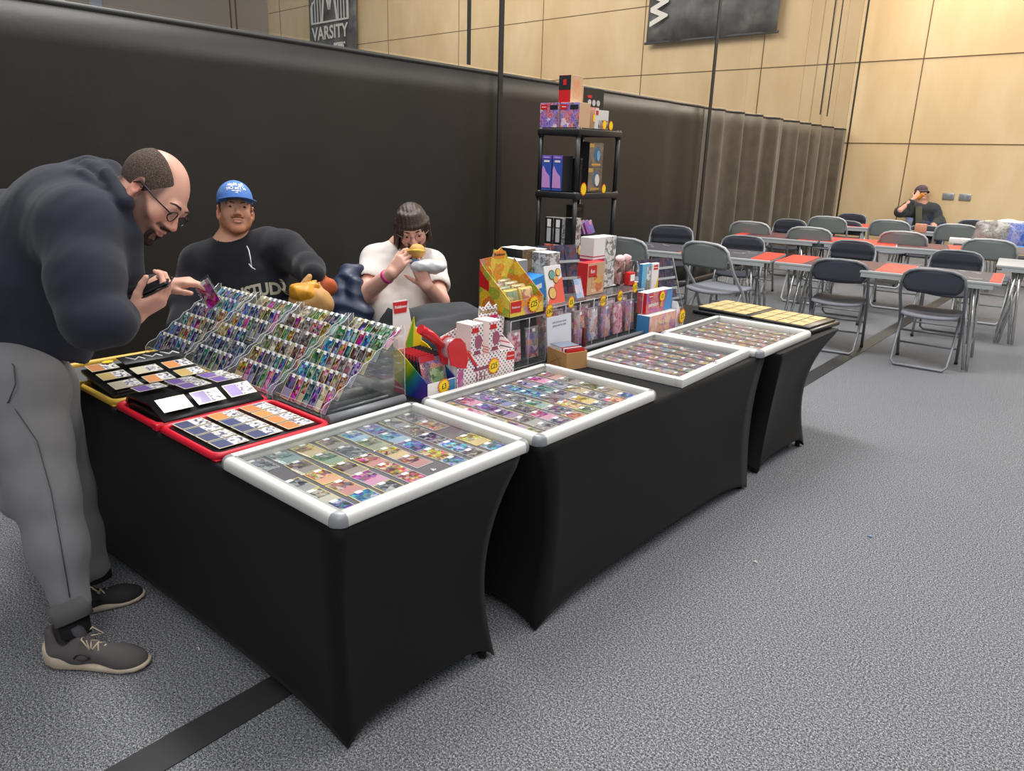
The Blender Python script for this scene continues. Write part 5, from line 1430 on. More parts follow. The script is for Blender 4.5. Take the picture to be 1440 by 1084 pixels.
tR = hand(B, wrR, r_*.62+u_*.76-d_*.15, -d_*.9-r_*.25+u_*.1, u_*.6-r_*.6, [(.35,.7,.45), (.4,.75,.5), (.45,.8,.5), (.5,.8,.5)], .92, thumb=(.55, .5), tcurl=.4)
tL = hand(B, wrL, -r_*.35+u_*.80-d_*.2, -d_*.75-u_*.35-r_*.1, -r_*.8+u_*.2, [(.35,.55,.4), (.3,.55,.4), (.3,.55,.4), (.35,.6,.4)], .92, thumb=(.8, .2), tcurl=.3)
B.mesh('body', M_SKIN, eat, 1, head_color(hc, HM, s_, (226,176,158), beard=(84,52,42), stubble=.95, lips=(170,92,86)))
eyes(L0, HM, s_, eat, (60,50,45), (60,44,36), look=(0, -.5), browz=.022)
# long hair: locks
S_ = SDF(*bb([hc], .19), .0035)
S_.ell(L0(0, -.024, .040), (.082*s_, .102*s_, .091*s_), HM, .001)
S_.ell(L0(-.004, .104, -.045), (.068*s_, .060*s_, .112*s_), HM, .006, 'sub')
rs = random.Random(3)
for k in range(15):
    a = -1.25+2.5*k/14; x = .080*math.sin(a); y = -.02+.104*math.cos(a)
    ln_ = .045+.03*rs.random()+(.055 if abs(a) > .75 else 0)
    if k <= 5: ln_ = .050+.018*rs.random()
    if 6 <= k <= 9: ln_ = .006
    if k == 6: ln_ = .030
    sw_ = .012+.010*rs.random(); S_.cone(L0(x*.70, y*.74, .090), L0(x*1.04, y*1.03, .045), .015, .012, .012); S_.cone(L0(x*1.04, y*1.03, .045), L0(x*1.08+sw_, y*1.0+.002, .045-ln_), .012, .004, .007)
for sx in (-1, 1):
    for k in range(5):
        y = .03-.022*k; S_.cone(L0(sx*.078, y, .03), L0(sx*(.085+.004*rs.random()), y-.005, -.075-.02*rs.random()), .014, .007, .005)
for k in range(6): S_.cone(L0(-.05+.02*k, -.095, .0), L0(-.055+.022*k, -.085, -.105), .018, .010, .008)
S_.warp(lambda g: (.0009*np.sin(((g-hc)@HM[:, 0])*330+4*np.sin(((g-hc)@HM[:, 2])*24))).astype(np.float32))
hm = NT('long_brown_hair'); co_h = hm.coord(); nh = hm.noise(co_h, 160, 4, .7); hm.bsdf(hm.ramp(nh, [(.35, (38,28,24)), (.55, (70,52,42)), (.75, (112,90,72))]), .5, bump=nh, bstr=.5, bdist=.003)
S_.mesh('hair', hm.m, eat, 1)
S_ = SDF(*bb([hc], .16), .003)
for sx in (-1, 1):
    S_.cone(L0(sx*.030, .094, -.060), L0(0, .106, -.047), .006, .0062, .005); S_.cone(L0(sx*.031, .092, -.060), L0(sx*.022, .080, -.112), .006, .011, .008)
S_.cone(L0(-.02, .082, -.118), L0(.02, .082, -.118), .014, .014, .01); S_.mesh('beard', mat('dark_brown_beard2', (70,46,38), .95, bstr=.9, bscale=900), eat, 1)
gl = empty('spectacles', eat.location, 0); gl.parent = eat; gl.matrix_parent_inverse = Matrix.Translation(-eat.location)
gm2 = mat('thin_metal_frame', (150,140,136), .3, .7)
for sx in (-1, 1):
    ring = [L0(sx*(.034+.024*math.cos(a)), .108-.006*abs(math.cos(a)), -.004+.020*math.sin(a)) for a in [2*PI*k/18 for k in range(18)]]
    fixp(MB().tube(ring, .0014, 6, closed=True).build('rim', gm2, gl), gl)
    fixp(MB().tube([L0(sx*.057, .102, .004), L0(sx*.080, .060, .006), L0(sx*.086, -.005, .008)], .0014, 6).build('temple_arm', gm2, gl), gl)
fixp(MB().tube([L0(-.010, .110, .0), L0(0, .114, .003), L0(.010, .110, .0)], .0013, 6).build('bridge', gm2, gl), gl)
# t-shirt
lo, hi = bb([nb, shR, elR, shL, elL, pel], .18)
H = SDF(lo, hi, .006)
H.cone(PX(565, 385, 3.82), PX(560, 445, 3.80), .150, .165, .05, flat=(d_, 1.2)); H.cone(PX(560, 445, 3.80), pel, .165, .165, .05)
H.cone(nb-u_*.02, PX(565, 385, 3.82), .075, .13, .06)
H.cone(shR, shL, .072, .072, .07); H.cone(shR, shR*.45+elR*.55, .070, .070, .04); H.cone(shL, shL*.45+elL*.55, .068, .070, .04)
H.cone(elR*.98+shR*.02, elR*.75+shR*.25, .075, .062, .004, 'sub'); H.cone(elL*.98+shL*.02, elL*.75+shL*.25, .075, .062, .004, 'sub')
H.cone(nb+u_*.10, nb+u_*.03, .058, .056, .006, 'sub')
H.warp(wav(.004, 41, 34)); H.warp(wav(.0016, 42, 90)); H.warp(crease(.005, 43, 22, [PX(560, 420, 3.7), PX(590, 440, 3.7)], .2))
H.mesh('t_shirt', cloth('white_cotton', (226,220,214), .9, .15), eat, 2)
wv = (elR-wrR); wv /= np.linalg.norm(wv); wc = wrR+wv*.035; M_ = V(wv).to_track_quat('Z', 'Y').to_matrix()
fixp(MB().lathe([(.033, -.008), (.0345, -.006), (.035, .006), (.033, .008)], wc, 20, 0, M_).build('wristband', mat('pink_wristband', (226,60,140), .5), eat), eat)
fdir = -(d_*np.array([1,1,0]))+r_*.25
seated_legs(eat, (pel[0]+.04, pel[1]-.02), fdir, cloth('charcoal_trousers', (58,60,64), .9))
stool(pel-np.array([fdir[0], fdir[1], 0])*.05/np.linalg.norm(fdir[:2]), math.atan2(fdir[1], fdir[0])-PI/2, 'grey folding chair under the person in the white t-shirt')
# bun in the right hand at the mouth, foil box on the left hand
bun = empty('bun', PX(586, 353, 3.52), 0, 'half-eaten golden bread bun held at the mouth of the t-shirt seller', 'food')
S_ = SDF(PX(586, 353, 3.52)-.08, PX(586, 353, 3.52)+.08, .003); bc = PX(586, 353, 3.52)
S_.ell(bc, (.040, .040, .034), None, .005); S_.ell(bc-r_*.045+u_*.03, (.03, .05, .03), None, .003, 'sub'); S_.warp(wav(.001, 3, 90))
S_.mesh('bread', mat('golden_bread_crust', (214,160,82), .6, var=.25, vscale=25), bun, 1)
S_ = SDF(bc-.08, bc+.08, .003); S_.ell(bc-r_*.004-u_*.004-d_*.008, (.043, .043, .008), np.stack([r_, d_, u_], 1), .003); S_.warp(wav(.003, 5, 120)); S_.mesh('filling', mat('yellow_filling', (238,196,80), .5, var=.3, vscale=60), bun, 1)
bx = PX(602, 376, 3.52)
fb = empty('food_box', bx, -.1, 'white foil food tray held up on the open hand of the t-shirt seller', 'food box')
S_ = SDF(bx-.13, bx+.13, .0035)
S_.ell(bx+u_*.004, (.090, .055, .034), np.stack([r_, np.cross(u_, r_), u_], 1), .01); S_.ell(bx+u_*.036, (.072, .038, .016), np.stack([r_, np.cross(u_, r_), u_], 1), .004, 'sub'); S_.warp(wav(.004, 51, 80)); S_.warp(crease(.007, 52, 60))
S_.mesh('foil_tray', mat('crinkled_foil_paper', (236,236,238), .5, 0., var=.15, vscale=40), fb, 1)
fixp(MB().rbox(bx-r_*.052+u_*.018-d_*.03, (.05, .004, .03), .001, frame((0,0,0), r_*.95-u_*.2, -d_, u_*.9+r_*.2).to_3x3()).build('blue_label', mat('blue_label_print', (70,110,150), .5), fb), fb)
# navy puffer jacket on a chair between the sellers
jc = PX(487, 428, 3.62)
jk = empty('puffer_jacket', (jc[0], jc[1], jc[2]-.2), 0, 'navy quilted jacket slung between the two sellers beside the brown bag', 'jacket')
S_ = SDF(jc-np.array([.22,.22,.34]), jc+np.array([.22,.22,.24]), .006)
for (a, b, ra) in ((PX(490, 385, 3.66), PX(497, 430, 3.62), .050), (PX(478, 400, 3.62), PX(480, 425, 3.60), .040), (PX(500, 400, 3.60), PX(502, 440, 3.58), .040), (PX(470, 430, 3.60), PX(512, 440, 3.58), .048), (PX(480, 452, 3.58), PX(508, 456, 3.58), .05), (PX(488, 388, 3.62), PX(505, 380, 3.66), .034)):
    S_.cone(a, b, ra, ra, .02)
S_.warp(lambda g: (.005*np.abs(np.sin((g@np.array(u_))*52+1.6*np.sin((g@np.array(r_))*14+3)+1.2*np.sin((g@np.array(d_))*25)))-.003).astype(np.float32)); S_.warp(wav(.004, 61, 50))
S_.mesh('quilted_shell', mat('navy_nylon', (44,54,80), .5, var=.15), jk, 1)
stool(PX(494, 470, 3.85)*np.array([1,1,0]), -.6, 'grey folding chair carrying the navy quilted jacket')
# dark coat across the lap / back table
S_ = SDF(PX(640, 455, 3.25)-.32, PX(640, 455, 3.25)+.32, .007)
for (a, b, ra) in ((PX(600, 450, 3.42), PX(660, 448, 3.42), .050), (PX(598, 470, 3.30), PX(668, 462, 3.34), .058), (PX(650, 455, 3.45), PX(690, 452, 3.5), .032), (PX(612, 440, 3.5), PX(650, 437, 3.5), .03), (PX(610, 488, 3.24), PX(655, 482, 3.28), .05), (PX(540, 446, 3.5), PX(600, 452, 3.45), .03)):
    S_.cone(a, b, ra, ra*.85, .09)
S_.warp(wav(.010, 71, 22)); S_.warp(crease(.007, 73, 18)); o = S_.mesh('folded_coat', cloth('charcoal_coat_cloth', (62,64,68), .9), None, 2); tag(o, 'dark grey coat heaped on the lap of the t-shirt seller', 'coat')
S_ = SDF(PX(662, 446, 3.42)-.2, PX(662, 446, 3.42)+.2, .006); S_.cone(PX(640, 438, 3.46), PX(672, 446, 3.42), .016, .022, .02); S_.cone(PX(672, 446, 3.42), PX(694, 448, 3.44), .022, .014, .02); S_.warp(wav(.004, 72, 60)); o = S_.mesh('coat_lining', mat('pale_lining_cloth', (222,222,224), .8), None, 2); tag(o, 'white and pale cloth edge lying on the dark coat behind the polka-dot box', 'cloth')

# ------------------------------------------------------------------ MAN 4: far away, sitting at the wall
pc = onp(2, 0, 1290, 366); c4 = at(1298, 272, 12.3)
far = empty('person', (c4.x, c4.y, 0), 0, 'distant person in bucket hat and dark jacket drinking at the far wall', 'person')
hc = PX(1296, 272, 12.3); HM = Mat3(-d_+r_*.06, u_); s_ = .98
L0 = lambda x, y, z, hc=hc, HM=HM, s_=s_: hc+HM@(np.array([x, y, z])*s_)
Q = lambda x, y, D=12.3: PX(x, y, D)
nb = Q(1297, 284)
lo, hi = bb([hc, Q(1262, 300), Q(1322, 330), Q(1292, 330)], .12)
B = SDF(lo-.28, hi+.10, .008); head(B, hc, HM, s_, nb, .055)
B.cone(nb, Q(1294, 325, 12.4), .08, .12, .05); limb(B, [Q(1280, 294), Q(1266, 296, 12.1), Q(1284, 280, 12.05)], [.05, .045, .03]); limb(B, [Q(1312, 294), Q(1318, 314), Q(1312, 316, 12.0)], [.05, .045, .03])
hand(B, Q(1286, 279, 12.05), r_*.6+u_*.75, -d_, -r_, [(.3,.6,.4)]*4, 1.); hand(B, Q(1312, 315, 12.0), -u_*.4-d_-r_*.3, u_, -r_, [(.3,.5,.4)]*4, 1.)
B.mesh('body', M_SKIN, far, 1, head_color(hc, HM, s_, (222,168,146), beard=(90,64,54), stubble=.5))
eyes(L0, HM, s_, far, (60,50,45), (60,46,40))
S_ = SDF(*bb([hc], .2), .006); S_.ell(L0(0, -.01, .055), (.092, .108, .085), HM, .002); S_.plane(L0(0, 0, .035), HM@np.array([0, 0, -1.])); hat = S_.mesh('bucket_hat', mat('plum_grey_hat', (92,76,84), .9, var=.1), far, 2)
P_ = [[L0((.088+.030*v)*math.cos(a), -.01+(.104+.034*v)*math.sin(a), .040-.035*v) for a in [2*PI*k/24 for k in range(24)]] for v in (0, .5, 1)]
o = MB().grid(P_, closed_u=True).build('hat_brim', mat('plum_grey_hat', (92,76,84), .9, var=.1), hat); solidify(o, .005)
o = fixp(MB().rbox(L0(0, .092, .062), (.05, .006, .014), .002, Matrix([list(q) for q in HM])).build('hat_badge', M_WP, hat), far)
J = SDF(lo-.30, hi+.16, .010)
J.cone(Q(1296, 298, 12.38), Q(1294, 330, 12.4), .19, .21, .05, flat=(d_, 1.3)); J.cone(Q(1283, 294), Q(1312, 294), .10, .10, .06)
limb(J, [Q(1279, 297), Q(1266, 298, 12.15), Q(1281, 284, 12.07)], [.10, .08, .055], .04, wob=(.004, 60, 0)); limb(J, [Q(1314, 297), Q(1321, 312, 12.25), Q(1313, 317, 12.05)], [.10, .085, .055], .04, wob=(.004, 60, 1))
J.cone(nb+u_*.1-d_*.02, nb-u_*.01-d_*.08, .06, .045, .01, 'sub'); J.warp(wav(.006, 81, 30))
J.mesh('jacket', cloth('dark_grey_jacket', (58,62,66), .8, var=.2), far, 2)
fixp(MB().rbox(Q(1292, 303, 12.15), (.11, .02, .30), .008, frame((0,0,0), r_, -d_, u_).to_3x3()).build('olive_shirt', mat('olive_shirt_cloth', (84,84,66), .9), far), far)
seated_legs(far, (Q(1295, 330, 12.45)[0], Q(1295, 330, 12.45)[1]), -(d_*np.array([1,1,0])), cloth('dark_blue_jeans', (38,48,74), .9), spread=.13)
stool(Q(1296, 340, 12.55)*np.array([1,1,0]), math.atan2(-d_[1], -d_[0])-PI/2, 'folding chair the distant person in the bucket hat sits on')
cup = empty('drink_cup', Q(1295, 276, 11.98), 0, 'orange drink cup at the mouth of the distant person in the bucket hat', 'cup')
fixp(MB().lathe([(.022, -.04), (.026, 0), (.032, .05), (.032, .054)], Q(1294, 277, 12.0), 16, 0, V(r_*.3+u_*.5-d_*.6).to_track_quat('Z', 'Y').to_matrix()).build('cup_body', mat('orange_cup', (238,160,40), .4), cup), cup)
fixp(MB().lathe([(.033, .052), (.034, .056), (.030, .058)], Q(1294, 277, 12.0), 16, 0, V(r_*.3+u_*.5-d_*.6).to_track_quat('Z', 'Y').to_matrix()).build('cup_lid', mat('amber_lid', (200,120,30), .4), cup), cup)
# ================================================================== GOODS ON THE STALL AND THE SHELVING
FX = frame((0,0,0), (0,1,0), (0,0,1), (1,0,0))       # a face looking +X: local x = +Y, y = up, z = out
FYm = frame((0,0,0), (1,0,0), (0,0,1), (0,-1,0))     # a face looking -Y
def T4(p): return Matrix.Translation(V(p))
M_BEIGE = mat('plain_tan_card', (206,168,132), .55)
M_DARK = mat('near_black_card', (34,33,36), .45)
M_PINK = mat('pink_print', (226,110,150), .45)
M_MAG = mat('magenta_print', (200,30,90), .45)
A_FIG = art('orange_blue_artwork', [(235,120,60), (60,70,190), (240,230,225), (140,60,160), (200,60,60), (90,110,210), (40,40,60)], 26)
A_BW = art('black_white_sketch', [(30,30,34), (236,234,230), (210,208,204), (52,50,54), (240,238,236)], 55)
A_GOLD = art('bronze_foil_artwork', [(120,96,64), (150,122,84), (84,70,52), (170,146,108)], 14, .25, soft=True)
A_SUN = art('yellow_garden_artwork', [(250,200,40), (240,130,50), (120,180,60), (250,220,90), (220,70,50), (180,110,190)], 26)
A_PACK = art('foil_pack_artwork', [(200,80,70), (70,90,170), (230,200,190), (60,60,70), (180,120,190), (220,150,90), (110,150,120)], 40, .25)
A_PACKP = art('pink_pack_artwork', [(230,120,160), (245,225,230), (190,70,100), (160,90,110), (240,200,200)], 40, .25)
A_DARKC = art('dark_card_backs', [(44,46,70), (64,66,94), (36,36,50), (88,84,110), (120,60,60)], 50, .3)
A_PURP = art('violet_pink_artwork', [(120,70,160), (200,80,140), (90,120,200), (230,150,90), (210,60,80)], 16, soft=True)
A_PEACH = art('peach_artwork', [(240,150,120), (250,190,150), (150,130,190), (230,110,90), (250,220,190)], 20, soft=True)
def dots_m():
    t = NT('polka_dot_card'); co = t.coord(); mp = t.n('ShaderNodeMapping'); t.i(mp, 0, co); mp.inputs['Rotation'].default_value = (.785, 0, 0)
    vo = t.n('ShaderNodeTexVoronoi', voronoi_dimensions='2D'); sp = t.n('ShaderNodeSeparateXYZ'); t.i(sp, 0, mp.outputs[0])
    cb = t.n('ShaderNodeCombineXYZ'); t.i(cb, 0, sp.outputs[1]); t.i(cb, 1, sp.outputs[2]); t.i(vo, 'Vector', cb.outputs[0]); vo.inputs['Scale'].default_value = 78.; vo.inputs['Randomness'].default_value = 0.
    sc = t.n('ShaderNodeSeparateColor'); t.i(sc, 0, vo.outputs['Color'])
    c = t.mix(t.math('LESS_THAN', vo.outputs['Distance'], .27), (.86,.82,.82,1), t.ramp(sc.outputs[0], [(0, (90,40,60)), (.3, (200,70,110)), (.55, (80,80,100)), (.8, (190,120,60))], 'CONSTANT'))
    return t.bsdf(c, .45)
M_DOTS = dots_m()
def pbox(name, lab, cat, x0, x1, y0, y1, z0, z1, front, side=None, top=None, group=None, rz=0., tilt=0.):
    "sealed box: front = +X face, side = -Y face"
    side = side or front; top = top or M_WHITE
    t = empty(name, ((x0+x1)/2, (y0+y1)/2, z0), rz, lab, cat, group)
    if tilt: t.rotation_euler = (0, tilt, rz)
    dx, dy, dz = x1-x0, y1-y0, z1-z0
    o = MB().box((0, 0, dz/2), (dx, dy, dz), mis=(1, 0, 1, 1, 2, 2)).build('carton', [front, side, top], t); bevel(o, .0012)
    t['dims'] = (dx, dy, dz); return t
def patch(t, y, z, w, h, m, nm='logo_patch', face='x', lift=.0012, txt=None, tm=None, ts=.6):
    dx, dy, dz = t['dims']
    if face == 'x': MB().box((dx/2+lift/2, y, z), (lift, w, h)).build(nm, m, t); F_ = T4((dx/2+lift, y, z)) @ FX
    else: MB().box((y, -dy/2-lift/2, z), (w, lift, h)).build(nm, m, t); F_ = T4((y, -dy/2-lift, z)) @ FYm
    if txt: text(txt, h*ts, F_, tm or M_WHITE, t, 'lettering', .0006, bold=.0003)
def blob(t, y, z, r, m, nm='round_picture', lift=.002, sy=1.):
    dx = t['dims'][0]; MB().prism([(r*math.cos(2*PI*k/18), sy*r*math.sin(2*PI*k/18)) for k in range(18)], lift, T4((dx/2, y, z)) @ FX).build(nm, m, t)
def star(p, r, txt, lab, F_=None, group='yellow star price tags', tilt=0., sq=1.):
    F_ = F_ or FX; t = empty('price_star', p, 0, lab, 'price tag', group)
    n = 16
    def poly(R_, q): return [((R_*(1 if k % 2 == 0 else q))*math.cos(PI*k/n+tilt)*sq, (R_*(1 if k % 2 == 0 else q))*math.sin(PI*k/n+tilt)) for k in range(2*n)]
    MB().prism(poly(r*1.08, .78), .0010, F_).build('star_rim', M_ORED, t)
    MB().prism(poly(r*.92, .80), .0008, F_ @ T4((0, 0, .001))).build('star_face', M_YEL, t)
    if txt: text(txt, r*.95, F_ @ T4((0, 0, .0019)) @ Matrix.Rotation(.08, 4, 'Z'), M_INK, t, 'handwriting', .0005, bold=.0002, squash=.85)
    return t
def side_prof(prof, y0, y1, t, m, nm, th=.0025):
    "thin card side panels (profile in x,z) at both ends"
    for y in (y0, y1-th): MB().prism([(p[0], p[1]) for p in prof], th, frame((0, y+th, 0), (1,0,0), (0,0,1), (0,-1,0))).build(nm, m, t)

# ---- rainbow counter box of packs
pp = empty('pack_display', (-1.84, 1.690, TH), 0, 'rainbow coloured counter box of red-topped card packs with a pound three star', 'box')
def rainbow():
    t = NT('rainbow_gradient_print'); co = t.coord(); sp = t.n('ShaderNodeSeparateXYZ'); t.i(sp, 0, co)
    f = t.math('ADD', t.math('MULTIPLY', sp.outputs[0], 4.0), t.math('ADD', t.math('MULTIPLY', sp.outputs[2], -3.6), .62))
    return t.bsdf(t.ramp(f, [(0, (250,214,30)), (.22, (190,200,30)), (.36, (60,140,60)), (.5, (30,110,150)), (.64, (40,50,150)), (.85, (90,50,150)), (1, (120,50,140))]), .35, coat=.2)
M_RB = rainbow()
side_prof([(-.085, 0), (.085, 0), (.085, .060), (-.055, .150), (-.085, .160)], -.065, .065, pp, M_RB, 'rainbow_side')
MB().box((.0838, 0, .030), (.0025, .13, .060), mis=(0,)*6).build('front_panel', M_WHITE, pp)
MB().box((.0853, .035, .030), (.0008, .055, .055)).build('front_print', mat('teal_blue_print', (60,130,170), .4), pp)
MB().prism([(-.085, .0), (-.020, .0), (-.040, .028), (-.085, .045)], .001, T4((0, -.0655, 0)) @ FYm).build('red_corner', M_RED, pp)
text('Pokémon', .014, T4((-.058, -.0672, .020)) @ FYm, M_WHITE, pp, 'lettering', .0005)
MB().prism([(-.065, 0), (.065, 0), (.065, .20), (.02, .22), (.0, .312), (-.062, .312), (-.065, .2)], .003, T4((-.087, 0, 0)) @ FX).build('header_card', M_WHITE, pp)
MB().prism([(-.058, .270), (-.006, .270), (.0, .308), (-.064, .308)], .002, T4((-.0838, 0, 0)) @ FX).build('header_logo', M_RED, pp)
text('Pokémon', .0135, T4((-.0815, -.032, .291)) @ FX, M_WHITE, pp, 'lettering', .0005, bold=.0004)
MB().prism([(.062, 0), (.062, .205), (.035, .205), (.028, .25), (-.01, .165), (-.01, 0)], .002, T4((-.0836, 0, 0)) @ FX).build('yellow_header_print', mat('yellow_green_print', (236,206,30), .35), pp)
MB().prism([(-.010, .16), (.026, .245), (.02, .15), (.0, .1)], .0012, T4((-.0815, 0, 0)) @ FX).build('green_header_print', mat('leaf_green_print', (110,170,40), .35), pp)
for k in range(9):
    q = empty('card_pack', (-1.905+.0158*k, 1.690, TH+.018-.0006*k), 0, 'red-topped foil card pack, %s in the rainbow counter box' % (('rearmost' if k == 0 else 'frontmost' if k == 8 else ORD[k]+' from the back')), 'card pack', 'foil packs in the rainbow box'); q.rotation_euler = (0, -.24, 0)
    h_ = .130
    MB().rbox((0, 0, h_/2), (.006, .110, h_), .002).build('foil_wrap', A_PACK if k == 8 else M_DARK, q)
    MB().box((0, .030, h_-.003), (.0068, .052, .007)).build('black_top_seam', M_DARK, q); MB().box((.0002, -.022, h_-.009), (.0072, .064, .020)).build('red_crimp', mat('red_black_print', (200,44,56), .35), q)
    if k == 8: MB().box((.0036, .01, .055), (.0014, .06, .06)).build('green_picture', art('green_foil_artwork', [(90,130,80), (150,180,120), (50,70,60), (200,210,170)], 60, .3), q)
star((-1.7535, 1.697, TH+.040), .027, '£3', 'star tag reading three pounds on the rainbow pack box')

# ---- polka dot counter box
pk = empty('pack_display', (-1.80, 1.910, TH), 0, 'white polka-dot counter box marked 151 with a pound twenty-five star', 'box')
side_prof([(-.045, 0), (.045, 0), (.045, .112), (-.035, .165), (-.045, .165)], -.150, .150, pk, M_DOTS, 'dotted_side')
MB().box((.0438, 0, .056), (.0025, .300, .112)).build('front_panel', M_DOTS, pk)
MB().box((.0, 0, .095), (.088, .295, .003)).build('inner_shelf', M_PINKWHITE, pk)
hd = [(-.150, 0), (.17, 0), (.190, .208), (.15, .222), (.145, .262), (.12, .254), (.105, .276), (.08, .258), (.052, .266), (.048, .225), (-.03, .210), (-.150, .18)]
MB().prism(hd, .003, T4((-.046, 0, 0)) @ FX).build('header_card', M_DOTS, pk)
text('Pokémon', .024, T4((-.0425, .098, .242)) @ FX, mat('olive_gold_print', (150,120,40), .4), pk, 'header_lettering', .0006, bold=.0006)
MB().prism([(.045, .212), (.15, .212), (.15, .224), (.045, .224)], .001, T4((-.0425, 0, 0)) @ FX).build('header_ribbon', M_MAG, pk)
cr = MB(); cr.tube([(-.041, .085, .175), (-.041, .105, .196), (-.041, .135, .192), (-.041, .148, .165), (-.041, .146, .130), (-.041, .13, .095)], [.010, .014, .016, .016, .014, .008], 10, rb=.25); cr.build('pink_ribbon_shape', M_PINK, pk)
text('151', .040, T4((.0455, -.030, .036)) @ FX, mat('grey_rose_print', (150,104,116), .4), pk, 'lettering', .0008, bold=.0016)
MB().box((.0456, -.030, .066), (.0012, .075, .012)).build('rose_banner', mat('rose_banner_print', (150,70,90), .4), pk)
MB().box((.0456, -.132, .045), (.0012, .026, .07)).build('violet_picture', art('violet_picture_print', [(120,50,100), (200,90,150), (80,60,120), (230,160,200)], 40), pk)
MB().prism([(.105, .072), (.150, .068), (.150, .098), (.110, .102)], .0012, T4((.045, 0, 0)) @ FX).build('red_logo', M_RED, pk)
text('Pokémon', .0095, T4((.0465, .129, .085)) @ FX, M_WHITE, pk, 'logo_lettering', .0005)
star((-1.7530, 1.945, TH+.064), .030, '£25', 'star tag reading twenty-five pounds on the polka-dot box')
for k, (ya, lab) in enumerate(((1.873, 'left one behind the red tape gun'), (1.965, 'right one in the polka-dot box'))):
    b = pbox('booster_box', 'small white and pink sealed carton, '+lab, 'box', -1.842, -1.768, ya-.030, ya+.030, TH+.099, TH+.225, M_DOTS, M_PINKWHITE, M_WHITE, 'small pink cartons in the polka-dot box')
    patch(b, -.010, .105, .032, .018, M_RED); blob(b, .006, .062, .018, mat('rose_print', (160,84,110), .4), sy=1.4); patch(b, 0, .024, .03, .014, mat('rose_banner_print', (150,70,90), .4), 'title_patch')
    for q in range(3): patch(b, 0, .012+.010*q, .072, .0022, M_RED, 'red_stripe', face='y')
# ---- tape gun
tg = empty('tape_dispenser', (-1.775, 1.795, TH+.098), 0, 'red handheld tape gun with a roll of clear tape lying on the counter boxes', 'tape gun')
MR = mat('glossy_red_plastic', (206,20,34), .2, coat=.4)
def tgp(px, py, x=-1.775): v = onp(0, x, px, py); return (v.y-tg.location.y, v.z-tg.location.z)
pl = [tgp(*q) for q in ((622,488), (625,480), (632,474), (640,474), (647,481), (649,492), (651,505), (648,516), (640,516), (627,512))]
for dx in (-.026, .022): MB().prism(pl, .004, T4((dx, 0, 0)) @ FX).build('side_cheek', MR, tg)
a = tgp(636, 490); MB().lathe([(.028, -.022), (.036, -.022), (.036, .022), (.028, .022)], (0, a[0], a[1]), 26, 0, Ry(PI/2)).build('tape_roll', glassy('clear_tape_roll', tint=(.95,.8,.82), refl=.8, base=.15, alpha=.35, acol=(.9,.75,.78)), tg)
h0, h1 = tgp(597, 464), tgp(624, 486); MB().tube([(-.02, h0[0], h0[1]), (-.02, (h0[0]+h1[0])/2, (h0[1]+h1[1])/2+.006), (-.005, h1[0], h1[1])], [.016, .017, .013], 14).build('handle', MR, tg)
e0, e1 = tgp(650, 496), tgp(664, 512); 
for dx in (-.022, .018): MB().prism([(e0[0], e0[1]), (e0[0]+.008, e0[1]+.006), (e1[0]+.003, e1[1]), (e1[0]-.008, e1[1]-.004)], .005, T4((dx, 0, 0)) @ FX).build('cutter_arm', MR, tg)
MB().box((0, e1[0]-.003, e1[1]-.004), (.044, .006, .022)).build('cutter_blade', M_DARK, tg)

# ---- acrylic display blocks with packs
def acr_block(x0, x1, y0, y1, z0, z1, cols, rows, lab):
    t = empty('acrylic_display', ((x0+x1)/2, (y0+y1)/2, z0), 0, lab, 'display', 'clear acrylic pack displays'); dx, dy, dz = x1-x0, y1-y0, z1-z0
    for yy in [-dy/2+.0015+(dy-.003)*k/cols for k in range(cols+1)]:
        MB().box((0, yy, dz/2), (dx, .003, dz)).build('divider', M_ACR, t)
        MB().tube([(dx/2, yy, 0), (dx/2, yy, dz)], .0014, 5).build('polished_edge', M_ACRE, t)
    for zz in [.0015+(dz-.003)*k/rows for k in range(rows+1)]:
        MB().box((0, 0, zz), (dx, dy, .003)).build('shelf', M_ACR, t)
        MB().tube([(dx/2, -dy/2, zz), (dx/2, dy/2, zz)], .0012, 5).build('polished_edge', M_ACRE, t)
    return t
acr_block(-1.90, -1.815, 2.105, 2.325, TH, TH+.193, 2, 1, 'clear acrylic block of foil packs holding up the yellow tin display')
acr_block(-1.93, -1.815, 2.345, 3.045, TH, TH+.215, 7, 1, 'long clear acrylic block of foil packs running behind the third case')
def packs(x, ys_, z0, h, lab, grp, mats_):
    for i, y in enumerate(ys_):
        q = empty('card_pack', (x, y, z0), 0, lab % ORD[i % 11], 'card pack', grp); q.rotation_euler = (0, -.08, 0)
        MB().rbox((0, 0, h/2), (.008, .072, h), .002).build('foil_wrap', mats_[i % len(mats_)], q)
        MB().box((.0, 0, h-.004), (.0088, .073, .007)).build('crimp', mat('silver_crimp', (180,176,180), .3, .5), q)
        MB().box((.0052, .008, h-.014), (.0012, .016, .012)).build('price_sticker', M_STICK, q)
packs(-1.838, [2.160, 2.268], TH+.020, .125, '%s foil pack from left inside the acrylic block under the tins', 'packs in the first acrylic block', [A_PACKP, A_PACK])
packs(-1.845, [2.395+.0993*k for k in range(7)], TH+.020, .145, '%s foil pack from left inside the long acrylic block', 'packs in the long acrylic block', [A_PACKP, A_PACK, A_PACK, art('blue_pack_artwork', [(90,130,200), (230,220,220), (200,120,100), (60,70,110)], 40), A_PACK, A_PACKP, A_PACK])
packs(-1.885, [2.395+.0993*k for k in range(7)], TH+.020, .155, '%s foil pack from left in the rear row of the long acrylic block', 'packs in the long acrylic block rear row', [A_PACK, A_PACKP])
o = MB().tube([(-1.795, 2.35, TH+.011), (-1.795, 3.03, TH+.011)], .010, 12).build('grey_tube', mat('smooth_grey_tube', (128,130,134), .4)); tag(o, 'grey tube lying along the foot of the long acrylic block', 'tube')
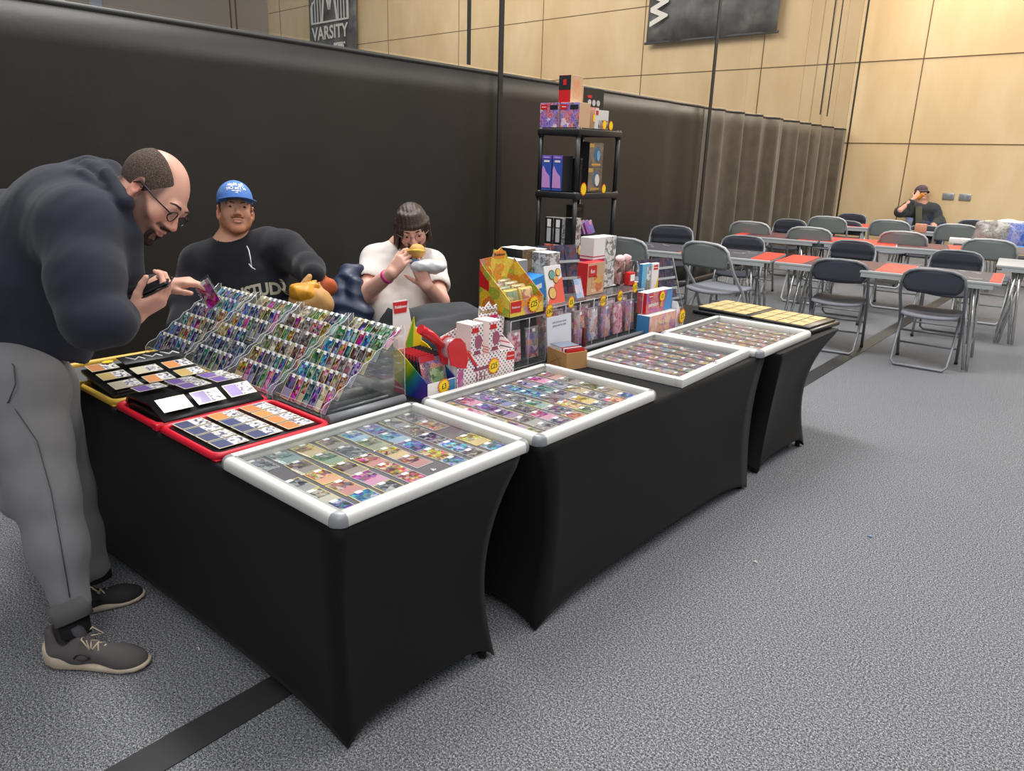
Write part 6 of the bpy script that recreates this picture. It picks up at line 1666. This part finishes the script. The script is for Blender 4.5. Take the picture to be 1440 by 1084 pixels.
MB_ = MB().box((0, 0, 0), (.075, .21, .012)).build('dark_tray', M_DARK, None, (-1.862, 2.215, TH+.2005)); tag(MB_, 'flat dark tray between the acrylic block and the yellow tin display', 'tray')

# ---- yellow tin display
TZ2 = TH+.2075
td = empty('tin_display', (-1.895, 2.20, TZ2), 0, 'bright yellow and orange counter display of gold card tins with a star tag', 'box')
side_prof([(-.080, 0), (.078, 0), (.078, .060), (-.055, .170), (-.080, .195)], -.100, .100, td, A_SUN, 'printed_side')
MB().box((.0768, 0, .030), (.0025, .200, .060)).build('front_panel', A_SUN, td)
MB().prism([(-.1, 0), (.1, 0), (.1, .185), (.06, .195), (.045, .222), (.03, .226), (.02, .238), (.0, .228), (-.022, .234), (-.03, .205), (-.1, .200)], .003, T4((-.081, 0, 0)) @ FX).build('header_card', A_SUN, td)
MB().prism([(-.02, .197), (.038, .197), (.035, .220), (.012, .228), (-.016, .222)], .001, T4((-.0778, 0, 0)) @ FX).build('header_logo', mat('orange_logo_print', (240,140,50), .4), td)
text('Pokémon', .016, T4((-.0765, .010, .211)) @ FX, M_INK, td, 'lettering', .0005, bold=.0003)
MB().box((.0787, -.066, .036), (.0012, .060, .042)).build('red_logo_patch', M_RED, td)
text('Pokémon', .0125, T4((.0796, -.066, .036)) @ FX, M_WHITE, td, 'logo_lettering', .0005)
MB().prism([(-.080, .10), (-.080, .165), (-.03, .12), (-.03, .085)], .001, T4((0, -.1005, 0)) @ FYm).build('red_side_patch', M_RED, td)
for k in range(4):
    for c in range(2):
        col = [(196,186,130), (176,150,170), (150,160,130), (206,180,96)][k] if c == 0 else [(200,190,150), (190,186,150), (186,176,120), (214,186,104)][k]
        q = empty('card_tin', (-1.945+.034*k, 2.152+.088*c, TZ2+.010), 0, '%s toned rounded card tin, %s from the back, %s column of the yellow display' % (('gold', 'silver')[k % 2], ORD[k], ('left', 'right')[c]), 'tin', 'card tins in the yellow display'); q.rotation_euler = (0, -.30, 0)
        hh = .108-.006*k
        MB().rbox((0, 0, hh/2), (.022, .080, hh), .0105, n=3).build('tin_body', mat('tin_%d_%d' % (k, c), col, .3, .35), q)
        o = MB().rbox((.0118, 0, hh/2), (.0016, .062, hh-.02), .0007).build('embossed_picture', art('tin_picture_%d' % c, [(70,130,110), (206,190,130), (150,110,80), (120,120,90)] if c == 0 else [(196,170,110), (170,90,80), (222,200,150), (120,90,70)], 45, .35), q)
star((-1.8135, 2.235, TZ2+.037), .034, '£25', 'star tag reading twenty-five pounds on the yellow tin display')
star((-1.806, 2.325, TH+.205), .030, '£60', 'star tag at the join of the two acrylic blocks, beside the paper sheet', sq=.8)

# ---- sealed boxes behind
pbox('booster_box', 'bronze sealed box behind the tin display, left of its twin', 'box', -2.20, -2.075, 2.47, 2.560, TH+.17, TH+.408, A_GOLD, M_DARK, M_WHITE, 'bronze sealed boxes'); 
pbox('booster_box', 'bronze sealed box behind the tin display, right of its twin', 'box', -2.20, -2.075, 2.562, 2.640, TH+.17, TH+.400, A_GOLD, M_DARK, M_WHITE, 'bronze sealed boxes')
pbox('storage_box', 'plain black base box under the two bronze boxes', 'box', -2.20, -2.078, 2.47, 2.640, TH+.001, TH+.168, M_DARK)
for k in range(2):
    pbox('booster_box', 'black and white sketch-print box standing behind the flyer, %s of two' % ('lower', 'upper')[k], 'box', -2.10, -1.99, 2.535, 2.620, TH+.002+.198*k, TH+.198+.198*k, A_BW, A_BW, M_WHITE, 'sketch-print boxes behind the flyer')
b = pbox('booster_box', 'bright blue topped box lying between the tin display and the sketch-print boxes', 'box', -2.07, -1.985, 2.405, 2.530, TH+.20, TH+.30, mat('bright_blue_print', (40,140,220), .4), None, mat('bright_blue_print', (40,140,220), .4)); b.rotation_euler = (.20, 0, 0)
patch(b, 0, .06, .08, .02, M_WHITE, 'white_line')
pbox('storage_box', 'dark box supporting the bright blue box', 'box', -2.07, -1.985, 2.402, 2.528, TH+.001, TH+.185, M_DARK)
b = pbox('clear_bag_box', 'grey plastic-wrapped box behind the header of the tin display', 'box', -2.14, -2.02, 2.31, 2.44, TH+.001, TH+.375, mat('grey_film_wrap', (150,152,154), .35))
# flyer and slab leaning on top of the long block
TT = TH+.216
b = pbox('greeting_flyer', 'white and coral flyer with round picture badges leaning behind the long acrylic block', 'flyer', -1.850, -1.846, 2.372, 2.480, TT, TT+.155, M_WHITE, M_WHITE, M_WHITE, tilt=-.22)
MB().prism([(-.054, .002), (.054, .002), (.054, .105), (.0, .080), (-.054, .012)], .001, T4((.002, 0, 0)) @ FX).build('coral_panel', mat('coral_print', (238,104,84), .45), b)
for y_, z_, r_2, c_ in ((-.022, .045, .026, (240,190,110)), (.010, .098, .017, (240,170,100)), (-.012, .118, .020, (110,170,160)), (.030, .125, .016, (240,200,110))):
    blob(b, y_, z_, r_2, mat('badge_rim_%d' % int(z_*1000), (120,50,50), .4), 'badge_rim', .0022); blob(b, y_, z_, r_2*.85, mat('badge_%d' % int(z_*1000), c_, .4, var=.3, vscale=80), 'badge_picture', .003)
b = pbox('slabbed_card', 'single pale card in a thick clear holder leaning beside the flyer', 'card', -1.838, -1.832, 2.540, 2.602, TT, TT+.098, M_ACR, M_ACR, M_ACR, tilt=-.30)
MB().box((.0036, 0, .048), (.0008, .050, .080)).build('pale_card', art('pale_blue_pink_artwork', [(190,215,235), (225,190,200), (120,180,220), (235,235,240)], 40), b)
b = pbox('toy_box', 'red and tan picture box standing before the tall white boxes', 'box', -1.93, -1.875, 2.672, 2.800, TT, TT+.138, M_BEIGE, M_RED, mat('red_print', (205,30,35), .45))
patch(b, -.028, .102, .06, .05, M_RED, 'red_panel', txt='fun', ts=.5); patch(b, .01, .045, .085, .07, art('tan_figure_artwork', [(206,168,132), (200,90,50), (230,190,90), (240,220,190)], 30), 'picture_panel')
for zi in range(2):
    for yi in range(2):
        b = pbox('booster_box', 'tall white box with a magenta stripe, %s level, %s of the pair' % (('lower', 'upper')[zi], ('left', 'right')[yi]), 'box', -2.03, -1.955, 2.822+.092*yi, 2.910+.092*yi, TT+.002+.112*zi if zi == 0 else TT+.116, TT+.114 if zi == 0 else TT+.230, M_WHITE if yi == 0 else A_BW, M_WHITE, M_WHITE, 'white boxes with magenta stripes')
        patch(b, 0, .012, .074, .012, M_MAG, 'magenta_stripe', face='y'); patch(b, 0, .030, .074, .004, M_MAG, 'magenta_line', face='y')
        if yi == 0: patch(b, 0, .012, .086, .012, M_MAG, 'magenta_stripe'); patch(b, 0, .030, .086, .004, M_MAG, 'magenta_line')
pbox('storage_box', 'black supporting box hidden below the tall white boxes', 'box', -2.04, -1.95, 2.82, 3.02, TH+.001, TT, M_DARK)
for k in range(3):
    q = empty('gift_bag', (-1.955, 3.045+.060*k if k < 2 else 3.06, TT+.0 if k < 2 else TT), 0, ('dark picture pouch with pink crumpled top, left of two', 'dark picture pouch with crumpled top, right of two', 'red and white small carton in front of the pouches')[k], 'pouch' if k < 2 else 'box', None)
    if k < 2:
        MB().rbox((0, 0, .055), (.035, .052, .11), .008).build('pouch_body', art('dark_floral_pack', [(50,40,44), (180,130,120), (90,60,60), (220,200,190), (40,60,50)], 40), q)
        S_ = SDF(np.array(q.location)+np.array([-.04,-.05,.09]), np.array(q.location)+np.array([.04,.05,.16]), .004); S_.ell(np.array(q.location)+np.array([0,0,.12]), (.020,.028,.018), None, .01); S_.warp(crease(.006, 90+k, 70)); o = S_.mesh('crumpled_top', mat('pale_pink_tissue', (226,190,192), .6), q, 1)
    else:
        q.location = (-1.915, 3.075, TT); MB().rbox((0, 0, .030), (.03, .05, .06), .002).build('carton', M_RED, q); MB().box((.016, 0, .035), (.001, .036, .030)).build('white_panel', M_WHITE, q)
pbox('storage_box', 'dark supporting box below the picture pouches', 'box', -1.995, -1.933, 3.03, 3.20, TH+.001, TT-.001, M_DARK)
b = pbox('card_wallet', 'pale blue and white upright card wallet between the pouches and the yellow booklet', 'wallet', -1.925, -1.905, 3.170, 3.250, TH+.12, TH+.305, mat('pale_blue_gradient', (110,180,210), .4), mat('sky_blue_print', (70,140,200), .4)); patch(b, .02, .09, .036, .16, A_BW, 'sketch_panel')
b = pbox('card_booklet', 'white booklet with red logo and yellow edge standing behind the violet boxes', 'booklet', -1.925, -1.905, 3.262, 3.325, TH+.12, TH+.300, M_WHITE, M_WHITE); patch(b, 0, .160, .04, .022, M_RED, txt='Pokémon', ts=.42); MB().prism([(.031, 0), (.031, .12), (-.006, .02), (-.006, 0)], .001, T4((.010, 0, 0)) @ FX).build('yellow_edge_print', mat('yellow_green_print', (236,206,30), .35), b)
pbox('storage_box', 'dark supporting box behind the violet boxes', 'box', -1.935, -1.86, 3.165, 3.33, TH+.001, TH+.119, M_DARK)
b = pbox('booster_box', 'violet and red box with a star tag, standing on the peach coloured box', 'box', -1.852, -1.800, 3.052, 3.290, TH+.093, TH+.192, A_PURP, M_RED, M_WHITE); patch(b, -.08, .080, .04, .018, M_RED, txt='Pokémon', ts=.5); text('paradox', .026, T4((.027, -.055, .040)) @ FX, M_WHITE, b, 'box_lettering', .0005, bold=.0004)
MB().prism([(.04, .0), (.119, .0), (.119, .098), (.07, .098)], .0008, T4((.0262, 0, 0)) @ FX).build('blue_wedge', mat('sky_blue_print', (70,140,200), .4), b)
b = pbox('booster_box', 'peach and lilac open counter box at the foot of the violet box', 'box', -1.835, -1.765, 3.035, 3.285, TH+.001, TH+.090, A_PEACH, mat('sky_blue_print', (70,140,200), .4), M_WHITE); text('festival', .030, T4((.0362, 0, .050)) @ FX, mat('peach_white_print', (250,226,190), .4), b, 'box_lettering', .0005, bold=.0006)
star((-1.795, 3.185, TH+.165), .026, '£2', 'star tag on the violet and red box')
MB().prism([(-.012, 0), (.012, 0), (.010, .035), (-.010, .035)], .001, T4((-1.796, 3.185, TH+.115)) @ FX).build('tag_ribbon', mat('tan_ribbon_print', (206,150,90), .5), None)['label'] = 'tan paper ribbon hanging below the star on the violet box'; bpy.data.objects['tag_ribbon']['category'] = 'ribbon'
w = empty('paper_wedge', (-1.80, 3.33, TH), 0, 'white folded card wedge to the right of the peach box', 'card stand')
MB().prism([(-.035, 0), (.045, 0), (.045, .02), (-.035, .13)], .03, T4((.0, 0, 0)) @ FX).build('folded_card', M_WHITE, w)
star((-1.760, 3.335, TH+.052), .038, '£5', 'large star tag at the right end of the goods, over the farthest case', sq=.8)
# price stars along the long block
for (px, py, tx_, lb) in ((803, 425, '£5', 'star tag under the coral flyer on the long acrylic block'), (848, 423, '£50', 'star tag under the red and tan picture box'), (872, 416, '£60', 'star tag under the tall white boxes'), (893, 404, '£10', 'star tag in front of the dark pouches')):
    p = onp(0, -1.806, px, py); star(p, .026, tx_, lb, sq=.85)
# ---- dark card racks at the back
def sheet_rack(cx, cy, w, z0, h, rz, cols, rows, lab):
    t = empty('card_rack', (cx, cy, z0), rz, lab, 'rack')
    lean = .35
    for sx in (-1, 1):
        MB().prism([(0, 0), (.14, 0), (.14, h), (.10, h)], .003, frame((sx*w/2, 0, 0), (0,1,0), (0,0,1), (1,0,0))).build('side_panel', M_ACR, t)
        MB().tube([(sx*w/2+.0015, 0, 0), (sx*w/2+.0015, .10, h), (sx*w/2+.0015, .14, h), (sx*w/2+.0015, .14, 0)], .0016, 5).build('polished_edge', M_ACRE, t)
    for r_ in range(rows):
        v = r_/rows; y = .10*v+.012; zz = h*v
        MB().box((0, y, zz+.004), (w, .004, .012)).build('tier_lip', M_ACRE, t)
        mb = MB()
        for c in range(cols): mb.box(((c-(cols-1)/2)*(w-.01)/cols, y+.018, zz+h/rows*.55), ((w-.01)/cols-.006, .002, h/rows*.98), Rx(-lean))
        mb.build('dark_cards', A_DARKC, t)['kind'] = 'stuff'
    return t
sheet_rack(-2.10, 2.795, .30, TH+.002, .385, PI/2-.35, 4, 5, 'clear rack of dark cards standing behind the flyer and picture box')
sheet_rack(-2.00, 3.60, .30, TH+.002, .27, PI/2-.15, 4, 5, 'clear rack of dark cards at the right end before the seating area')
# ---- kraft box of loose cards and the paper sheet
kb_ = empty('card_box', (-1.705, 2.300, TH), .0, 'open kraft cardboard box packed with loose cards between the second and third cases', 'box')
kb_.location = ((onp(2, TH, 768, 515)+onp(2, TH, 825, 512))/2); kb_.location.z = TH; KR = mat('kraft_card', (190,146,92), .75, var=.08)
kx, ky, kz = .125, .098, .068
kb_.rotation_euler = (0, 0, -.28)
for c_, d_2 in (((0, -ky/2, kz/2), (kx, .003, kz)), ((0, ky/2, kz/2), (kx, .003, kz)), ((-kx/2, 0, kz/2), (.003, ky, kz)), ((kx/2, 0, kz/2), (.003, ky, kz)), ((0, 0, .0015), (kx, ky, .003))): MB().box(c_, d_2).build('box_wall', KR, kb_)
for a_, b_ in (((-.04, .01), (.03, .045)), ((.03, .012), (-.01, .05))): MB().tube([(a_[0], -ky/2-.002, a_[1]), (b_[0], -ky/2-.002, b_[1])], .0007, 4).build('fold_line', mat('kraft_crease', (120,86,50), .8), kb_)
for k in range(12):
    o = MB().box((-.052+.0094*k, 0, .045), (.0035, .088, .070)).build('card_stack_divider', [M_STICK, A_DARKC, M_RED][k % 3 if k > 7 else 0], kb_)
o = MB().box((-.02, 0, .0805), (.075, .088, .002)).build('grey_top_card', mat('slate_blue_card', (120,128,146), .5), kb_)
ps = empty('paper_sheet', (-1.775, 2.345, TH), 0, 'white handwritten paper sheet standing behind the kraft card box', 'paper'); p0, p1, p2, p3 = (onp(0, -1.790, *q) for q in ((770, 500), (803, 500), (803, 440), (769, 447)))
ps.location = p0; 
o = MB().grid([[p0-p0, p1-p0], [p3-p0, p2-p0]], sm=False).build('sheet', mat('bluish_paper', (224,226,236), .7), ps); solidify(o, .0012)
for k in range(2): text(('with all loose cards', 'please ask for help')[k], .013, T4((p3-p0)*(.93-.09*k)+(p1-p0)*.5+V((.0018, 0, 0))) @ FX, mat('pencil_grey', (120,124,140), .6), ps, 'handwriting', .0003, squash=.9)
pen = MB().rbox((-1.80, 2.565, TH+.055), (.012, .022, .10), .002).build('slim_tin', art('black_red_tin', [(30,26,28), (150,40,40), (60,50,52)], 60)); tag(pen, 'slim black and red upright tin before the long acrylic block', 'tin')
pen.location = (.0, 0, 0)

# ================================================================== BLACK SHELVING UNIT
SX0, SX1, SY0, SY1 = -3.630, -3.275, 4.465, 4.985
sh = empty('shelving_unit', ((SX0+SX1)/2, (SY0+SY1)/2, 0), 0, 'black plastic shelving unit stacked with boxed goods behind the stall', 'shelf')
SP = mat('black_shelf_plastic', (34,35,37), .45)
w_, l_ = SX1-SX0, SY1-SY0; TIERS = (.27, .715, 1.150, 1.585)
for z in TIERS:
    MB().rbox((0, 0, z-.022), (w_+.02, l_+.02, .044), .006).build('shelf', SP, sh)
for sx in (-1, 1):
    for sy in (-1, 1):
        z = 0
        for zt in TIERS:
            MB().tube([(sx*(w_/2-.012), sy*(l_/2-.012), z), (sx*(w_/2-.012), sy*(l_/2-.012), zt-.04)], .0165, 14).build('post', SP, sh); z = zt
        for zt in TIERS: MB().tube([(sx*(w_/2-.012), sy*(l_/2-.012), zt-.055), (sx*(w_/2-.012), sy*(l_/2-.012), zt+.006)], .021, 14).build('post_collar', SP, sh)
zt = TIERS[3]+.0065
def fpatch(b, x, z, w, h, m, **k): patch(b, x, z, w, h, m, face='y', **k)
for k, (a_, c_) in enumerate(((-3.632, -3.462), (-3.450, -3.285))):
    b = pbox('toy_box', 'orange and blue artwork box on top of the shelving, %s of the pair' % ('left', 'right')[k], 'box', a_, c_, 4.47, 4.60, zt, zt+.165, M_BEIGE, A_FIG, M_WHITE, 'orange and blue boxes on the shelving top'); fpatch(b, -.050, .138, .06, .034, M_RED, txt='Pokémon', ts=.3); fpatch(b, .038, .135, .07, .03, M_DARK, nm='dark_band')
b = pbox('toy_box', 'tall black and red box standing on top of the orange and blue pair', 'box', -3.475, -3.372, 4.475, 4.615, zt+.166, zt+.345, M_BEIGE, M_RED, M_WHITE); fpatch(b, 0, .130, .103, .092, M_DARK, nm='black_panel'); fpatch(b, 0, .132, .028, .036, M_RED, nm='red_figure_panel', lift=.002)
patch(b, .0, .09, .07, .12, art('orange_tan_artwork', [(214,160,120), (222,140,100), (200,170,140)], 14, soft=True), 'side_print')
b = pbox('toy_box', 'white box with dark dancing figures at the front of the shelving top', 'box', -3.40, -3.285, 4.66, 4.83, zt, zt+.128, mat('pearl_white_print', (214,214,210), .4), M_BEIGE, M_WHITE); patch(b, -.060, .108, .03, .03, M_RED); patch(b, .02, .035, .12, .05, art('dark_dance_artwork', [(214,214,210), (50,50,56), (150,70,90), (214,214,210), (90,110,90)], 40), 'figure_print')
b = pbox('toy_box', 'box with three silver discs on black, stacked behind on the shelving top', 'box', -3.54, -3.42, onp(0, -3.42, 820, 140).y, onp(0, -3.42, 849, 140).y, zt, onp(0, -3.42, 835, 124).z, M_DARK, M_BEIGE, M_WHITE)
for k in range(3): blob(b, -.05+.055*k, .185, .021, mat('silver_disc_print', (200,202,206), .3, .4), 'silver_disc')
patch(b, -.05, .225, .05, .018, M_RED); patch(b, 0, .140, .15, .030, art('pale_red_strip', [(220,180,170), (190,90,90), (236,220,210)], 40), 'lower_print')
for (px, py, k) in ((850, 175.5, 0), (859, 177, 1)):
    p = onp(0, SX1+.0125, px, py); star(p, .034, '', 'blank star tag on the top shelf edge, %s of the pair' % ('left', 'right')[k], sq=.8)
p = onp(0, -3.36, 825, 158); star(V((-3.283, 4.645, zt+.07)), .03, '', 'narrow star tag between the boxes on the shelving top', sq=.45)
zt = TIERS[2]+.0065
for k in range(2):
    b = pbox('toy_box', 'slim blue and violet box on the second shelf, %s one' % ('left', 'right')[k], 'box', -3.602+.098*k, -3.512+.098*k, 4.475, 4.60, zt, zt+.245, M_DARK, mat('blue_violet_print', (60,90,180), .4), mat('violet_top', (150,120,210), .4), 'blue and violet boxes on the second shelf')
    MB().prism([(-.040, .02), (.036, .02), (.030, .10), (-.004, .13), (-.030, .175), (-.040, .15)], .001, T4((0, -.0630, 0)) @ FYm).build('lilac_shape', mat('lilac_print', (206,150,214), .4), b); fpatch(b, 0, .205, .05, .014, M_PINKWHITE, nm='white_ribbon'); fpatch(b, 0, .232, .086, .022, mat('violet_print', (130,90,200), .4), nm='violet_band')
    text('Pokémon', .014, T4((0, -.0645, .232)) @ FYm, M_WHITE, b, 'lettering', .0004)
pbox('toy_box', 'dark display box with pale oval stripes behind the corner post', 'box', -3.50, -3.36, 4.62, 4.74, zt, zt+.23, art('dark_stripe_art', [(50,46,50), (120,110,110), (70,40,50), (60,58,62)], 14), M_DARK)
b = pbox('toy_box', 'black upright box with small oval window in the middle of the second shelf', 'box', -3.47, -3.42, 4.75, 4.80, zt, zt+.35, M_DARK)
for k in range(2):
    b = pbox('toy_box', 'windowed figure box with gold corner, %s on the second shelf' % ('lower one', 'upper one')[k], 'box', -3.41, -3.305, 4.645, 4.82, zt+.172*k, zt+.170+.172*k, art('taupe_window_print', [(110,96,84), (140,126,110), (84,74,68)], 10, soft=True), M_DARK, M_DARK, 'windowed figure boxes'); patch(b, -.060, .150, .055, .026, mat('gold_corner_print', (214,170,90), .35, .3))
    blob(b, .010, .090, .040, mat('blue_window_print', (70,110,140), .35), 'window_disc', .0015, 1.3); blob(b, .020, .080, .018 if k else .026, mat('pale_figure_%d' % k, (120,170,210) if k else (226,216,200), .5), 'pale_figure', .006, 2.0 if k else 1.6)
    patch(b, .0, .018, .11, .014, mat('gold_corner_print', (214,170,90), .35, .3), 'gold_base_band')
for (px, py, k, r_2) in ((820.5, 266, 0, .047), (849, 265.5, 1, .034)): star(onp(0, SX1+.0125, px, py), r_2, '', 'star tag on the second shelf edge, %s' % ('larger left one', 'smaller right one')[k], sq=.8)
zt = TIERS[1]+.0065
for k in range(2):
    b = pbox('toy_box', 'slim black and white box with orange foot on the third shelf, %s one' % ('left', 'right')[k], 'box', -3.55+.082*k, -3.474+.082*k, 4.475, 4.60, zt, zt+.245, A_BW, M_DARK, M_WHITE, 'slim boxes on the third shelf'); fpatch(b, 0, .205, .034, .055, M_WHITE, nm='white_title'); fpatch(b, 0, .12, .036, .10, mat('silver_grey_print', (190,192,196), .4), nm='grey_lettering_panel'); fpatch(b, 0, .028, .072, .05, art('orange_foot_print', [(240,150,90), (230,90,60), (90,130,200), (245,225,200)], 30), nm='orange_print')
pbox('toy_box', 'pale sketch-artwork box just inside the third shelf corner post', 'box', -3.38, -3.30, 4.50, 4.585, zt, zt+.250, art('sepia_sketch_art', [(226,222,216), (120,90,80), (180,160,150), (60,50,50), (236,232,228)], 34), M_DARK)
b = pbox('toy_box', 'dark box with a small bronze logo at the back of the third shelf', 'box', -3.50, -3.44, 4.66, 4.80, zt, zt+.33, mat('dark_brown_print', (52,46,40), .5)); patch(b, 0, .30, .07, .02, mat('bronze_logo', (150,112,70), .4), txt='Pokémon', ts=.7, tm=M_DARK)
tr = pbox('pack_tray', 'open black tray of foil packs on the third shelf', 'tray', -3.42, -3.305, 4.63, 4.85, zt+.05, zt+.125, M_DARK, M_DARK, M_DARK); text('MASTER', .020, T4((.059, .02, .040)) @ FX, M_WHITE, tr, 'tray_lettering', .0005, bold=.0006)
pbox('storage_box', 'white flat box under the black tray of packs', 'box', -3.42, -3.303, 4.63, 4.86, zt, zt+.048, M_PINKWHITE)
for k in range(4):
    q = empty('card_pack', (-3.385+.018*k, 4.70+.02*k, zt+.128), 0, 'red and violet foil pack leaning in the black tray, %s from the back' % ORD[k], 'card pack', 'foil packs in the black tray'); q.rotation_euler = (.18, -.3, 0)
    MB().rbox((0, 0, .045), (.008, .10, .10), .002).build('foil_wrap', art('red_violet_pack', [(200,50,90), (150,90,190), (90,140,210), (240,180,190)], 22, soft=True), q)
star(onp(0, SX1+.0125, 815.5, 352), .036, '', 'star tag on the third shelf edge beside the sketch-artwork box', sq=.8)

# ================================================================== THINGS ON THE FAR TABLES
bgp = onp(2, TZ, 1405, 375)+V((.0, .10, 0)); 
bgp = at(1411, 349, 7.1); bgp.z = TZ
bag = empty('shopping_bag', bgp, .1, 'big glossy blue and silver-brown shopping bag standing on the table at right', 'bag')
def bagpart(nm, cx, w, m, seed, h=.20):
    c = np.array(bgp)+np.array([math.cos(.1)*cx, math.sin(.1)*cx, h/2+.012]); S_ = SDF(c-np.array([w*.75+.05, .16, h*.7+.04]), c+np.array([w*.75+.05, .16, h*.75+.05]), .008)
    S_.ell(c, (w*.56, .09, h*.52), None, .02); S_.cone(c-np.array([w*.36, 0, h*.36]), c+np.array([w*.36, 0, -h*.36]), .07, .07, .05); S_.cone(c+np.array([-w*.42, 0, h*.38]), c+np.array([w*.42, 0, h*.36]), .035, .04, .04)
    S_.warp(wav(.008, seed, 32)); S_.warp(crease(.012, seed+1, 16)); S_.plane((0, 0, TZ+.003), (0, 0, -1)); return S_.mesh(nm, m, bag, 1)
bagpart('silver_brown_bag_side', -.115, .27, art('silver_brown_foil', [(170,166,158), (120,104,92), (200,198,192), (96,80,72), (150,150,148)], 10, .25, soft=True), 201, .25)
bagpart('blue_bag_side', .10, .26, art('blue_foil_bag', [(50,90,190), (90,130,220), (180,190,210), (40,60,140), (150,140,180)], 9, .25, soft=True), 207, .26)
def bag2(nm, c, r3, m, seed, lab, cat):
    S_ = SDF(np.array(c)-max(r3)-.06, np.array(c)+max(r3)+.06, .007); S_.ell(c, r3, None, .01); S_.warp(wav(.006, seed, 40)); S_.warp(crease(.008, seed+1, 24)); S_.plane((0, 0, TZ+.002), (0, 0, -1)); o = S_.mesh(nm, m, None, 1); tag(o, lab, cat)
bag2('white_carrier_bag', np.array(bgp)+np.array([.02, .05, .265]), (.13, .07, .03), mat('white_film', (232,232,234), .35), 221, 'crumpled white plastic film sticking out over the big blue bag', 'plastic film')
b = pbox('parcel_box', 'small white box right of the blue shopping bag on the far table', 'box', bgp.x+.02, bgp.x+.10, bgp.y-.20, bgp.y-.12, TZ+.003, TZ+.085, M_WHITE)
b = pbox('parcel_box', 'low blue lidded tub at the right edge on the far table', 'box', bgp.x+.12, bgp.x+.26, bgp.y-.22, bgp.y-.12, TZ+.003, TZ+.075, mat('clear_tub', (190,170,160), .4), None, mat('bright_blue_print', (40,140,220), .4))
p = onp(2, TZ+.004, 1350, 342); MB_ = MB().rbox((0, 0, .025), (.20, .14, .05), .003).build('parcel_box', M_WHITE, None, p); tag(MB_, 'flat white box on the second table row behind the red mat', 'box'); MB_.rotation_euler = (0, 0, .15)
p = onp(2, TZ+.004, 1362, 345); MB_ = MB().rbox((0, 0, .03), (.20, .12, .06), .003).build('cardboard_box', KR, None, p+V((.10, -.02, 0))); tag(MB_, 'small brown cardboard box on the second table row next to the flat white box', 'box'); MB_.rotation_euler = (0, 0, .1)
cpt = onp(2, TZ, 1276, 325)
q = empty('takeaway_cup', cpt, 0, 'small blue and clear cup on the table before the distant person', 'cup'); MB().lathe([(.03, 0), (.04, .14), (.041, .145)], n=16).build('cup_body', mat('pale_blue_cup', (150,160,190), .4), q); MB().lathe([(.042, .145), (.038, .155)], n=16).build('lid', mat('blue_cup_lid', (90,100,150), .4), q)
q = MB().rbox((0, 0, .05), (.12, .06, .10), .006).build('snack_carton', mat('salmon_carton', (220,150,120), .5), None, cpt+V((.15, -.05, 0))); tag(q, 'salmon coloured snack carton before the distant person', 'carton')
o = REST.build('trading_cards', [m_rest(), M_STICK]); tag(o, 'rows of small cards with white stickers inside the two farther cases', 'cards', kind='stuff')
